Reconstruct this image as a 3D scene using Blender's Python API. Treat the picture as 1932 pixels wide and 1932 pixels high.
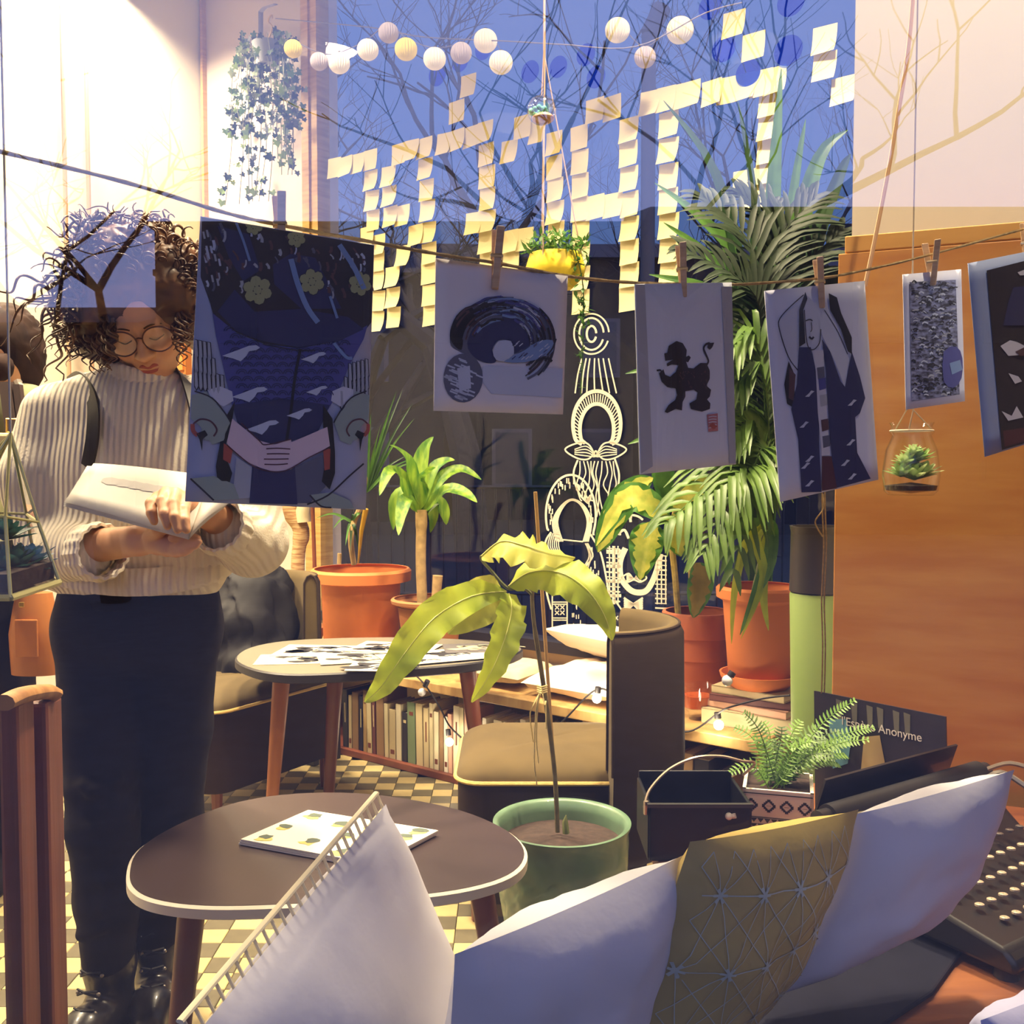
import bpy, math, random
import numpy as np
from mathutils import Vector, Matrix, noise
try:
    import openvdb as vdb
except ImportError:
    import pyopenvdb as vdb
SC = bpy.context.scene
COL = SC.collection
for o in list(bpy.data.objects):
    bpy.data.objects.remove(o)
random.seed(7)
R = math.radians

# ---------------------------------------------------------------- camera
F, HZ = 1850.0, 880.0            # focal length and eye level in pixels of a 1932 frame
TH = math.atan((966 - HZ) / F)
EYE = Vector((0, 0, 1.17))
cam_data = bpy.data.cameras.new('camera')
cam = bpy.data.objects.new('camera', cam_data)
COL.objects.link(cam)
cam.location = EYE
cam.rotation_euler = (math.pi / 2 - TH, 0, 0)
cam_data.sensor_width = 36.0
cam_data.lens = F / 1932 * 36.0
cam_data.clip_start = 0.02
SC.camera = cam

# ---------------------------------------------------------------- dusk sky
SKY_GLOW = (0.74, 0.87, 1.80)     # afterglow behind the photographer
SKY_BLUE = (0.10, 0.18, 0.46)    # blue hour on the far side
world = bpy.data.worlds.new('dusk_sky')
SC.world = world
world.use_nodes = True
wn, wl = world.node_tree.nodes, world.node_tree.links
wn.clear()
w_out = wn.new('ShaderNodeOutputWorld')
w_bg = wn.new('ShaderNodeBackground')
w_tc = wn.new('ShaderNodeTexCoord')
w_sep = wn.new('ShaderNodeSeparateXYZ')
w_map = wn.new('ShaderNodeMapRange')
w_map.interpolation_type = 'SMOOTHSTEP'
w_map.inputs['From Min'].default_value = -0.9
w_map.inputs['From Max'].default_value = 0.7
w_mix = wn.new('ShaderNodeMix')
w_mix.data_type = 'RGBA'
w_mix.inputs[6].default_value = (*SKY_GLOW, 1)
w_mix.inputs[7].default_value = (*SKY_BLUE, 1)
wl.new(w_tc.outputs['Generated'], w_sep.inputs[0])
wl.new(w_sep.outputs['Y'], w_map.inputs['Value'])
wl.new(w_map.outputs['Result'], w_mix.inputs[0])
wl.new(w_mix.outputs[2], w_bg.inputs['Color'])
wl.new(w_bg.outputs[0], w_out.inputs['Surface'])

# ---------------------------------------------------------------- cafe lamps (warm, on the ceiling)
WARM = (1.0, 0.81, 0.53)
def area(name, loc, power, size, color=WARM, rot=(0, 0, 0), spread=180):
    l = bpy.data.lights.new(name, 'AREA')
    l.shape = 'DISK'
    l.energy, l.size, l.color, l.spread = power, size, color, R(spread)
    o = bpy.data.objects.new(name, l)
    o.location, o.rotation_euler = loc, rot
    COL.objects.link(o)
    return o
LAMPS = [((-1.98, 4.70, 3.72), 120, .36), ((-0.9, 2.6, 3.72), 175, .36), ((0.50, 2.45, 3.72), 165, .36), ((-2.5, 2.2, 3.72), 110, .36), ((-2.45, 3.45, 3.72), 240, .38)]
for i, (p, e, s) in enumerate(LAMPS):
    area('ceiling_lamp_light', (p[0], p[1], p[2] - .10), e, s, spread=140)

SPOT_AT, SPOT_TO = Vector((1.12, 1.0, 3.45)), Vector((1.12, 2.05, 1.95))
sp_ = bpy.data.lights.new('spot_lamp_light', 'SPOT')
sp_.energy, sp_.color, sp_.spot_size, sp_.spot_blend, sp_.shadow_soft_size = 260, WARM, R(62), .35, .05
so_ = bpy.data.objects.new('spot_lamp_light', sp_)
so_.location = SPOT_AT
so_.rotation_euler = (SPOT_TO - SPOT_AT).to_track_quat('-Z', 'Y').to_euler()
COL.objects.link(so_)

# ---------------------------------------------------------------- exposure
SC.view_settings.view_transform = 'Standard'
SC.view_settings.look = 'None'
SC.view_settings.exposure = -0.08
SC.view_settings.gamma = 1.0
SC.view_settings.use_curve_mapping = False
SC.cycles.transparent_max_bounces = 24
SC.cycles.max_bounces = 8
SC.cycles.caustics_reflective = False
SC.cycles.caustics_refractive = False
SC.cycles.sample_clamp_indirect = 4.0

# ---------------------------------------------------------------- where a picture point lies in the room
def ray(px, py):
    a, b = (px - 966) / F, (966 - py) / F
    return Vector((a, math.cos(TH) + b * math.sin(TH), -math.sin(TH) + b * math.cos(TH)))
def P(px, py, d):
    r = ray(px, py)
    return EYE + r * (d / r.y)
def at_z(px, py, z):
    r = ray(px, py)
    return EYE + r * ((z - EYE.z) / r.z)
def on_plane(px, py, p0, n):
    r = ray(px, py)
    return EYE + r * ((p0 - EYE).dot(n) / r.dot(n))
def proj(v):
    q = Vector(v) - EYE
    f = q.y * math.cos(TH) - q.z * math.sin(TH)
    u = q.y * math.sin(TH) + q.z * math.cos(TH)
    return 966 + F * q.x / f, 966 - F * u / f

# ---------------------------------------------------------------- materials
def lin(c):
    return tuple((x / 255 / 12.92) if x / 255 <= .04045 else ((x / 255 + .055) / 1.055) ** 2.4 for x in c)
MATS = {}
def mat(name, rgb, rough=.6, metal=0, spec=.5, vary=0, scale=8, bump=0, bscale=60, rgb2=None, coat=0, trans=0, sheen=0, emit=None, estr=0, stretch=(1, 1, 1), subs=0, detail=4):
    if name in MATS:
        return MATS[name]
    m = bpy.data.materials.new(name)
    m.use_nodes = True
    nt = m.node_tree
    b = nt.nodes['Principled BSDF']
    c = lin(rgb)
    b.inputs['Base Color'].default_value = (*c, 1)
    b.inputs['Roughness'].default_value = rough
    b.inputs['Metallic'].default_value = metal
    b.inputs['Specular IOR Level'].default_value = spec
    b.inputs['Coat Weight'].default_value = coat
    b.inputs['Transmission Weight'].default_value = trans
    b.inputs['Sheen Weight'].default_value = sheen
    if subs:
        b.inputs['Subsurface Weight'].default_value = subs
        b.inputs['Subsurface Radius'].default_value = (.02, .008, .004)
    if emit:
        b.inputs['Emission Color'].default_value = (*emit, 1)
        b.inputs['Emission Strength'].default_value = estr
    if vary or rgb2 or bump:
        tc = nt.nodes.new('ShaderNodeTexCoord')
        mp = nt.nodes.new('ShaderNodeMapping')
        mp.inputs['Scale'].default_value = stretch
        nt.links.new(tc.outputs['Object'], mp.inputs[0])
    if vary or rgb2:
        n = nt.nodes.new('ShaderNodeTexNoise')
        n.inputs['Scale'].default_value = scale
        n.inputs['Detail'].default_value = detail
        nt.links.new(mp.outputs[0], n.inputs['Vector'])
        r = nt.nodes.new('ShaderNodeValToRGB')
        c2 = lin(rgb2) if rgb2 else tuple(x * (1 - vary) for x in c)
        r.color_ramp.elements[0].position, r.color_ramp.elements[1].position = .35, .65
        r.color_ramp.elements[0].color = (*c2, 1)
        r.color_ramp.elements[1].color = (*c, 1)
        nt.links.new(n.outputs['Fac'], r.inputs[0])
        nt.links.new(r.outputs[0], b.inputs['Base Color'])
    if bump:
        n2 = nt.nodes.new('ShaderNodeTexNoise')
        n2.inputs['Scale'].default_value = bscale
        nt.links.new(mp.outputs[0], n2.inputs['Vector'])
        bp = nt.nodes.new('ShaderNodeBump')
        bp.inputs['Strength'].default_value = bump
        bp.inputs['Distance'].default_value = .004
        nt.links.new(n2.outputs['Fac'], bp.inputs['Height'])
        nt.links.new(bp.outputs[0], b.inputs['Normal'])
    MATS[name] = m
    return m
def leafmat(name, rgb, rgb2=None, scale=14, rough=.45, transl=.35, stretch=(1, 1, 1)):
    if name in MATS:
        return MATS[name]
    m = mat(name, rgb, rough, rgb2=rgb2, scale=scale, vary=.25, stretch=stretch)
    nt = m.node_tree
    b = nt.nodes['Principled BSDF']
    tr = nt.nodes.new('ShaderNodeBsdfTranslucent')
    mx = nt.nodes.new('ShaderNodeMixShader')
    mx.inputs[0].default_value = transl
    src = b.inputs['Base Color'].links[0].from_socket
    nt.links.new(src, tr.inputs['Color'])
    nt.links.new(b.outputs[0], mx.inputs[1])
    nt.links.new(tr.outputs[0], mx.inputs[2])
    nt.links.new(mx.outputs[0], nt.nodes['Material Output'].inputs[0])
    return m
def panemat(name, ior, tint=(1, 1, 1), rough=0.0, dirt=0.0):
    """clear sheet: see-through, with the mirror share that glass has at this angle"""
    m = bpy.data.materials.new(name)
    m.use_nodes = True
    nt = m.node_tree
    nt.nodes.clear()
    out = nt.nodes.new('ShaderNodeOutputMaterial')
    t = nt.nodes.new('ShaderNodeBsdfTransparent')
    t.inputs[0].default_value = (*tint, 1)
    g = nt.nodes.new('ShaderNodeBsdfGlossy')
    g.inputs['Roughness'].default_value = rough
    ge = nt.nodes.new('ShaderNodeNewGeometry')
    dt = nt.nodes.new('ShaderNodeVectorMath'); dt.operation = 'DOT_PRODUCT'
    nt.links.new(ge.outputs['Incoming'], dt.inputs[0]); nt.links.new(ge.outputs['Normal'], dt.inputs[1])
    def mth(op, a, b_=None):
        n_ = nt.nodes.new('ShaderNodeMath'); n_.operation = op
        for i_, x in enumerate((a, b_)):
            if x is None: continue
            if isinstance(x, (int, float)): n_.inputs[i_].default_value = x
            else: nt.links.new(x, n_.inputs[i_])
        return n_.outputs[0]
    r0 = ((ior - 1) / (ior + 1)) ** 2
    k5 = mth('POWER', mth('SUBTRACT', 1.0, mth('ABSOLUTE', dt.outputs['Value'])), 5.0)
    fr_ = mth('ADD', mth('MULTIPLY', k5, 1 - r0), r0)
    mx = nt.nodes.new('ShaderNodeMixShader')
    nt.links.new(fr_, mx.inputs[0])
    nt.links.new(t.outputs[0], mx.inputs[1])
    nt.links.new(g.outputs[0], mx.inputs[2])
    last = mx
    if dirt:
        d = nt.nodes.new('ShaderNodeBsdfDiffuse')
        m2 = nt.nodes.new('ShaderNodeMixShader')
        m2.inputs[0].default_value = dirt
        nt.links.new(mx.outputs[0], m2.inputs[1])
        nt.links.new(d.outputs[0], m2.inputs[2])
        last = m2
    nt.links.new(last.outputs[0], out.inputs[0])
    MATS[name] = m
    return m
def wood(name, c1, c2, rough=.5, scale=6, stretch=(1, 1, 12), bump=.15, coat=0):
    return mat(name, c1, rough, rgb2=c2, scale=scale, stretch=stretch, bump=bump, bscale=scale * 5, coat=coat)

# ---------------------------------------------------------------- mesh building
WL = {}
def tag(o, label=None, cat=None, group=None, kind=None):
    if label: o['label'] = label
    if cat: o['category'] = cat
    if group: o['group'] = group
    if kind: o['kind'] = kind
    return o
def thing(name, loc, label, cat, group=None):
    o = bpy.data.objects.new(name, None)
    o.location = loc
    o.empty_display_size = .05
    COL.objects.link(o)
    WL[o.name] = Vector(loc)
    return tag(o, label, cat, group)
def frame(t, up=Vector((0, 0, 1))):
    t = t.normalized()
    if abs(t.dot(up)) > .97:
        up = Vector((1, 0, 0))
    a = t.cross(up).normalized()
    return a, a.cross(t).normalized()
class MB:
    def __init__(s):
        s.v, s.f, s.m, s.cur = [], [], [], 0
    def add(s, vs, fs):
        o = len(s.v)
        s.v += [tuple(v) for v in vs]
        s.f += [tuple(i + o for i in f) for f in fs]
        s.m += [s.cur] * len(fs)
        return s
    def box(s, c, size, rot=None, taper=1):
        c = Vector(c)
        x, y, z = size[0] / 2, size[1] / 2, size[2] / 2
        vs = []
        for k in (-1, 1):
            t = taper if k < 0 else 1
            for a, b in ((-1, -1), (1, -1), (1, 1), (-1, 1)):
                vs.append(Vector((a * x * t, b * y * t, k * z)))
        if rot is not None:
            M = rot if isinstance(rot, Matrix) else Matrix.Rotation(rot, 3, 'Z')
            vs = [M @ v for v in vs]
        return s.add([c + v for v in vs], [(3, 2, 1, 0), (4, 5, 6, 7), (0, 1, 5, 4), (1, 2, 6, 5), (2, 3, 7, 6), (3, 0, 4, 7)])
    def tube(s, pts, r, seg=8, caps=True, flat=1.0, up=Vector((0, 0, 1))):
        pts = [Vector(p) for p in pts]
        n = len(pts)
        rs = r if isinstance(r, (list, tuple)) else [r] * n
        vs, fs = [], []
        pa = None
        for i, p in enumerate(pts):
            t = pts[min(i + 1, n - 1)] - pts[max(i - 1, 0)]
            if t.length < 1e-9:
                t = Vector((0, 0, 1))
            if pa is None:
                a, b = frame(t, up)
            else:
                t.normalize()
                a = pa - t * pa.dot(t)
                a = a.normalized() if a.length > 1e-6 else frame(t)[0]
                b = a.cross(t)
            pa = a
            for k in range(seg):
                q = 2 * math.pi * k / seg
                vs.append(p + (a * math.cos(q) + b * math.sin(q) * flat) * rs[i])
        for i in range(n - 1):
            for k in range(seg):
                j = (k + 1) % seg
                fs.append((i * seg + k, i * seg + j, (i + 1) * seg + j, (i + 1) * seg + k))
        if caps:
            fs.append(tuple(range(seg - 1, -1, -1)))
            fs.append(tuple((n - 1) * seg + k for k in range(seg)))
        return s.add(vs, fs)
    def lathe(s, prof, c, seg=32, caps=False):
        c = Vector(c)
        vs = [c + Vector((r * math.cos(2 * math.pi * k / seg), r * math.sin(2 * math.pi * k / seg), z)) for r, z in prof for k in range(seg)]
        fs = [(i * seg + k, i * seg + (k + 1) % seg, (i + 1) * seg + (k + 1) % seg, (i + 1) * seg + k) for i in range(len(prof) - 1) for k in range(seg)]
        if caps:
            fs.append(tuple(range(seg - 1, -1, -1)))
            fs.append(tuple((len(prof) - 1) * seg + k for k in range(seg)))
        return s.add(vs, fs)
    def sheet(s, rows):
        w = len(rows[0])
        return s.add([v for r_ in rows for v in r_], [(i * w + k, i * w + k + 1, (i + 1) * w + k + 1, (i + 1) * w + k) for i in range(len(rows) - 1) for k in range(w - 1)])
    def poly(s, pts):
        return s.add(pts, [tuple(range(len(pts)))])
    def prism(s, pts, vec):
        n = len(pts)
        vec = Vector(vec)
        return s.add([Vector(p) for p in pts] + [Vector(p) + vec for p in pts],
                     [tuple(range(n - 1, -1, -1)), tuple(range(n, 2 * n))] + [(i, (i + 1) % n, n + (i + 1) % n, n + i) for i in range(n)])
    def ball(s, c, r, seg=16, rings=10, rot=None):
        c = Vector(c)
        r = r if isinstance(r, (tuple, list)) else (r, r, r)
        vs = []
        for i in range(rings + 1):
            t = math.pi * i / rings
            for k in range(seg):
                q = 2 * math.pi * k / seg
                v = Vector((r[0] * math.sin(t) * math.cos(q), r[1] * math.sin(t) * math.sin(q), r[2] * math.cos(t)))
                vs.append(c + (rot @ v if rot is not None else v))
        return s.add(vs, [((i + 1) * seg + k, (i + 1) * seg + (k + 1) % seg, i * seg + (k + 1) % seg, i * seg + k) for i in range(rings) for k in range(seg)])
    def build(s, name, mats, parent=None, smooth=40, bevel=0, solid=0, subsurf=0, origin=None):
        me = bpy.data.meshes.new(name)
        if parent is not None:
            o0 = WL[parent.name]
        elif origin is not None:
            o0 = Vector(origin)
        else:
            a = np.array(s.v)
            o0 = Vector(((a[:, 0].min() + a[:, 0].max()) / 2, (a[:, 1].min() + a[:, 1].max()) / 2, a[:, 2].min()))
        me.from_pydata([(v[0] - o0[0], v[1] - o0[1], v[2] - o0[2]) for v in s.v], [], s.f)
        for m in (mats if isinstance(mats, (list, tuple)) else [mats]):
            me.materials.append(m)
        if any(s.m):
            me.polygons.foreach_set('material_index', s.m)
        if smooth:
            me.shade_smooth()
            me.set_sharp_from_angle(angle=R(smooth))
        o = bpy.data.objects.new(name, me)
        COL.objects.link(o)
        if parent is not None:
            o.parent = parent
        else:
            o.location = o0
        WL[o.name] = o0
        if solid:
            k = o.modifiers.new('thick', 'SOLIDIFY'); k.thickness = solid; k.offset = 0
        if subsurf:
            k = o.modifiers.new('round', 'SUBSURF'); k.levels = k.render_levels = subsurf
        if bevel:
            k = o.modifiers.new('edge', 'BEVEL'); k.width = bevel; k.segments = 2; k.limit_method = 'ANGLE'
        return o
def struct(o, label=None):
    o['kind'] = 'structure'
    if label: o['label'] = label
    return o
def smooth_path(pts, n=6):
    """points of a Catmull-Rom curve through pts"""
    pts = [Vector(p) for p in pts]
    out = []
    for i in range(len(pts) - 1):
        p0, p1, p2, p3 = pts[max(i - 1, 0)], pts[i], pts[i + 1], pts[min(i + 2, len(pts) - 1)]
        for k in range(n):
            t = k / n
            out.append(.5 * ((2 * p1) + (p2 - p0) * t + (2 * p0 - 5 * p1 + 4 * p2 - p3) * t * t + (3 * p1 - p0 - 3 * p2 + p3) * t ** 3))
    out.append(pts[-1])
    return out
ORD = ['first', 'second', 'third', 'fourth', 'fifth', 'sixth', 'seventh', 'eighth', 'ninth', 'tenth', 'eleventh', 'twelfth', 'thirteenth', 'fourteenth', 'fifteenth', 'sixteenth', 'seventeenth', 'eighteenth', 'nineteenth', 'twentieth']
def ordinal(i):
    return ORD[i] if i < 20 else ('twenty-' + ORD[i - 20] if i < 29 else ('thirtieth' if i == 29 else ('thirty-' + ORD[i - 30] if i < 39 else ('fortieth' if i == 39 else 'forty-' + ORD[i - 40]))))

class SDF:
    """bodies grown from smoothly joined round cones and ellipsoids"""
    def __init__(s, lo, hi, vox):
        s.lo = np.array(lo, float)
        s.vox = vox
        s.n = np.ceil((np.array(hi) - s.lo) / vox).astype(int)
        s.d = np.full(s.n, .08, np.float32)
    def _reg(s, lo, hi):
        a = np.clip(np.floor((np.array(lo) - s.lo) / s.vox).astype(int), 0, s.n - 1)
        b = np.clip(np.ceil((np.array(hi) - s.lo) / s.vox).astype(int) + 1, 1, s.n)
        g = np.meshgrid(*[s.lo[i] + np.arange(a[i], b[i]) * s.vox for i in range(3)], indexing='ij')
        return tuple(slice(a[i], b[i]) for i in range(3)), np.stack(g, -1).astype(np.float32)
    def _join(s, sl, e, k, sub=False):
        d = s.d[sl]
        if sub:
            h = np.clip(.5 - .5 * (d + e) / k, 0, 1)
            s.d[sl] = d + (-e - d) * h + k * h * (1 - h)
        else:
            h = np.clip(.5 + .5 * (d - e) / k, 0, 1)
            s.d[sl] = d + (e - d) * h - k * h * (1 - h)
    def cone(s, a, b, r1, r2=None, k=.01, sub=False, squash=None):
        a, b = np.array(a, float), np.array(b, float)
        r2 = r1 if r2 is None else r2
        m = max(r1, r2) + k + .01
        sl, g = s._reg(np.minimum(a, b) - m, np.maximum(a, b) + m)
        ab = b - a
        t = np.clip(((g - a) @ ab) / max(ab @ ab, 1e-9), 0, 1)
        e = np.linalg.norm(g - (a + t[..., None] * ab), axis=-1) - (r1 + (r2 - r1) * t)
        s._join(sl, e.astype(np.float32), k, sub)
        return s
    def chain(s, pts, rs, k=.01):
        for i in range(len(pts) - 1):
            s.cone(pts[i], pts[i + 1], rs[i], rs[i + 1], k)
        return s
    def ell(s, c, r, rot=None, k=.01, sub=False):
        c, r = np.array(c, float), np.array(r, float)
        m = r.max() + k + .01
        sl, g = s._reg(c - m, c + m)
        q = g - c
        if rot is not None:
            q = q @ np.array(rot.to_3x3())
        l0 = np.linalg.norm(q / r, axis=-1)
        l1 = np.linalg.norm(q / (r * r), axis=-1)
        e = l0 * (l0 - 1) / np.maximum(l1, 1e-6)
        s._join(sl, e.astype(np.float32), k, sub)
        return s
    def cut(s, p, n):
        """drops what lies on the side n of the plane through p"""
        n = np.array(n, float); n /= np.linalg.norm(n)
        sl, g = s._reg(s.lo, s.lo + s.n * s.vox)
        s.d = np.maximum(s.d, ((g - np.array(p)) @ n).astype(np.float32))
        return s
    def mesh(s):
        gr = vdb.FloatGrid(.08)
        gr.copyFromArray(s.d.astype(np.float64))
        pts, quads = gr.convertToQuads(0.0)
        b = MB()
        b.v = [tuple(p) for p in (np.array(pts) * s.vox + s.lo)]
        b.f = [tuple(int(i) for i in q[::-1]) for q in quads]
        b.m = [0] * len(b.f)
        return b
# ================================================================ the room
AW = R(37.57)
U = Vector((math.cos(AW), -math.sin(AW), 0))      # along the far window, towards the right
N = Vector((math.sin(AW), math.cos(AW), 0))       # out through it
W0 = Vector((-.35, 4.366, 0))
B0 = Vector((-.686, 3.93, 0))                     # a point under the bench front
def wpt(s, z, off=0): return W0 + U * s + N * off + Vector((0, 0, z))
def W(px, py, off=0): return on_plane(px, py, W0 + N * off, N)
GLASS_Y = .55
CEIL = 3.75
m_wall = mat('wall_paint', (232, 224, 206), .85, vary=.05, scale=3, bump=.05)
m_wallgrey = mat('wall_paint_dim', (205, 192, 178), .85, vary=.06, scale=3, bump=.05)  # white pillar's weaker light is put into this greyer colour
m_trimy = wood('trim_wood', (196, 160, 96), (170, 132, 74), .5)
m_ceil = mat('ceiling_paint', (235, 230, 218), .9)
m_dark = mat('dark_frame', (34, 30, 32), .5)
m_pave = mat('pavement', (96, 94, 98), .9, vary=.2)
m_facade = mat('facade_paint', (70, 66, 70), .8)

struct(MB().box((-1.0, 3.2, -.06), (9, 6.6, .08)).build('floor', mat('tile_bed', (120, 112, 92), .7), smooth=0))
FLOOR = bpy.data.objects['floor']
WL_A = W0 + U * -1.65
WL_DIR = -N
def wall_prism(a, b, z0, z1, t):
    a, b, t = Vector(a), Vector(b), Vector(t)
    return MB().prism([(a.x, a.y, z0), (b.x, b.y, z0), (b.x + t.x, b.y + t.y, z0), (a.x + t.x, a.y + t.y, z0)], (0, 0, z1 - z0))
WL_B = WL_A + WL_DIR * 4.25
ce = [(WL_B.x, GLASS_Y), (2.25, GLASS_Y)] + [(v.x, v.y) for v in (W0 + U * 3.3, W0 + U * -1.65)] + [(WL_B.x, WL_B.y)]
struct(MB().prism([(x, y, CEIL) for x, y in ce], (0, 0, .1)).build('ceiling', m_ceil, smooth=0))
struct(wall_prism(WL_A, WL_B, -.02, CEIL, -U * .15).build('wall_left', m_wall, smooth=0))
struct(wall_prism(WL_B, (WL_B.x, GLASS_Y, 0), -.02, CEIL, (-.15, 0, 0)).build('wall_side', m_wall, smooth=0))
struct(wall_prism(W0 + U * -1.8, W0 + U * -.765, -.02, CEIL, N * .15).build('wall_back', m_wallgrey, smooth=0))
# low wall under the far window, and the wall right of it
struct(wall_prism(W0 + U * -.765, W0 + U * 2.45, -.02, .42, N * .15).build('wall_sill', m_wallgrey, smooth=0))
struct(wall_prism(W0 + U * 2.1, W0 + U * 3.6, .42, CEIL, N * .15).build('wall_far', m_wallgrey, smooth=0))
# the white pier in front, on the right
PDIR = Vector((.924, -.38, 0)); PN = Vector((-.38, -.924, 0))
p_a = Vector((.757, 2.21, 0))
struct(wall_prism(p_a, p_a + PDIR * 1.6, -.02, CEIL, -PN * .28).build('wall_right', m_wall, smooth=0))
struct(wall_prism(p_a + PDIR * 1.5, (2.25, GLASS_Y, 0), -.02, CEIL, (.15, 0, 0)).build('wall_end', m_wall, smooth=0))
struct(wall_prism(p_a + PDIR * .8 - PN * .28, W0 + U * 3.3, -.02, CEIL, (.15, 0, 0)).build('wall_recess', m_wallgrey, smooth=0))
# street front: below, above and beside the shop window
fr = MB()
fr.box((-.95, GLASS_Y, -.05), (6.6, .12, .7)).box((-.95, GLASS_Y, 3.25), (6.6, .12, 1.15))
fr.box((-3.3, GLASS_Y, 1.4), (1.9, .12, 3.9)).box((1.85, GLASS_Y, 1.4), (1.0, .12, 3.9))
struct(fr.build('wall_front', m_facade, smooth=0))
struct(MB().box((-.95, -.12, 2.72), (6.6, 1.25, .1)).build('sky_blocker', mat('blocker', (60, 56, 60), .8), smooth=0), 'unseen added canopy above the shop window')  # unseen overhang added to keep high sky light off the cushions
# panes
gl = panemat('shop_glass', 2.12, dirt=.004)
struct(MB().box((-.5, GLASS_Y, 1.49), (3.75, .008, 2.4)).build('window_1', gl, smooth=0), 'shop window pane the picture is taken through')
gl2 = panemat('window_glass', 1.36)
win2 = MB().prism([wpt(-.765, .42), wpt(2.1, .42), wpt(2.1, .42, .008), wpt(-.765, .42, .008)], (0, 0, CEIL - .42)).build('window_2', gl2, smooth=0)
struct(win2, 'tall far window with dusk street behind it')
b = MB()
for s0, s1 in ((-.765, -.715),):
    b.prism([wpt(s0, .42, -.03), wpt(s1, .42, -.03), wpt(s1, .42, .05), wpt(s0, .42, .05)], (0, 0, CEIL - .42))
b.build('window_frame', m_trimy, win2, smooth=0)
MB().prism([wpt(-.765, .42, -.05), wpt(2.1, .42, -.05), wpt(2.1, .42, .06), wpt(-.765, .42, .06)], (0, 0, .045)).build('window_sill', m_dark, win2, smooth=0)
# thin strips on the left: two pipes on the wall, one trim on the pillar's edge
m_pipe = mat('pipe_paint', (186, 150, 120), .5)
pw = WL_A + WL_DIR * .74
for k, dx in enumerate((-.045, .045)):
    q = pw + WL_DIR * dx * 1.3 + U * .03
    struct(MB().tube([(q.x, q.y, .1), (q.x, q.y, CEIL)], .011, 8).build('trim_%d' % (k + 1), m_pipe), 'thin upright pipe on the bright left wall')
q = W0 + U * -1.63 - N * .012
struct(MB().box((q.x, q.y, CEIL / 2), (.02, .03, CEIL), -AW).build('trim_3', m_trimy, smooth=0))
q = W0 + U * -.79 - N * .015
struct(MB().box((q.x, q.y, CEIL / 2), (.05, .05, CEIL), -AW).build('trim_4', m_trimy, smooth=0))

# ---------------------------------------------------------------- floor tiles: small cream and grey checks
TS = .0715
m_t = [mat('tile_cream', (184, 164, 112), .5, vary=.10, scale=30), mat('tile_grey', (94, 86, 64), .5, vary=.18, scale=30)]
tile_me = []
for m in m_t:
    me = bpy.data.meshes.new('tile')
    h, c = TS / 2 - .0008, .0015
    me.from_pydata([(-h, -h, -.02), (h, -h, -.02), (h, h, -.02), (-h, h, -.02), (-h, -h, -c), (h, -h, -c), (h, h, -c), (-h, h, -c), (-h + c, -h + c, 0), (h - c, -h + c, 0), (h - c, h - c, 0), (-h + c, h - c, 0)], [],
                   [(0, 1, 5, 4), (1, 2, 6, 5), (2, 3, 7, 6), (3, 0, 4, 7), (4, 5, 9, 8), (5, 6, 10, 9), (6, 7, 11, 10), (7, 4, 8, 11), (8, 9, 10, 11)])
    me.materials.append(m)
    tile_me.append(me)
SEEN = [(92, 1370, 145, 1932), (240, 1715, 520, 1932), (330, 1715, 420, 1932), (560, 1405, 880, 1500), (820, 1660, 960, 1800), (700, 1690, 830, 1800), (130, 1800, 260, 1932)]
rest, near = [], []
for i in range(-30, 12):
    for j in range(24, 62):
        x, y = (i + .5) * TS, (j + .5) * TS
        if (Vector((x, y, 0)) - B0).dot(N) > .02:
            continue
        px, py = proj((x, y, 0))
        if any(a <= px <= c and b_ <= py <= d for a, b_, c, d in SEEN):
            near.append((y, i, j))
        else:
            rest.append((i, j))
near.sort()
for y, i, j in near[300:]:
    rest.append((i, j))
for y, i, j in near[:300]:
    o = bpy.data.objects.new('tile', tile_me[(i + j) % 2])
    COL.objects.link(o)
    o.parent = FLOOR
    o.location = Vector(((i + .5) * TS, (j + .5) * TS, 0)) - WL['floor']
    o.rotation_euler = (random.uniform(-.004, .004), random.uniform(-.004, .004), 0)
b = MB()
for i, j in rest:
    b.cur = (i + j) % 2
    b.box(((i + .5) * TS, (j + .5) * TS, -.0101), (TS - .0016, TS - .0016, .02))
o = b.build('tile_field', m_t, FLOOR, smooth=0)
o['kind'] = 'stuff'

# ---------------------------------------------------------------- ceiling lamps (out of the picture, they light the room)
m_lampbody = mat('lamp_metal', (40, 38, 38), .6)
m_glow = mat('lamp_glow', (255, 235, 200), .5, emit=WARM, estr=6)
for i, (p, e, s_) in enumerate(LAMPS):
    t = thing('ceiling_lamp', (p[0], p[1], CEIL), ['round ceiling lamp in the corner by the ivy', 'round ceiling lamp above the reading woman', 'round ceiling lamp before the far window', 'round ceiling lamp near the street side, left', 'round ceiling lamp over the person in the olive jacket'][i], 'lamp', 'ceiling lamps')
    lip = (0, .15, .12, 0, .10)[i]  # unseen shades deepened to keep lamp glare out of the far window
    MB().lathe([(.001, 0), (s_ * .62, 0), (s_ * .62, -.19 - lip), (s_ * .60, -.19 - lip), (s_ * .60, -.012), (.001, -.012)], (p[0], p[1], CEIL), 28).build('lamp_shade', m_lampbody, t)
    MB().ball((p[0], p[1], CEIL - .06), .035, 12, 8).build('bulb', m_glow, t)
t = thing('spot_lamp', SPOT_AT, 'small spot lamp turned to the white pier, above the typewriter', 'lamp')
dv_ = (SPOT_TO - SPOT_AT).normalized()
MB().tube([SPOT_AT - dv_ * .16, SPOT_AT - dv_ * .02], [.05, .06], 16, caps=False).build('lamp_shade', m_lampbody, t)
MB().tube([SPOT_AT - dv_ * .14, Vector((SPOT_AT.x, SPOT_AT.y, CEIL))], .012, 8).build('stem', m_lampbody, t)

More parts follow.
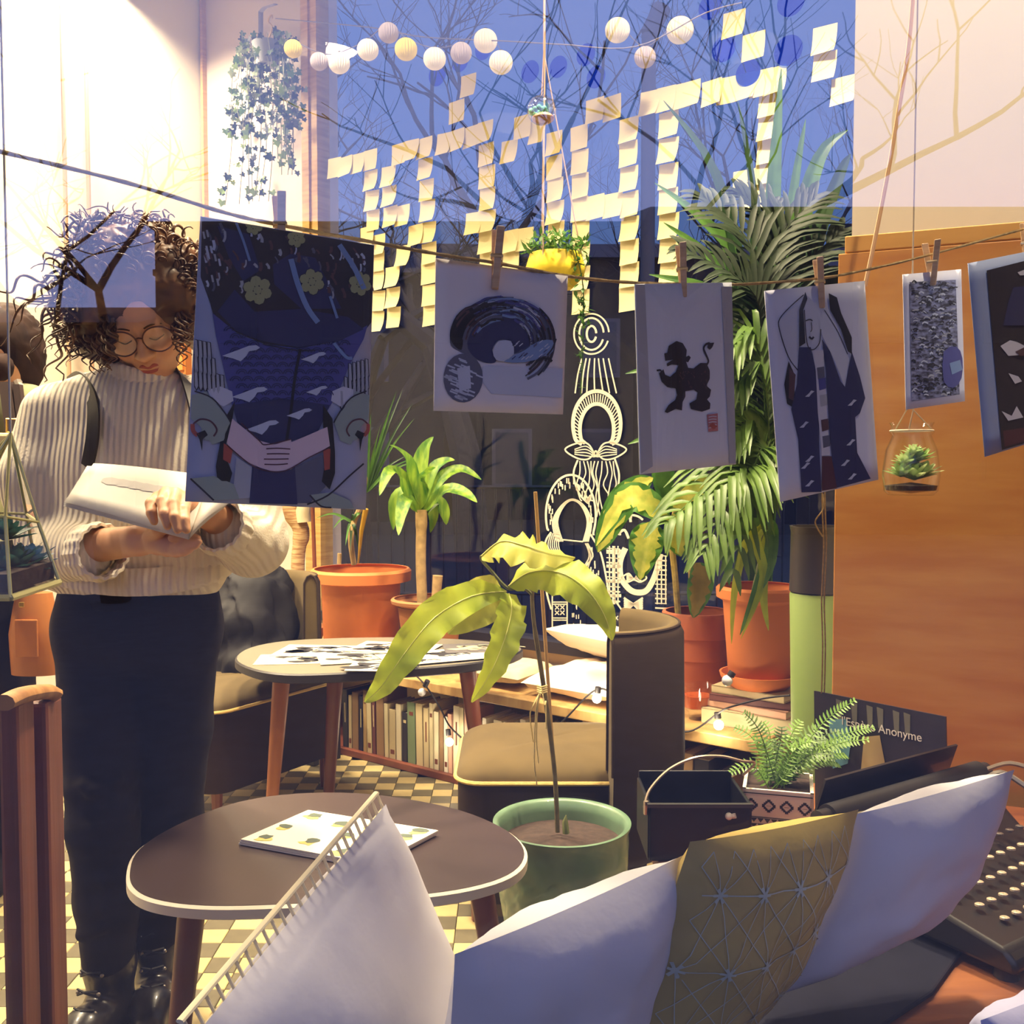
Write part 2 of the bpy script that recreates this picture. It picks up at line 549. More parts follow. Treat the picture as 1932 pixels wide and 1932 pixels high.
# ---------------------------------------------------------------- outside: street behind the photographer (seen only as reflections)
struct(MB().box((0, -14.5, -.45), (90, 30, .3)).build('ground_street', m_pave, smooth=0))
struct(MB().box((0, 28, -.45), (120, 46, .3)).build('ground_far', mat('dark_ground', (26, 25, 30), .9), smooth=0))
m_brick = mat('house_wall', (92, 82, 90), .9, vary=.2, scale=2)
m_roof = mat('house_roof', (60, 52, 58), .9)
m_hwin = mat('house_window', (40, 42, 56), .3)
def house(name, x0, x1, y0, y1, h, roof, label, wins, chimneys=(), m=None, facing=1, group=None):
    t = thing(name, ((x0 + x1) / 2, (y0 + y1) / 2, -.3), label, 'building', group)
    MB().box(((x0 + x1) / 2, (y0 + y1) / 2, h / 2 - .15), (x1 - x0, y1 - y0, h + .3)).build('wall', m or m_brick, t, smooth=0)
    ym = (y0 + y1) / 2
    MB().prism([(x0 - .2, y0 - .3, h), (x0 - .2, y1 + .3, h), (x0 - .2, ym, h + roof)], (x1 - x0 + .4, 0, 0)).build('roof', m_roof, t, smooth=0)
    yf = y1 + .02 if facing > 0 else y0 - .02
    for cx, cz in wins:
        f = MB().box((cx, yf, cz), (1.1, .1, 1.6)).build('window', mat('house_frame', (70, 68, 78), .6), t, smooth=0)
        MB().box((cx, yf + .04 * facing, cz), (.9, .06, 1.4)).build('pane', m_hwin, f, smooth=0)
    for cx, ct in chimneys:
        MB().box((cx, ym, (h + ct) / 2), (.75, .7, ct - h)).box((cx, ym, ct), (.9, .85, .15)).build('chimney', m or m_brick, t, smooth=0)
house('street_house', -26, -8.1, -28, -20, 4.2, 1.0, 'low house across the street, seen mirrored above the woman', [(-24 + 3 * k, 2.4) for k in range(6)], [(-8.5, 6.0), (-15, 6.2)])
house('street_house', -7.6, 2.6, -29, -20, 6.3, .7, 'tall grey house across the street, mirrored over the middle', [(-6 + 2.4 * k, z) for k in range(4) for z in (1.6, 4.6)])
house('street_house', 3.1, 24, -29, -20, 6.6, 1.0, 'long grey house across the street, mirrored on the right', [(5 + 2.8 * k, z) for k in range(6) for z in (1.6, 4.6)])
# beyond the far window
m_night = mat('night_facade', (26, 23, 34), .9, vary=.15, scale=1.5)
house('street_house', -30, -1.8, 26, 34, 6.2, 1.7, 'dark house beyond the far window behind the bare trees', [(-9 + 2.6 * k, z) for k in range(3) for z in (1.4, 4.2)], [(-7, 8.6)], m_night, -1)
house('street_house', -1.3, 5.6, 27, 34, 6.8, 1.2, 'dark house with a gabled roof beyond the lettering', [(0 + 2.4 * k, z) for k in range(3) for z in (1.4, 4.4)], [], m_night, -1)
house('street_house', 6.1, 34, 25, 34, 6.1, 1.6, 'dark row house beyond the palm', [(8 + 2.8 * k, z) for k in range(5) for z in (1.4, 4.2)], [(10, 8.2)], m_night, -1)
m_bark = mat('bark', (62, 54, 56), .9, vary=.3, scale=20)
def bare_tree(base, h, seed, label, spread=.55, trunk=.22, depth=5, group='bare trees outside'):
    rnd = random.Random(seed)
    t = thing('bare_tree', base, label, 'tree', group)
    tr, br = MB(), MB()
    def grow(p, d, l, r, lev):
        pts, q = [p], p.copy()
        dd = d.copy()
        for k in range(4):
            dd = (dd + Vector((rnd.uniform(-.2, .2), rnd.uniform(-.2, .2), rnd.uniform(-.08, .14)))).normalized()
            q = q + dd * l / 4
            pts.append(q.copy())
        (tr if lev == 0 else br).tube(pts, [r * (1 - .12 * k) for k in range(5)], 7 if lev < 2 else 4, caps=False)
        if lev >= depth:
            return
        for k in range(3 if lev < 2 else rnd.choice((2, 3, 3))):
            a = rnd.uniform(0, 2 * math.pi)
            side = Vector((math.cos(a), math.sin(a), rnd.uniform(-.1, .5)))
            nd = (dd * (1 - spread * .5) + side * spread).normalized()
            grow(pts[rnd.choice((2, 3, 4, 4))], nd, l * rnd.uniform(.6, .85), r * rnd.uniform(.42, .6), lev + 1)
    grow(Vector(base), Vector((0, 0, 1)), h * .34, trunk, 0)
    tr.build('trunk', m_bark, t)
    o = br.build('branches', m_bark, t)
    o['kind'] = 'stuff'
bare_tree((-.45, 12.5, -.3), 9.5, 3, 'forked bare tree in the middle of the far window', .62, .26, 6)
bare_tree((-2.3, 14.5, -.3), 8.5, 11, 'dense bare tree at the left of the far window', .75, .26, 7)
bare_tree((4.3, 16.0, -.3), 10.0, 5, 'slim bare tree behind the palm at the far window', .6, .15, 6)
bare_tree((-4.3, -9.5, -.3), 7.0, 21, 'bare street tree behind the photographer, mirrored in the hair', .7, .16, 5)
bare_tree((1.8, -11.0, -.3), 9.5, 23, 'bare street tree behind the photographer, mirrored in the middle', .65, .2, 5)
# railing across the far street
t = thing('railing', (0, 9.0, -.3), 'dark iron railing across the street beyond the far window', 'railing')
b = MB()
b.tube([(-5, 9, .98), (4.5, 9, .98)], .02, 6).tube([(-5, 9, .0), (4.5, 9, .0)], .02, 6)
b.build('rail', mat('iron', (26, 24, 36), .5), t)
b = MB()
for k in range(80):
    x = -4.95 + k * .12
    b.tube([(x, 9, -.3), (x, 9, .98)], .009, 5)
o = b.build('bars', MATS['iron'], t)
o['kind'] = 'stuff'
t = thing('street_post', P(1222, 430, 7.5).xy.to_3d() + Vector((0, 0, -.3)), 'grey street post between the letters beyond the far window', 'post')
q = P(1222, 430, 7.5)
MB().tube([(q.x, q.y, -.3), (q.x, q.y, 4.4)], .055, 10).build('post', mat('post_grey', (88, 86, 92), .7), t)
MB().tube([(q.x, q.y, 4.4), (q.x + .1, q.y, 4.6)], .07, 10).build('cap', MATS['post_grey'], t)
# ================================================================ furniture
m_legwood = wood('leg_wood', (176, 112, 62), (140, 84, 46), .4, 5, (1, 1, .15))
m_legdark = wood('leg_wood_dark', (128, 72, 50), (100, 54, 38), .4, 5, (1, 1, .15))
m_tabletop = mat('tabletop_brown', (62, 48, 46), .38, vary=.08, scale=4)
m_edge = mat('table_edge', (226, 216, 196), .5)
m_paper = mat('paper', (236, 230, 214), .75)
m_ink = mat('ink_black', (38, 36, 40), .8)
def slab_table(t, outline, z, thick, m_top, m_rim, inset=.006):
    n = len(outline)
    c = sum((Vector(p) for p in outline), Vector()) / n
    rings = []
    for dz, ins in ((0, inset), (-.004, 0), (-thick + .004, 0), (-thick, .008)):
        rings.append([Vector((p.x, p.y, z + dz)) - (Vector((p.x - c.x, p.y - c.y, 0)).normalized() * ins) for p in outline])
    b = MB()
    vs = [v for r_ in rings for v in r_]
    fs = [(i * n + k, i * n + (k + 1) % n, (i + 1) * n + (k + 1) % n, (i + 1) * n + k)[::-1] for i in range(3) for k in range(n)]
    fs.append(tuple(3 * n + k for k in range(n))[::-1])
    b.add(vs, fs)
    b.build('table_edge', m_rim, t, 50)
    MB().prism([Vector((v.x, v.y, z - .003)) for v in rings[0]], (0, 0, .0035)).build('tabletop', m_top, t, 30)
def closed_path(pts, n=5):
    k = len(pts)
    e = [pts[(i) % k] for i in range(-2, k + 3)]
    p = smooth_path(e, n)
    return p[2 * n:(2 + k) * n]

# front table: rounded triangle, dark brown with a white edge
TZ = .465
ol = [(238, 1648), (258, 1602), (330, 1556), (440, 1514), (560, 1496), (700, 1497), (850, 1522), (950, 1560), (994, 1603), (975, 1645), (890, 1676), (740, 1696), (560, 1708), (400, 1712), (300, 1702), (250, 1681)]
pts = closed_path([at_z(x, y, TZ) for x, y in ol][::-1])
if sum(p.x * q.y - q.x * p.y for p, q in zip(pts, pts[1:] + pts[:1])) < 0:
    pts = pts[::-1]
t = thing('coffee_table', (-.3, 1.88, 0), 'low rounded dark brown table with a white edge, holding a magazine', 'table')
slab_table(t, pts, TZ, .024, m_tabletop, m_edge)
for top, foot in (((-.56, 1.70), (-.60, 1.66)), ((-.07, 1.84), (.00, 1.80)), ((-.30, 2.08), (-.29, 2.16))):
    MB().tube([(foot[0], foot[1], 0), (top[0], top[1], TZ - .024)], [.016, .026], 12).build('leg', m_legdark, t)
# far table: long rounded top covered with prints
T2 = .555
t = thing('side_table', (-.44, 3.2, 0), 'black oval table covered with loose prints, by the bench', 'table')
ol = [(443, 1243), (470, 1222), (540, 1209), (660, 1203), (800, 1203), (920, 1210), (985, 1222), (960, 1238), (880, 1252), (760, 1262), (640, 1270), (540, 1272), (475, 1262)]
pts = closed_path([at_z(x, y, T2) for x, y in ol][::-1], 4)
if sum(p.x * q.y - q.x * p.y for p, q in zip(pts, pts[1:] + pts[:1])) < 0:
    pts = pts[::-1]
slab_table(t, pts, T2, .03, mat('tabletop_grey', (120, 114, 98), .4), m_dark)
for (ax, ay, d0), (bx, by, d1), m in (((532, 1288, 3.02), (506, 1545, 2.98), m_legwood), ((634, 1284, 3.17), (617, 1492, 3.20), m_legdark), ((882, 1270, 3.10), (918, 1465, 3.14), m_legdark)):
    a, c = P(ax, ay, d0), P(bx, by, d1)
    a.z = T2 - .03
    c.z = 0
    MB().tube([c, a], [.016, .028], 12).build('leg', m, t)
# loose prints on the far table
m_pp = [mat('print_cream', (188, 176, 146), .7), mat('print_white', (200, 192, 172), .7), mat('print_grey', (96, 92, 92), .7), mat('print_pink', (214, 190, 166), .7)]
SH = [(566, 1243, .27, .17, 6, 0, 'cream print with a small animal sketch at the left tip of the far table'), (610, 1228, .3, .2, -6, 1, 'white print with a dark oval drawing on the far table'), (690, 1240, .3, .17, 16, 0, 'cream print half under others in the middle of the far table'),
      (745, 1222, .28, .19, -14, 3, 'pinkish print near the back edge of the far table'), (820, 1238, .34, .2, 24, 1, 'white print with round black drawings at the right of the far table'), (905, 1222, .24, .16, 8, 2, 'dark grey print at the right tip of the far table'), (720, 1258, .2, .13, -4, 1, 'small white print at the front edge of the far table')]
for i, (px, py, w, h, ang, mi, lab) in enumerate(SH):
    c = at_z(px, py, T2 + .0015 + .0012 * i)
    rz = Matrix.Rotation(R(ang), 3, 'Z')
    t = thing('art_print', c, lab, 'print', 'loose prints on the far table')
    MB().box(c, (w, h, .001), rz).build('paper', m_pp[mi], t, smooth=0)
    b = MB()
    rnd = random.Random(i)
    for k in range(9):
        q = c + rz @ Vector((rnd.uniform(-.36, .36) * w, rnd.uniform(-.3, .3) * h, .0009))
        rr = rnd.uniform(.012, .036)
        b.poly([q + Vector((math.cos(a) * rr * rnd.uniform(.7, 1.8), math.sin(a) * rr * rnd.uniform(.4, 1), 0)) for a in [j * .7 for j in range(9)]])
        b.tube([q + Vector((rr, 0, 0)), q + Vector((rr * 2, rr * .6, 0)), q + Vector((rr * 3, 0, 0))], .0015, 4)
    b.build('drawing', m_ink if mi != 2 else m_pp[0], t, smooth=0)['kind'] = 'stuff'
# magazine on the front table
cs = [at_z(x, y, TZ + .002) for x, y in ((450, 1593), (578, 1537), (823, 1576), (702, 1640))]
t = thing('magazine', cs[0], 'white magazine with small green and yellow animals, on the brown table', 'magazine')
b = MB()
for k, dz in enumerate((0, .0035, .007)):
    b.prism([c + Vector((.002 * k, 0, dz)) for c in cs], (0, 0, .0028))
b.build('pages', m_paper, t, smooth=0)
def quadmap(c, u, v, up=0.0):
    p = (c[0] * (1 - u) + c[1] * u) * (1 - v) + (c[3] * (1 - u) + c[2] * u) * v
    n = (c[1] - c[0]).cross(c[3] - c[0]).normalized()
    return p + n * up
b = MB()
cs2 = [c + Vector((.004, 0, .0102)) for c in cs]
rnd = random.Random(4)
for (u, v) in ((.85, .12), (.45, .1), (.12, .12), (.75, .38), (.22, .42), (.5, .55), (.8, .62), (.12, .72), (.4, .8), (.7, .88), (.9, .9)):
    for m, dx, s_, up in ((0, -.03, .07, .0002), (1, .025, .062, .0006)):
        b.cur = m
        b.poly([quadmap(cs2, u + dx + math.cos(a) * s_ * rnd.uniform(.6, 1.2), v + math.sin(a) * s_ * rnd.uniform(.5, 1.1), -up) for a in [j * .628 for j in range(10)]][::-1])
o = b.build('cover_drawing', [mat('print_yellow', (206, 190, 110), .7), mat('print_green', (84, 96, 84), .7)], t, smooth=0)
o['kind'] = 'stuff'

# ---------------------------------------------------------------- bench under the far window
BH = .365
m_bench = wood('bench_wood', (198, 164, 104), (168, 130, 78), .5, 4, (6, 6, 1))
m_cream = mat('bench_cream', (206, 188, 140), .7, vary=.08)
BL, BE, BD = -.62, 1.80, .53      # extent along U from B0, depth
def bpt(s, z, dep=0): return B0 + U * s + N * dep + Vector((0, 0, z))
t = thing('window_bench', bpt(.6, 0), 'long low wooden bench with open book shelves under the far window', 'bench')
def bslab(name, s0, s1, z0, z1, d0, d1, m):
    return MB().prism([bpt(s0, z0, d0), bpt(s1, z0, d0), bpt(s1, z0, d1), bpt(s0, z0, d1)], (0, 0, z1 - z0)).build(name, m, t, smooth=0, bevel=.003)
bslab('seat_board', BL, BE, BH - .035, BH, -.015, BD, m_bench)
bslab('bottom_board', BL, BE, .0, .028, 0, BD, m_legdark)
bslab('back_board', BL, BE, .028, BH - .035, BD - .02, BD, m_cream)
bslab('end_board', BE - .03, BE, .028, BH - .035, 0, BD - .02, m_bench)
bslab('end_board', BL, BL + .03, .028, BH - .035, 0, BD - .02, mat('bench_dark', (50, 42, 40), .6))
bslab('divider', 1.16, 1.19, .028, BH - .035, 0, BD - .02, m_cream)
# books in the bench: spines towards the room
cols = [('cream', (214, 200, 160)), ('ivory', (226, 214, 182)), ('brown', (150, 118, 82)), ('dark blue', (44, 42, 60)), ('beige', (198, 180, 138)), ('maroon', (104, 60, 54)), ('tan', (176, 146, 96)), ('white', (236, 228, 206)), ('black', (44, 40, 42)), ('salmon', (214, 168, 142)), ('yellow', (214, 190, 84)), ('green', (112, 128, 92))]
m_block = mat('book_pages', (222, 208, 172), .85)
def book(s0, wd, h, dep, ci, lab, group, d0=.02, z=.028, lean=0):
    c = bpt(s0 + wd / 2, z, d0)
    t_ = thing('book', c, lab, 'book', group)
    Rz = Matrix.Rotation(-AW, 3, 'Z') @ Matrix.Rotation(R(lean), 3, 'Y')
    cn, rgb = cols[ci]
    b_ = MB()
    for x, sx, y, sy in ((0, wd, .0015, .003), (-wd / 2 + .001, .002, dep / 2, dep), (wd / 2 - .001, .002, dep / 2, dep)):
        b_.box(c + Rz @ Vector((x, y, h / 2)), (sx, sy, h), Rz)
    b_.build('cover', mat('cover_' + cn.replace(' ', '_'), rgb, .55), t_, smooth=0)
    MB().box(c + Rz @ Vector((0, dep / 2 - .003, h / 2)), (max(wd - .005, .004), dep - .008, h - .008), Rz).build('pages', m_block, t_, smooth=0)
    k_ = int(s0 * 977) % 5
    if k_ < 3:
        MB().box(c + Rz @ Vector((0, -.0004, h * (.82, .6, .14)[k_])), (wd * (.5, .22, .6)[k_], .0008, h * (.06, .34, .09)[k_]), Rz).build('spine_print', MATS['leg_wood_dark'] if ci not in (3, 8, 5) else m_cream, t_, smooth=0)
rnd = random.Random(12)
seq = [8, 4, 2, 3, 6, 4, 5, 2, 0, 4, 1, 8, 11, 4, 4, 0, 1, 2, 7, 9, 1, 0, 9, 6, 7, 1, 0, 7, 1, 7, 8, 10, 8, 7, 0, 1, 4, 7]
s0, i = -.02, 0
while s0 < 1.14:
    wd = rnd.uniform(.018, .042)
    ci = seq[i % len(seq)]
    book(s0, wd, rnd.uniform(.19, .26), rnd.uniform(.13, .17), ci, '%s book with a %s spine, counted from the left on the bench shelf' % (ordinal(i), cols[ci][0]), 'paperbacks on the bench shelf', lean=rnd.uniform(-1.5, .5))
    s0 += wd + .0035
    i += 1
s0 = 1.25
for k, (ci, h, wd) in enumerate([(8, .26, .05), (7, .22, .035), (5, .23, .016), (10, .24, .045), (0, .20, .04), (4, .22, .05), (2, .25, .04), (8, .24, .05), (5, .2, .03), (6, .2, .03)]):
    book(s0, wd, h, .16, ci, '%s book of the right bench compartment, with a %s spine' % (ordinal(k), cols[ci][0]), 'books in the right bench compartment')
    s0 += wd + .005
# mattress and pillow on the bench
m_linen = mat('linen', (232, 216, 196), .9, vary=.05, bump=.2, bscale=25)
def cushion(name, cs, thick, m, label, group=None, n=22, pinch=.06, seed=0, piping=None, category='cushion', wr=.004, p=.5):
    """cs: four corners (Vectors) of the middle surface; a filled pillow with pointed corners"""
    nrm = (cs[1] - cs[0]).cross(cs[3] - cs[0]).normalized()
    ctr = sum(cs, Vector()) / 4
    def pt(u, v, side):
        bu, bv = 1 - (2 * u - 1) ** 2, 1 - (2 * v - 1) ** 2
        uu = .5 + (u - .5) * (1 - pinch * bv)
        vv = .5 + (v - .5) * (1 - pinch * bu)
        q = quadmap(cs, uu, vv)
        th = thick * (bu * bv) ** p
        w = noise.noise(Vector((u * 4 + seed, v * 4, side * .3))) * wr * 2 + noise.noise(Vector((u * 11 + seed, v * 9, side))) * wr
        return q + nrm * side * (th / 2 + w * min(1, bu * bv * 3))
    b_ = MB()
    b_.sheet([[pt(i / n, j / n, 1) for i in range(n + 1)] for j in range(n + 1)])
    b_.sheet([[pt(i / n, j / n, -1) for i in range(n, -1, -1)] for j in range(n + 1)])
    o_ = b_.build(name, m, smooth=80)
    tag(o_, label, category, group)
    return o_, pt
mc = [bpt(.88, BH + .045, .03), bpt(1.25, BH + .045, .03), bpt(1.22, BH + .045, .47), bpt(.86, BH + .045, .47)]
o, _ = cushion('seat_cushion', mc, .085, m_linen, 'cream tufted mattress lying on the window bench', pinch=.02, wr=.008, p=.3)
mc = [bpt(.78, BH + .19, .30), bpt(1.30, BH + .17, .25), bpt(1.33, BH + .12, .50), bpt(.80, BH + .13, .50)]
o, _ = cushion('pillow', mc, .12, mat('pillow_cream', (230, 214, 190), .9), 'cream pillow lying on the bench under the painted figures', pinch=.05)
mc = [bpt(.55, BH + .05, .04), bpt(.86, BH + .05, .04), bpt(.84, BH + .05, .3), bpt(.52, BH + .05, .3)]
o, _ = cushion('bench_blanket', mc, .07, mat('blanket_beige', (206, 190, 160), .9, vary=.15, scale=30), 'folded beige cloth on the bench left of the mattress', pinch=.02, p=.25, category='blanket')

# ---------------------------------------------------------------- velvet tub chairs
m_velvet = mat('velvet_olive', (92, 76, 44), .8, vary=.25, scale=6, sheen=.08, spec=.2)
m_velvet2 = mat('velvet_brown_shaded', (54, 42, 32), .85, vary=.2, scale=6, spec=.2)
m_rope = mat('rope_trim', (196, 166, 96), .8, bump=.5, bscale=120)
def tub_chair(label, c, ang, half, depth, zseat, zback, a0, a1, ra, rd, base=.12):
    """seat block with rope trim, a curved back that wraps it from angle a0 to a1, four short legs"""
    t_ = thing('tub_chair', (c[0], c[1], 0), label, 'chair', 'olive velvet tub chairs')
    Rz = Matrix.Rotation(ang, 3, 'Z')
    C0 = Vector((c[0], c[1], 0))
    def rr(w, d, r_, n=6):
        out = []
        for cx, cy, s_ in ((w - r_, d - r_, 0), (-w + r_, d - r_, 1), (-w + r_, -d + r_, 2), (w - r_, -d + r_, 3)):
            for k in range(n + 1):
                a = math.pi / 2 * (s_ + k / n)
                out.append(Vector((cx + r_ * math.cos(a), cy + r_ * math.sin(a), 0)))
        return out
    b_ = MB()
    prof = [(base, -.012), (base + .01, 0), (zseat - .03, 0)]
    rows = []
    for z, off in prof:
        rows.append([C0 + Rz @ v + Vector((0, 0, z)) for v in rr(half + off, depth + off, .07)])
    rows = [r_ + [r_[0]] for r_ in rows]
    b_.sheet(rows)
    b_.poly([v for v in rows[0][:-1]][::-1])
    b_.build('seat_base', m_velvet2, t_, 60)
    b_ = MB()
    rows = []
    for k in range(9):
        q = k / 8
        s_ = math.cos(q * math.pi / 2) ** .4 if q < 1 else 0.02
        rows.append([C0 + Rz @ Vector((v.x * s_, v.y * s_, 0)) + Vector((0, 0, zseat - .03 + .055 * math.sin(q * math.pi / 2) + .004 * noise.noise(v * 9))) for v in rr(half + .004, depth + .004, .07)])
    rows = [r_ + [r_[0]] for r_ in rows]
    b_.sheet(rows)
    b_.build('seat', m_velvet, t_, 80)
    b_ = MB()
    rp = [C0 + Rz @ v + Vector((0, 0, zseat - .03)) for v in rr(half + .006, depth + .006, .07)]
    b_.tube(rp + [rp[0]], .0055, 6)
    b_.build('rope_trim', m_rope, t_)
    # back shell
    b_ = MB()
    n, inner, outer = 26, [], []
    th = .05
    cen = C0 + Rz @ Vector(rd)
    secs = []
    for k in range(n + 1):
        a = a0 + (a1 - a0) * k / n
        d_ = Rz @ Vector((math.cos(a), math.sin(a), 0))
        sec = []
        for rad, z in ((ra - th, base + .05), (ra - th - .005, zseat), (ra - th, zback - .03), (ra - th + .012, zback - .006), (ra - th / 2, zback), (ra - .012, zback - .006), (ra, zback - .03), (ra + .005, zseat), (ra - .01, base + .05)):
            sec.append(cen + d_ * rad + Vector((0, 0, z)))
        secs.append(sec)
    b_.sheet(secs)
    b_.m = [1 if (k_ % 8) >= 5 else 0 for k_ in range(len(b_.f))]  # outside of the back is darker: its shade put into the colour
    b_.poly(secs[0]); b_.poly(secs[-1][::-1])
    b_.build('backrest', [m_velvet, m_velvet2], t_, 50)
    pr = MB()
    pr.tube([secs[0][i] + (secs[0][i] - secs[1][i]).normalized() * .002 for i in range(1, 8)], .004, 6)
    pr.tube([s_[5] for s_ in secs], .004, 6)
    pr.build('piping', m_velvet2, t_)
    for sx in (-1, 1):
        for sy in (-1, 1):
            q = C0 + Rz @ Vector((sx * (half - .05), sy * (depth - .05), 0))
            MB().tube([q, q + Vector((0, 0, base + .01))], [.014, .02], 8).build('leg', m_legdark, t_)
tub_chair('olive velvet chair with its curved back to the right, behind the green pot', (.105, 2.655), 0, .245, .225, .405, .762, R(-82), R(62), .245, (.11, -.03, 0))
tub_chair('olive velvet chair with a dark coat over it, left of the far table', (-.948, 3.412), R(-32), .20, .30, .42, .775, R(25), R(160), .20, (-.05, .16, 0))
# dark coat over the left chair
m_coat = mat('coat_cloth', (25, 22, 22), .65, spec=.25, vary=.3, scale=10, bump=.4, bscale=14)
s = SDF((-1.45, 3.05, .15), (-.72, 4.0, .92), .009)
s.ell(P(470, 1120, 3.62), (.13, .11, .10), k=.03).ell(P(455, 1180, 3.56), (.14, .12, .12), k=.05).ell(P(470, 1250, 3.52), (.14, .11, .09), k=.04).ell(P(430, 1290, 3.5), (.12, .10, .05), k=.04)
s.cone(P(415, 1075, 3.6), P(520, 1085, 3.70), .04, .035, .04).cone(P(540, 1110, 3.66), P(530, 1270, 3.55), .035, .05, .05).cone(P(500, 1100, 3.58), P(480, 1260, 3.46), .02, .03, .02)
b = s.mesh()
b.v = [tuple(Vector(v) + Vector((1, 1, .6)) * (.020 * noise.noise(Vector((v[0] * 16, v[1] * 16, v[2] * 6))) + .010 * noise.noise(Vector((v[0] * 38, v[1] * 38, v[2] * 14))))) for v in b.v]
tag(b.build('coat', m_coat, smooth=80), 'dark crumpled coat heaped over the left velvet chair', 'coat')
# dark floor lamp foot / stand behind the left table leg
q = P(603, 1480, 3.86)
t = thing('speaker_box', (q.x, q.y, 0), 'narrow black box standing behind the far table left of the books', 'speaker')
MB().box((q.x, q.y, .19), (.10, .14, .38), -AW).build('cabinet', m_dark, t, smooth=0, bevel=.004)
MB().box((q.x - N.x * .072, q.y - N.y * .072, .20), (.08, .006, .32), -AW).build('front_grille', mat('grille', (26, 24, 28), .9), t, smooth=0)

# ---------------------------------------------------------------- wooden chair back at the lower left
m_old = wood('old_wood', (132, 76, 54), (104, 58, 42), .55, 5, (8, 8, .4))
m_oldtop = wood('worn_wood', (190, 140, 84), (160, 112, 66), .5, 6, (1, 8, 1))
t = thing('wooden_chair', (-.62, 1.28, 0), 'reddish wooden chair seen edge-on at the lower left, with a worn top rail', 'chair')
top = [P(8, 1326, 1.20), P(40, 1312, 1.24), P(85, 1305, 1.32), P(103, 1312, 1.34)]
MB().tube(smooth_path(top, 4), [.014] * 13, 10, flat=.75).build('top_rail', m_oldtop, t)
def post(x0, x1, d, y0=1318):
    a, c = P(x0, y0, d), P(x1, y0, d)
    w_ = (c - a).length
    m_ = (a + c) / 2
    return MB().box((m_.x, m_.y, m_.z / 2), (w_, .05, m_.z)).build('post', m_old, t, smooth=0, bevel=.006)
post(50, 103, 1.335)
post(12, 49, 1.275)
MB().box((P(49, 1400, 1.31).x, 1.315, .42), (.012, .02, .82)).build('groove_strip', m_oldtop, t, smooth=0)
MB().box((-.98, 1.22, .44), (.40, .40, .03), R(10)).build('seat', m_old, t, smooth=0, bevel=.005)
for x, y in ((-1.15, 1.36), (-1.12, 1.06)):
    MB().tube([(x, y, 0), (x, y, .43)], .018, 8).build('leg', m_old, t)
# black bench end / bag beside it
t = thing('leather_bag', P(10, 1500, 1.12), 'black leather bag at the left picture edge beside the wooden chair', 'bag')
a, c = P(-70, 1250, 1.05), P(14, 1250, 1.05)
b = MB()
rows = []
for k in range(11):
    z = .30 + .62 * k / 10
    w = .9 if k < 9 else .9 - .35 * (k - 8)
    rows.append([Vector((-.672 + .095 * w * math.copysign(abs(math.cos(q)) ** .5, math.cos(q)), 1.05 + .07 * w * math.copysign(abs(math.sin(q)) ** .5, math.sin(q)), z)) for q in [2 * math.pi * i / 24 for i in range(25)]])
b.sheet(rows); b.poly(rows[-1][:-1]); b.poly(rows[0][:-1][::-1])
b.build('body', mat('black_leather', (30, 27, 30), .5), t, 60)
MB().tube(smooth_path([(-.74, 1.05, .90), (-.73, 1.05, 1.02), (-.66, 1.05, 1.02), (-.63, 1.05, .90)], 5), .008, 8).build('handle', MATS['black_leather'], t)
MB().box((-.672, 1.05, .15), (.18, .13, .30)).build('base', MATS['black_leather'], t, smooth=0)
# ================================================================ pots
m_terra = mat('terracotta', (214, 124, 60), .7, vary=.12, scale=5)
m_terrad = mat('terracotta_dark', (176, 92, 52), .7, vary=.15, scale=5)
m_terrao = mat('terracotta_old', (178, 118, 68), .8, vary=.25, scale=9)
m_soil = mat('soil', (60, 44, 36), .95, vary=.4, scale=60, bump=.6, bscale=60)
def pot(name, c, prof, m, label, cat='pot', soil=None, seg=40):
    t_ = thing(name, c, label, cat)
    MB().lathe(prof, c, seg).build('pot_body', m, t_, 45)
    if soil:
        MB().lathe([(.001, soil[1] + .008), (soil[0] * .6, soil[1] + .004), (soil[0], soil[1])], c, 24).build('soil', m_soil, t_, 80)
    return t_
def wall_prof(outer, th=.008, lip=.0):
    """closed pot: outer profile from the foot up, then back down inside"""
    return [(.001, outer[0][1])] + outer + [(r - th, z) for r, z in outer[::-1][:-1]] + [(outer[0][0] - th, outer[0][1] + th), (.001, outer[0][1] + th)]
# big terracotta pot left of the far table (on the bench)
q = P(682, 1195, 4.12)
c1 = Vector((q.x, q.y, BH))
s_ = 3.72 / F
H1 = (P(682, 1072, 4.12).z - BH)
POT1 = pot('terracotta_pot', c1, wall_prof([(.138, 0), (.157, .02), (.165, H1 - .065), (.168, H1 - .06), (.210, H1 - .05), (.212, H1 - .01), (.202, H1)]), m_terra, 'large orange terracotta pot with a wide rim, left of the painted figures', soil=(.178, H1 - .05))
# small old terracotta pot beside it
q = P(812, 1225, 3.92)
c2 = Vector((q.x, q.y, BH))
H2 = P(812, 1128, 3.92).z - BH
POT2 = pot('terracotta_pot', c2, wall_prof([(.090, 0), (.10, .01), (.130, H2 - .03), (.156, H2 - .018), (.158, H2 - .006), (.152, H2)]), m_terrao, 'small weathered terracotta pot holding a cane plant, beside the larger pot', soil=(.135, H2 - .03))
# reddish pot behind the right chair
q = P(1315, 1300, 3.35)
c3 = Vector((q.x, q.y, BH))
H3 = P(1315, 1152, 3.35).z - BH
POT3 = pot('terracotta_pot', c3, wall_prof([(.081, 0), (.088, .01), (.103, H3 * .48), (.108, H3 * .49), (.110, H3 * .72), (.116, H3 * .73), (.121, H3 - .005), (.117, H3)]), m_terrad, 'reddish brown terracotta pot standing behind the right velvet chair', soil=(.105, H3 - .045))
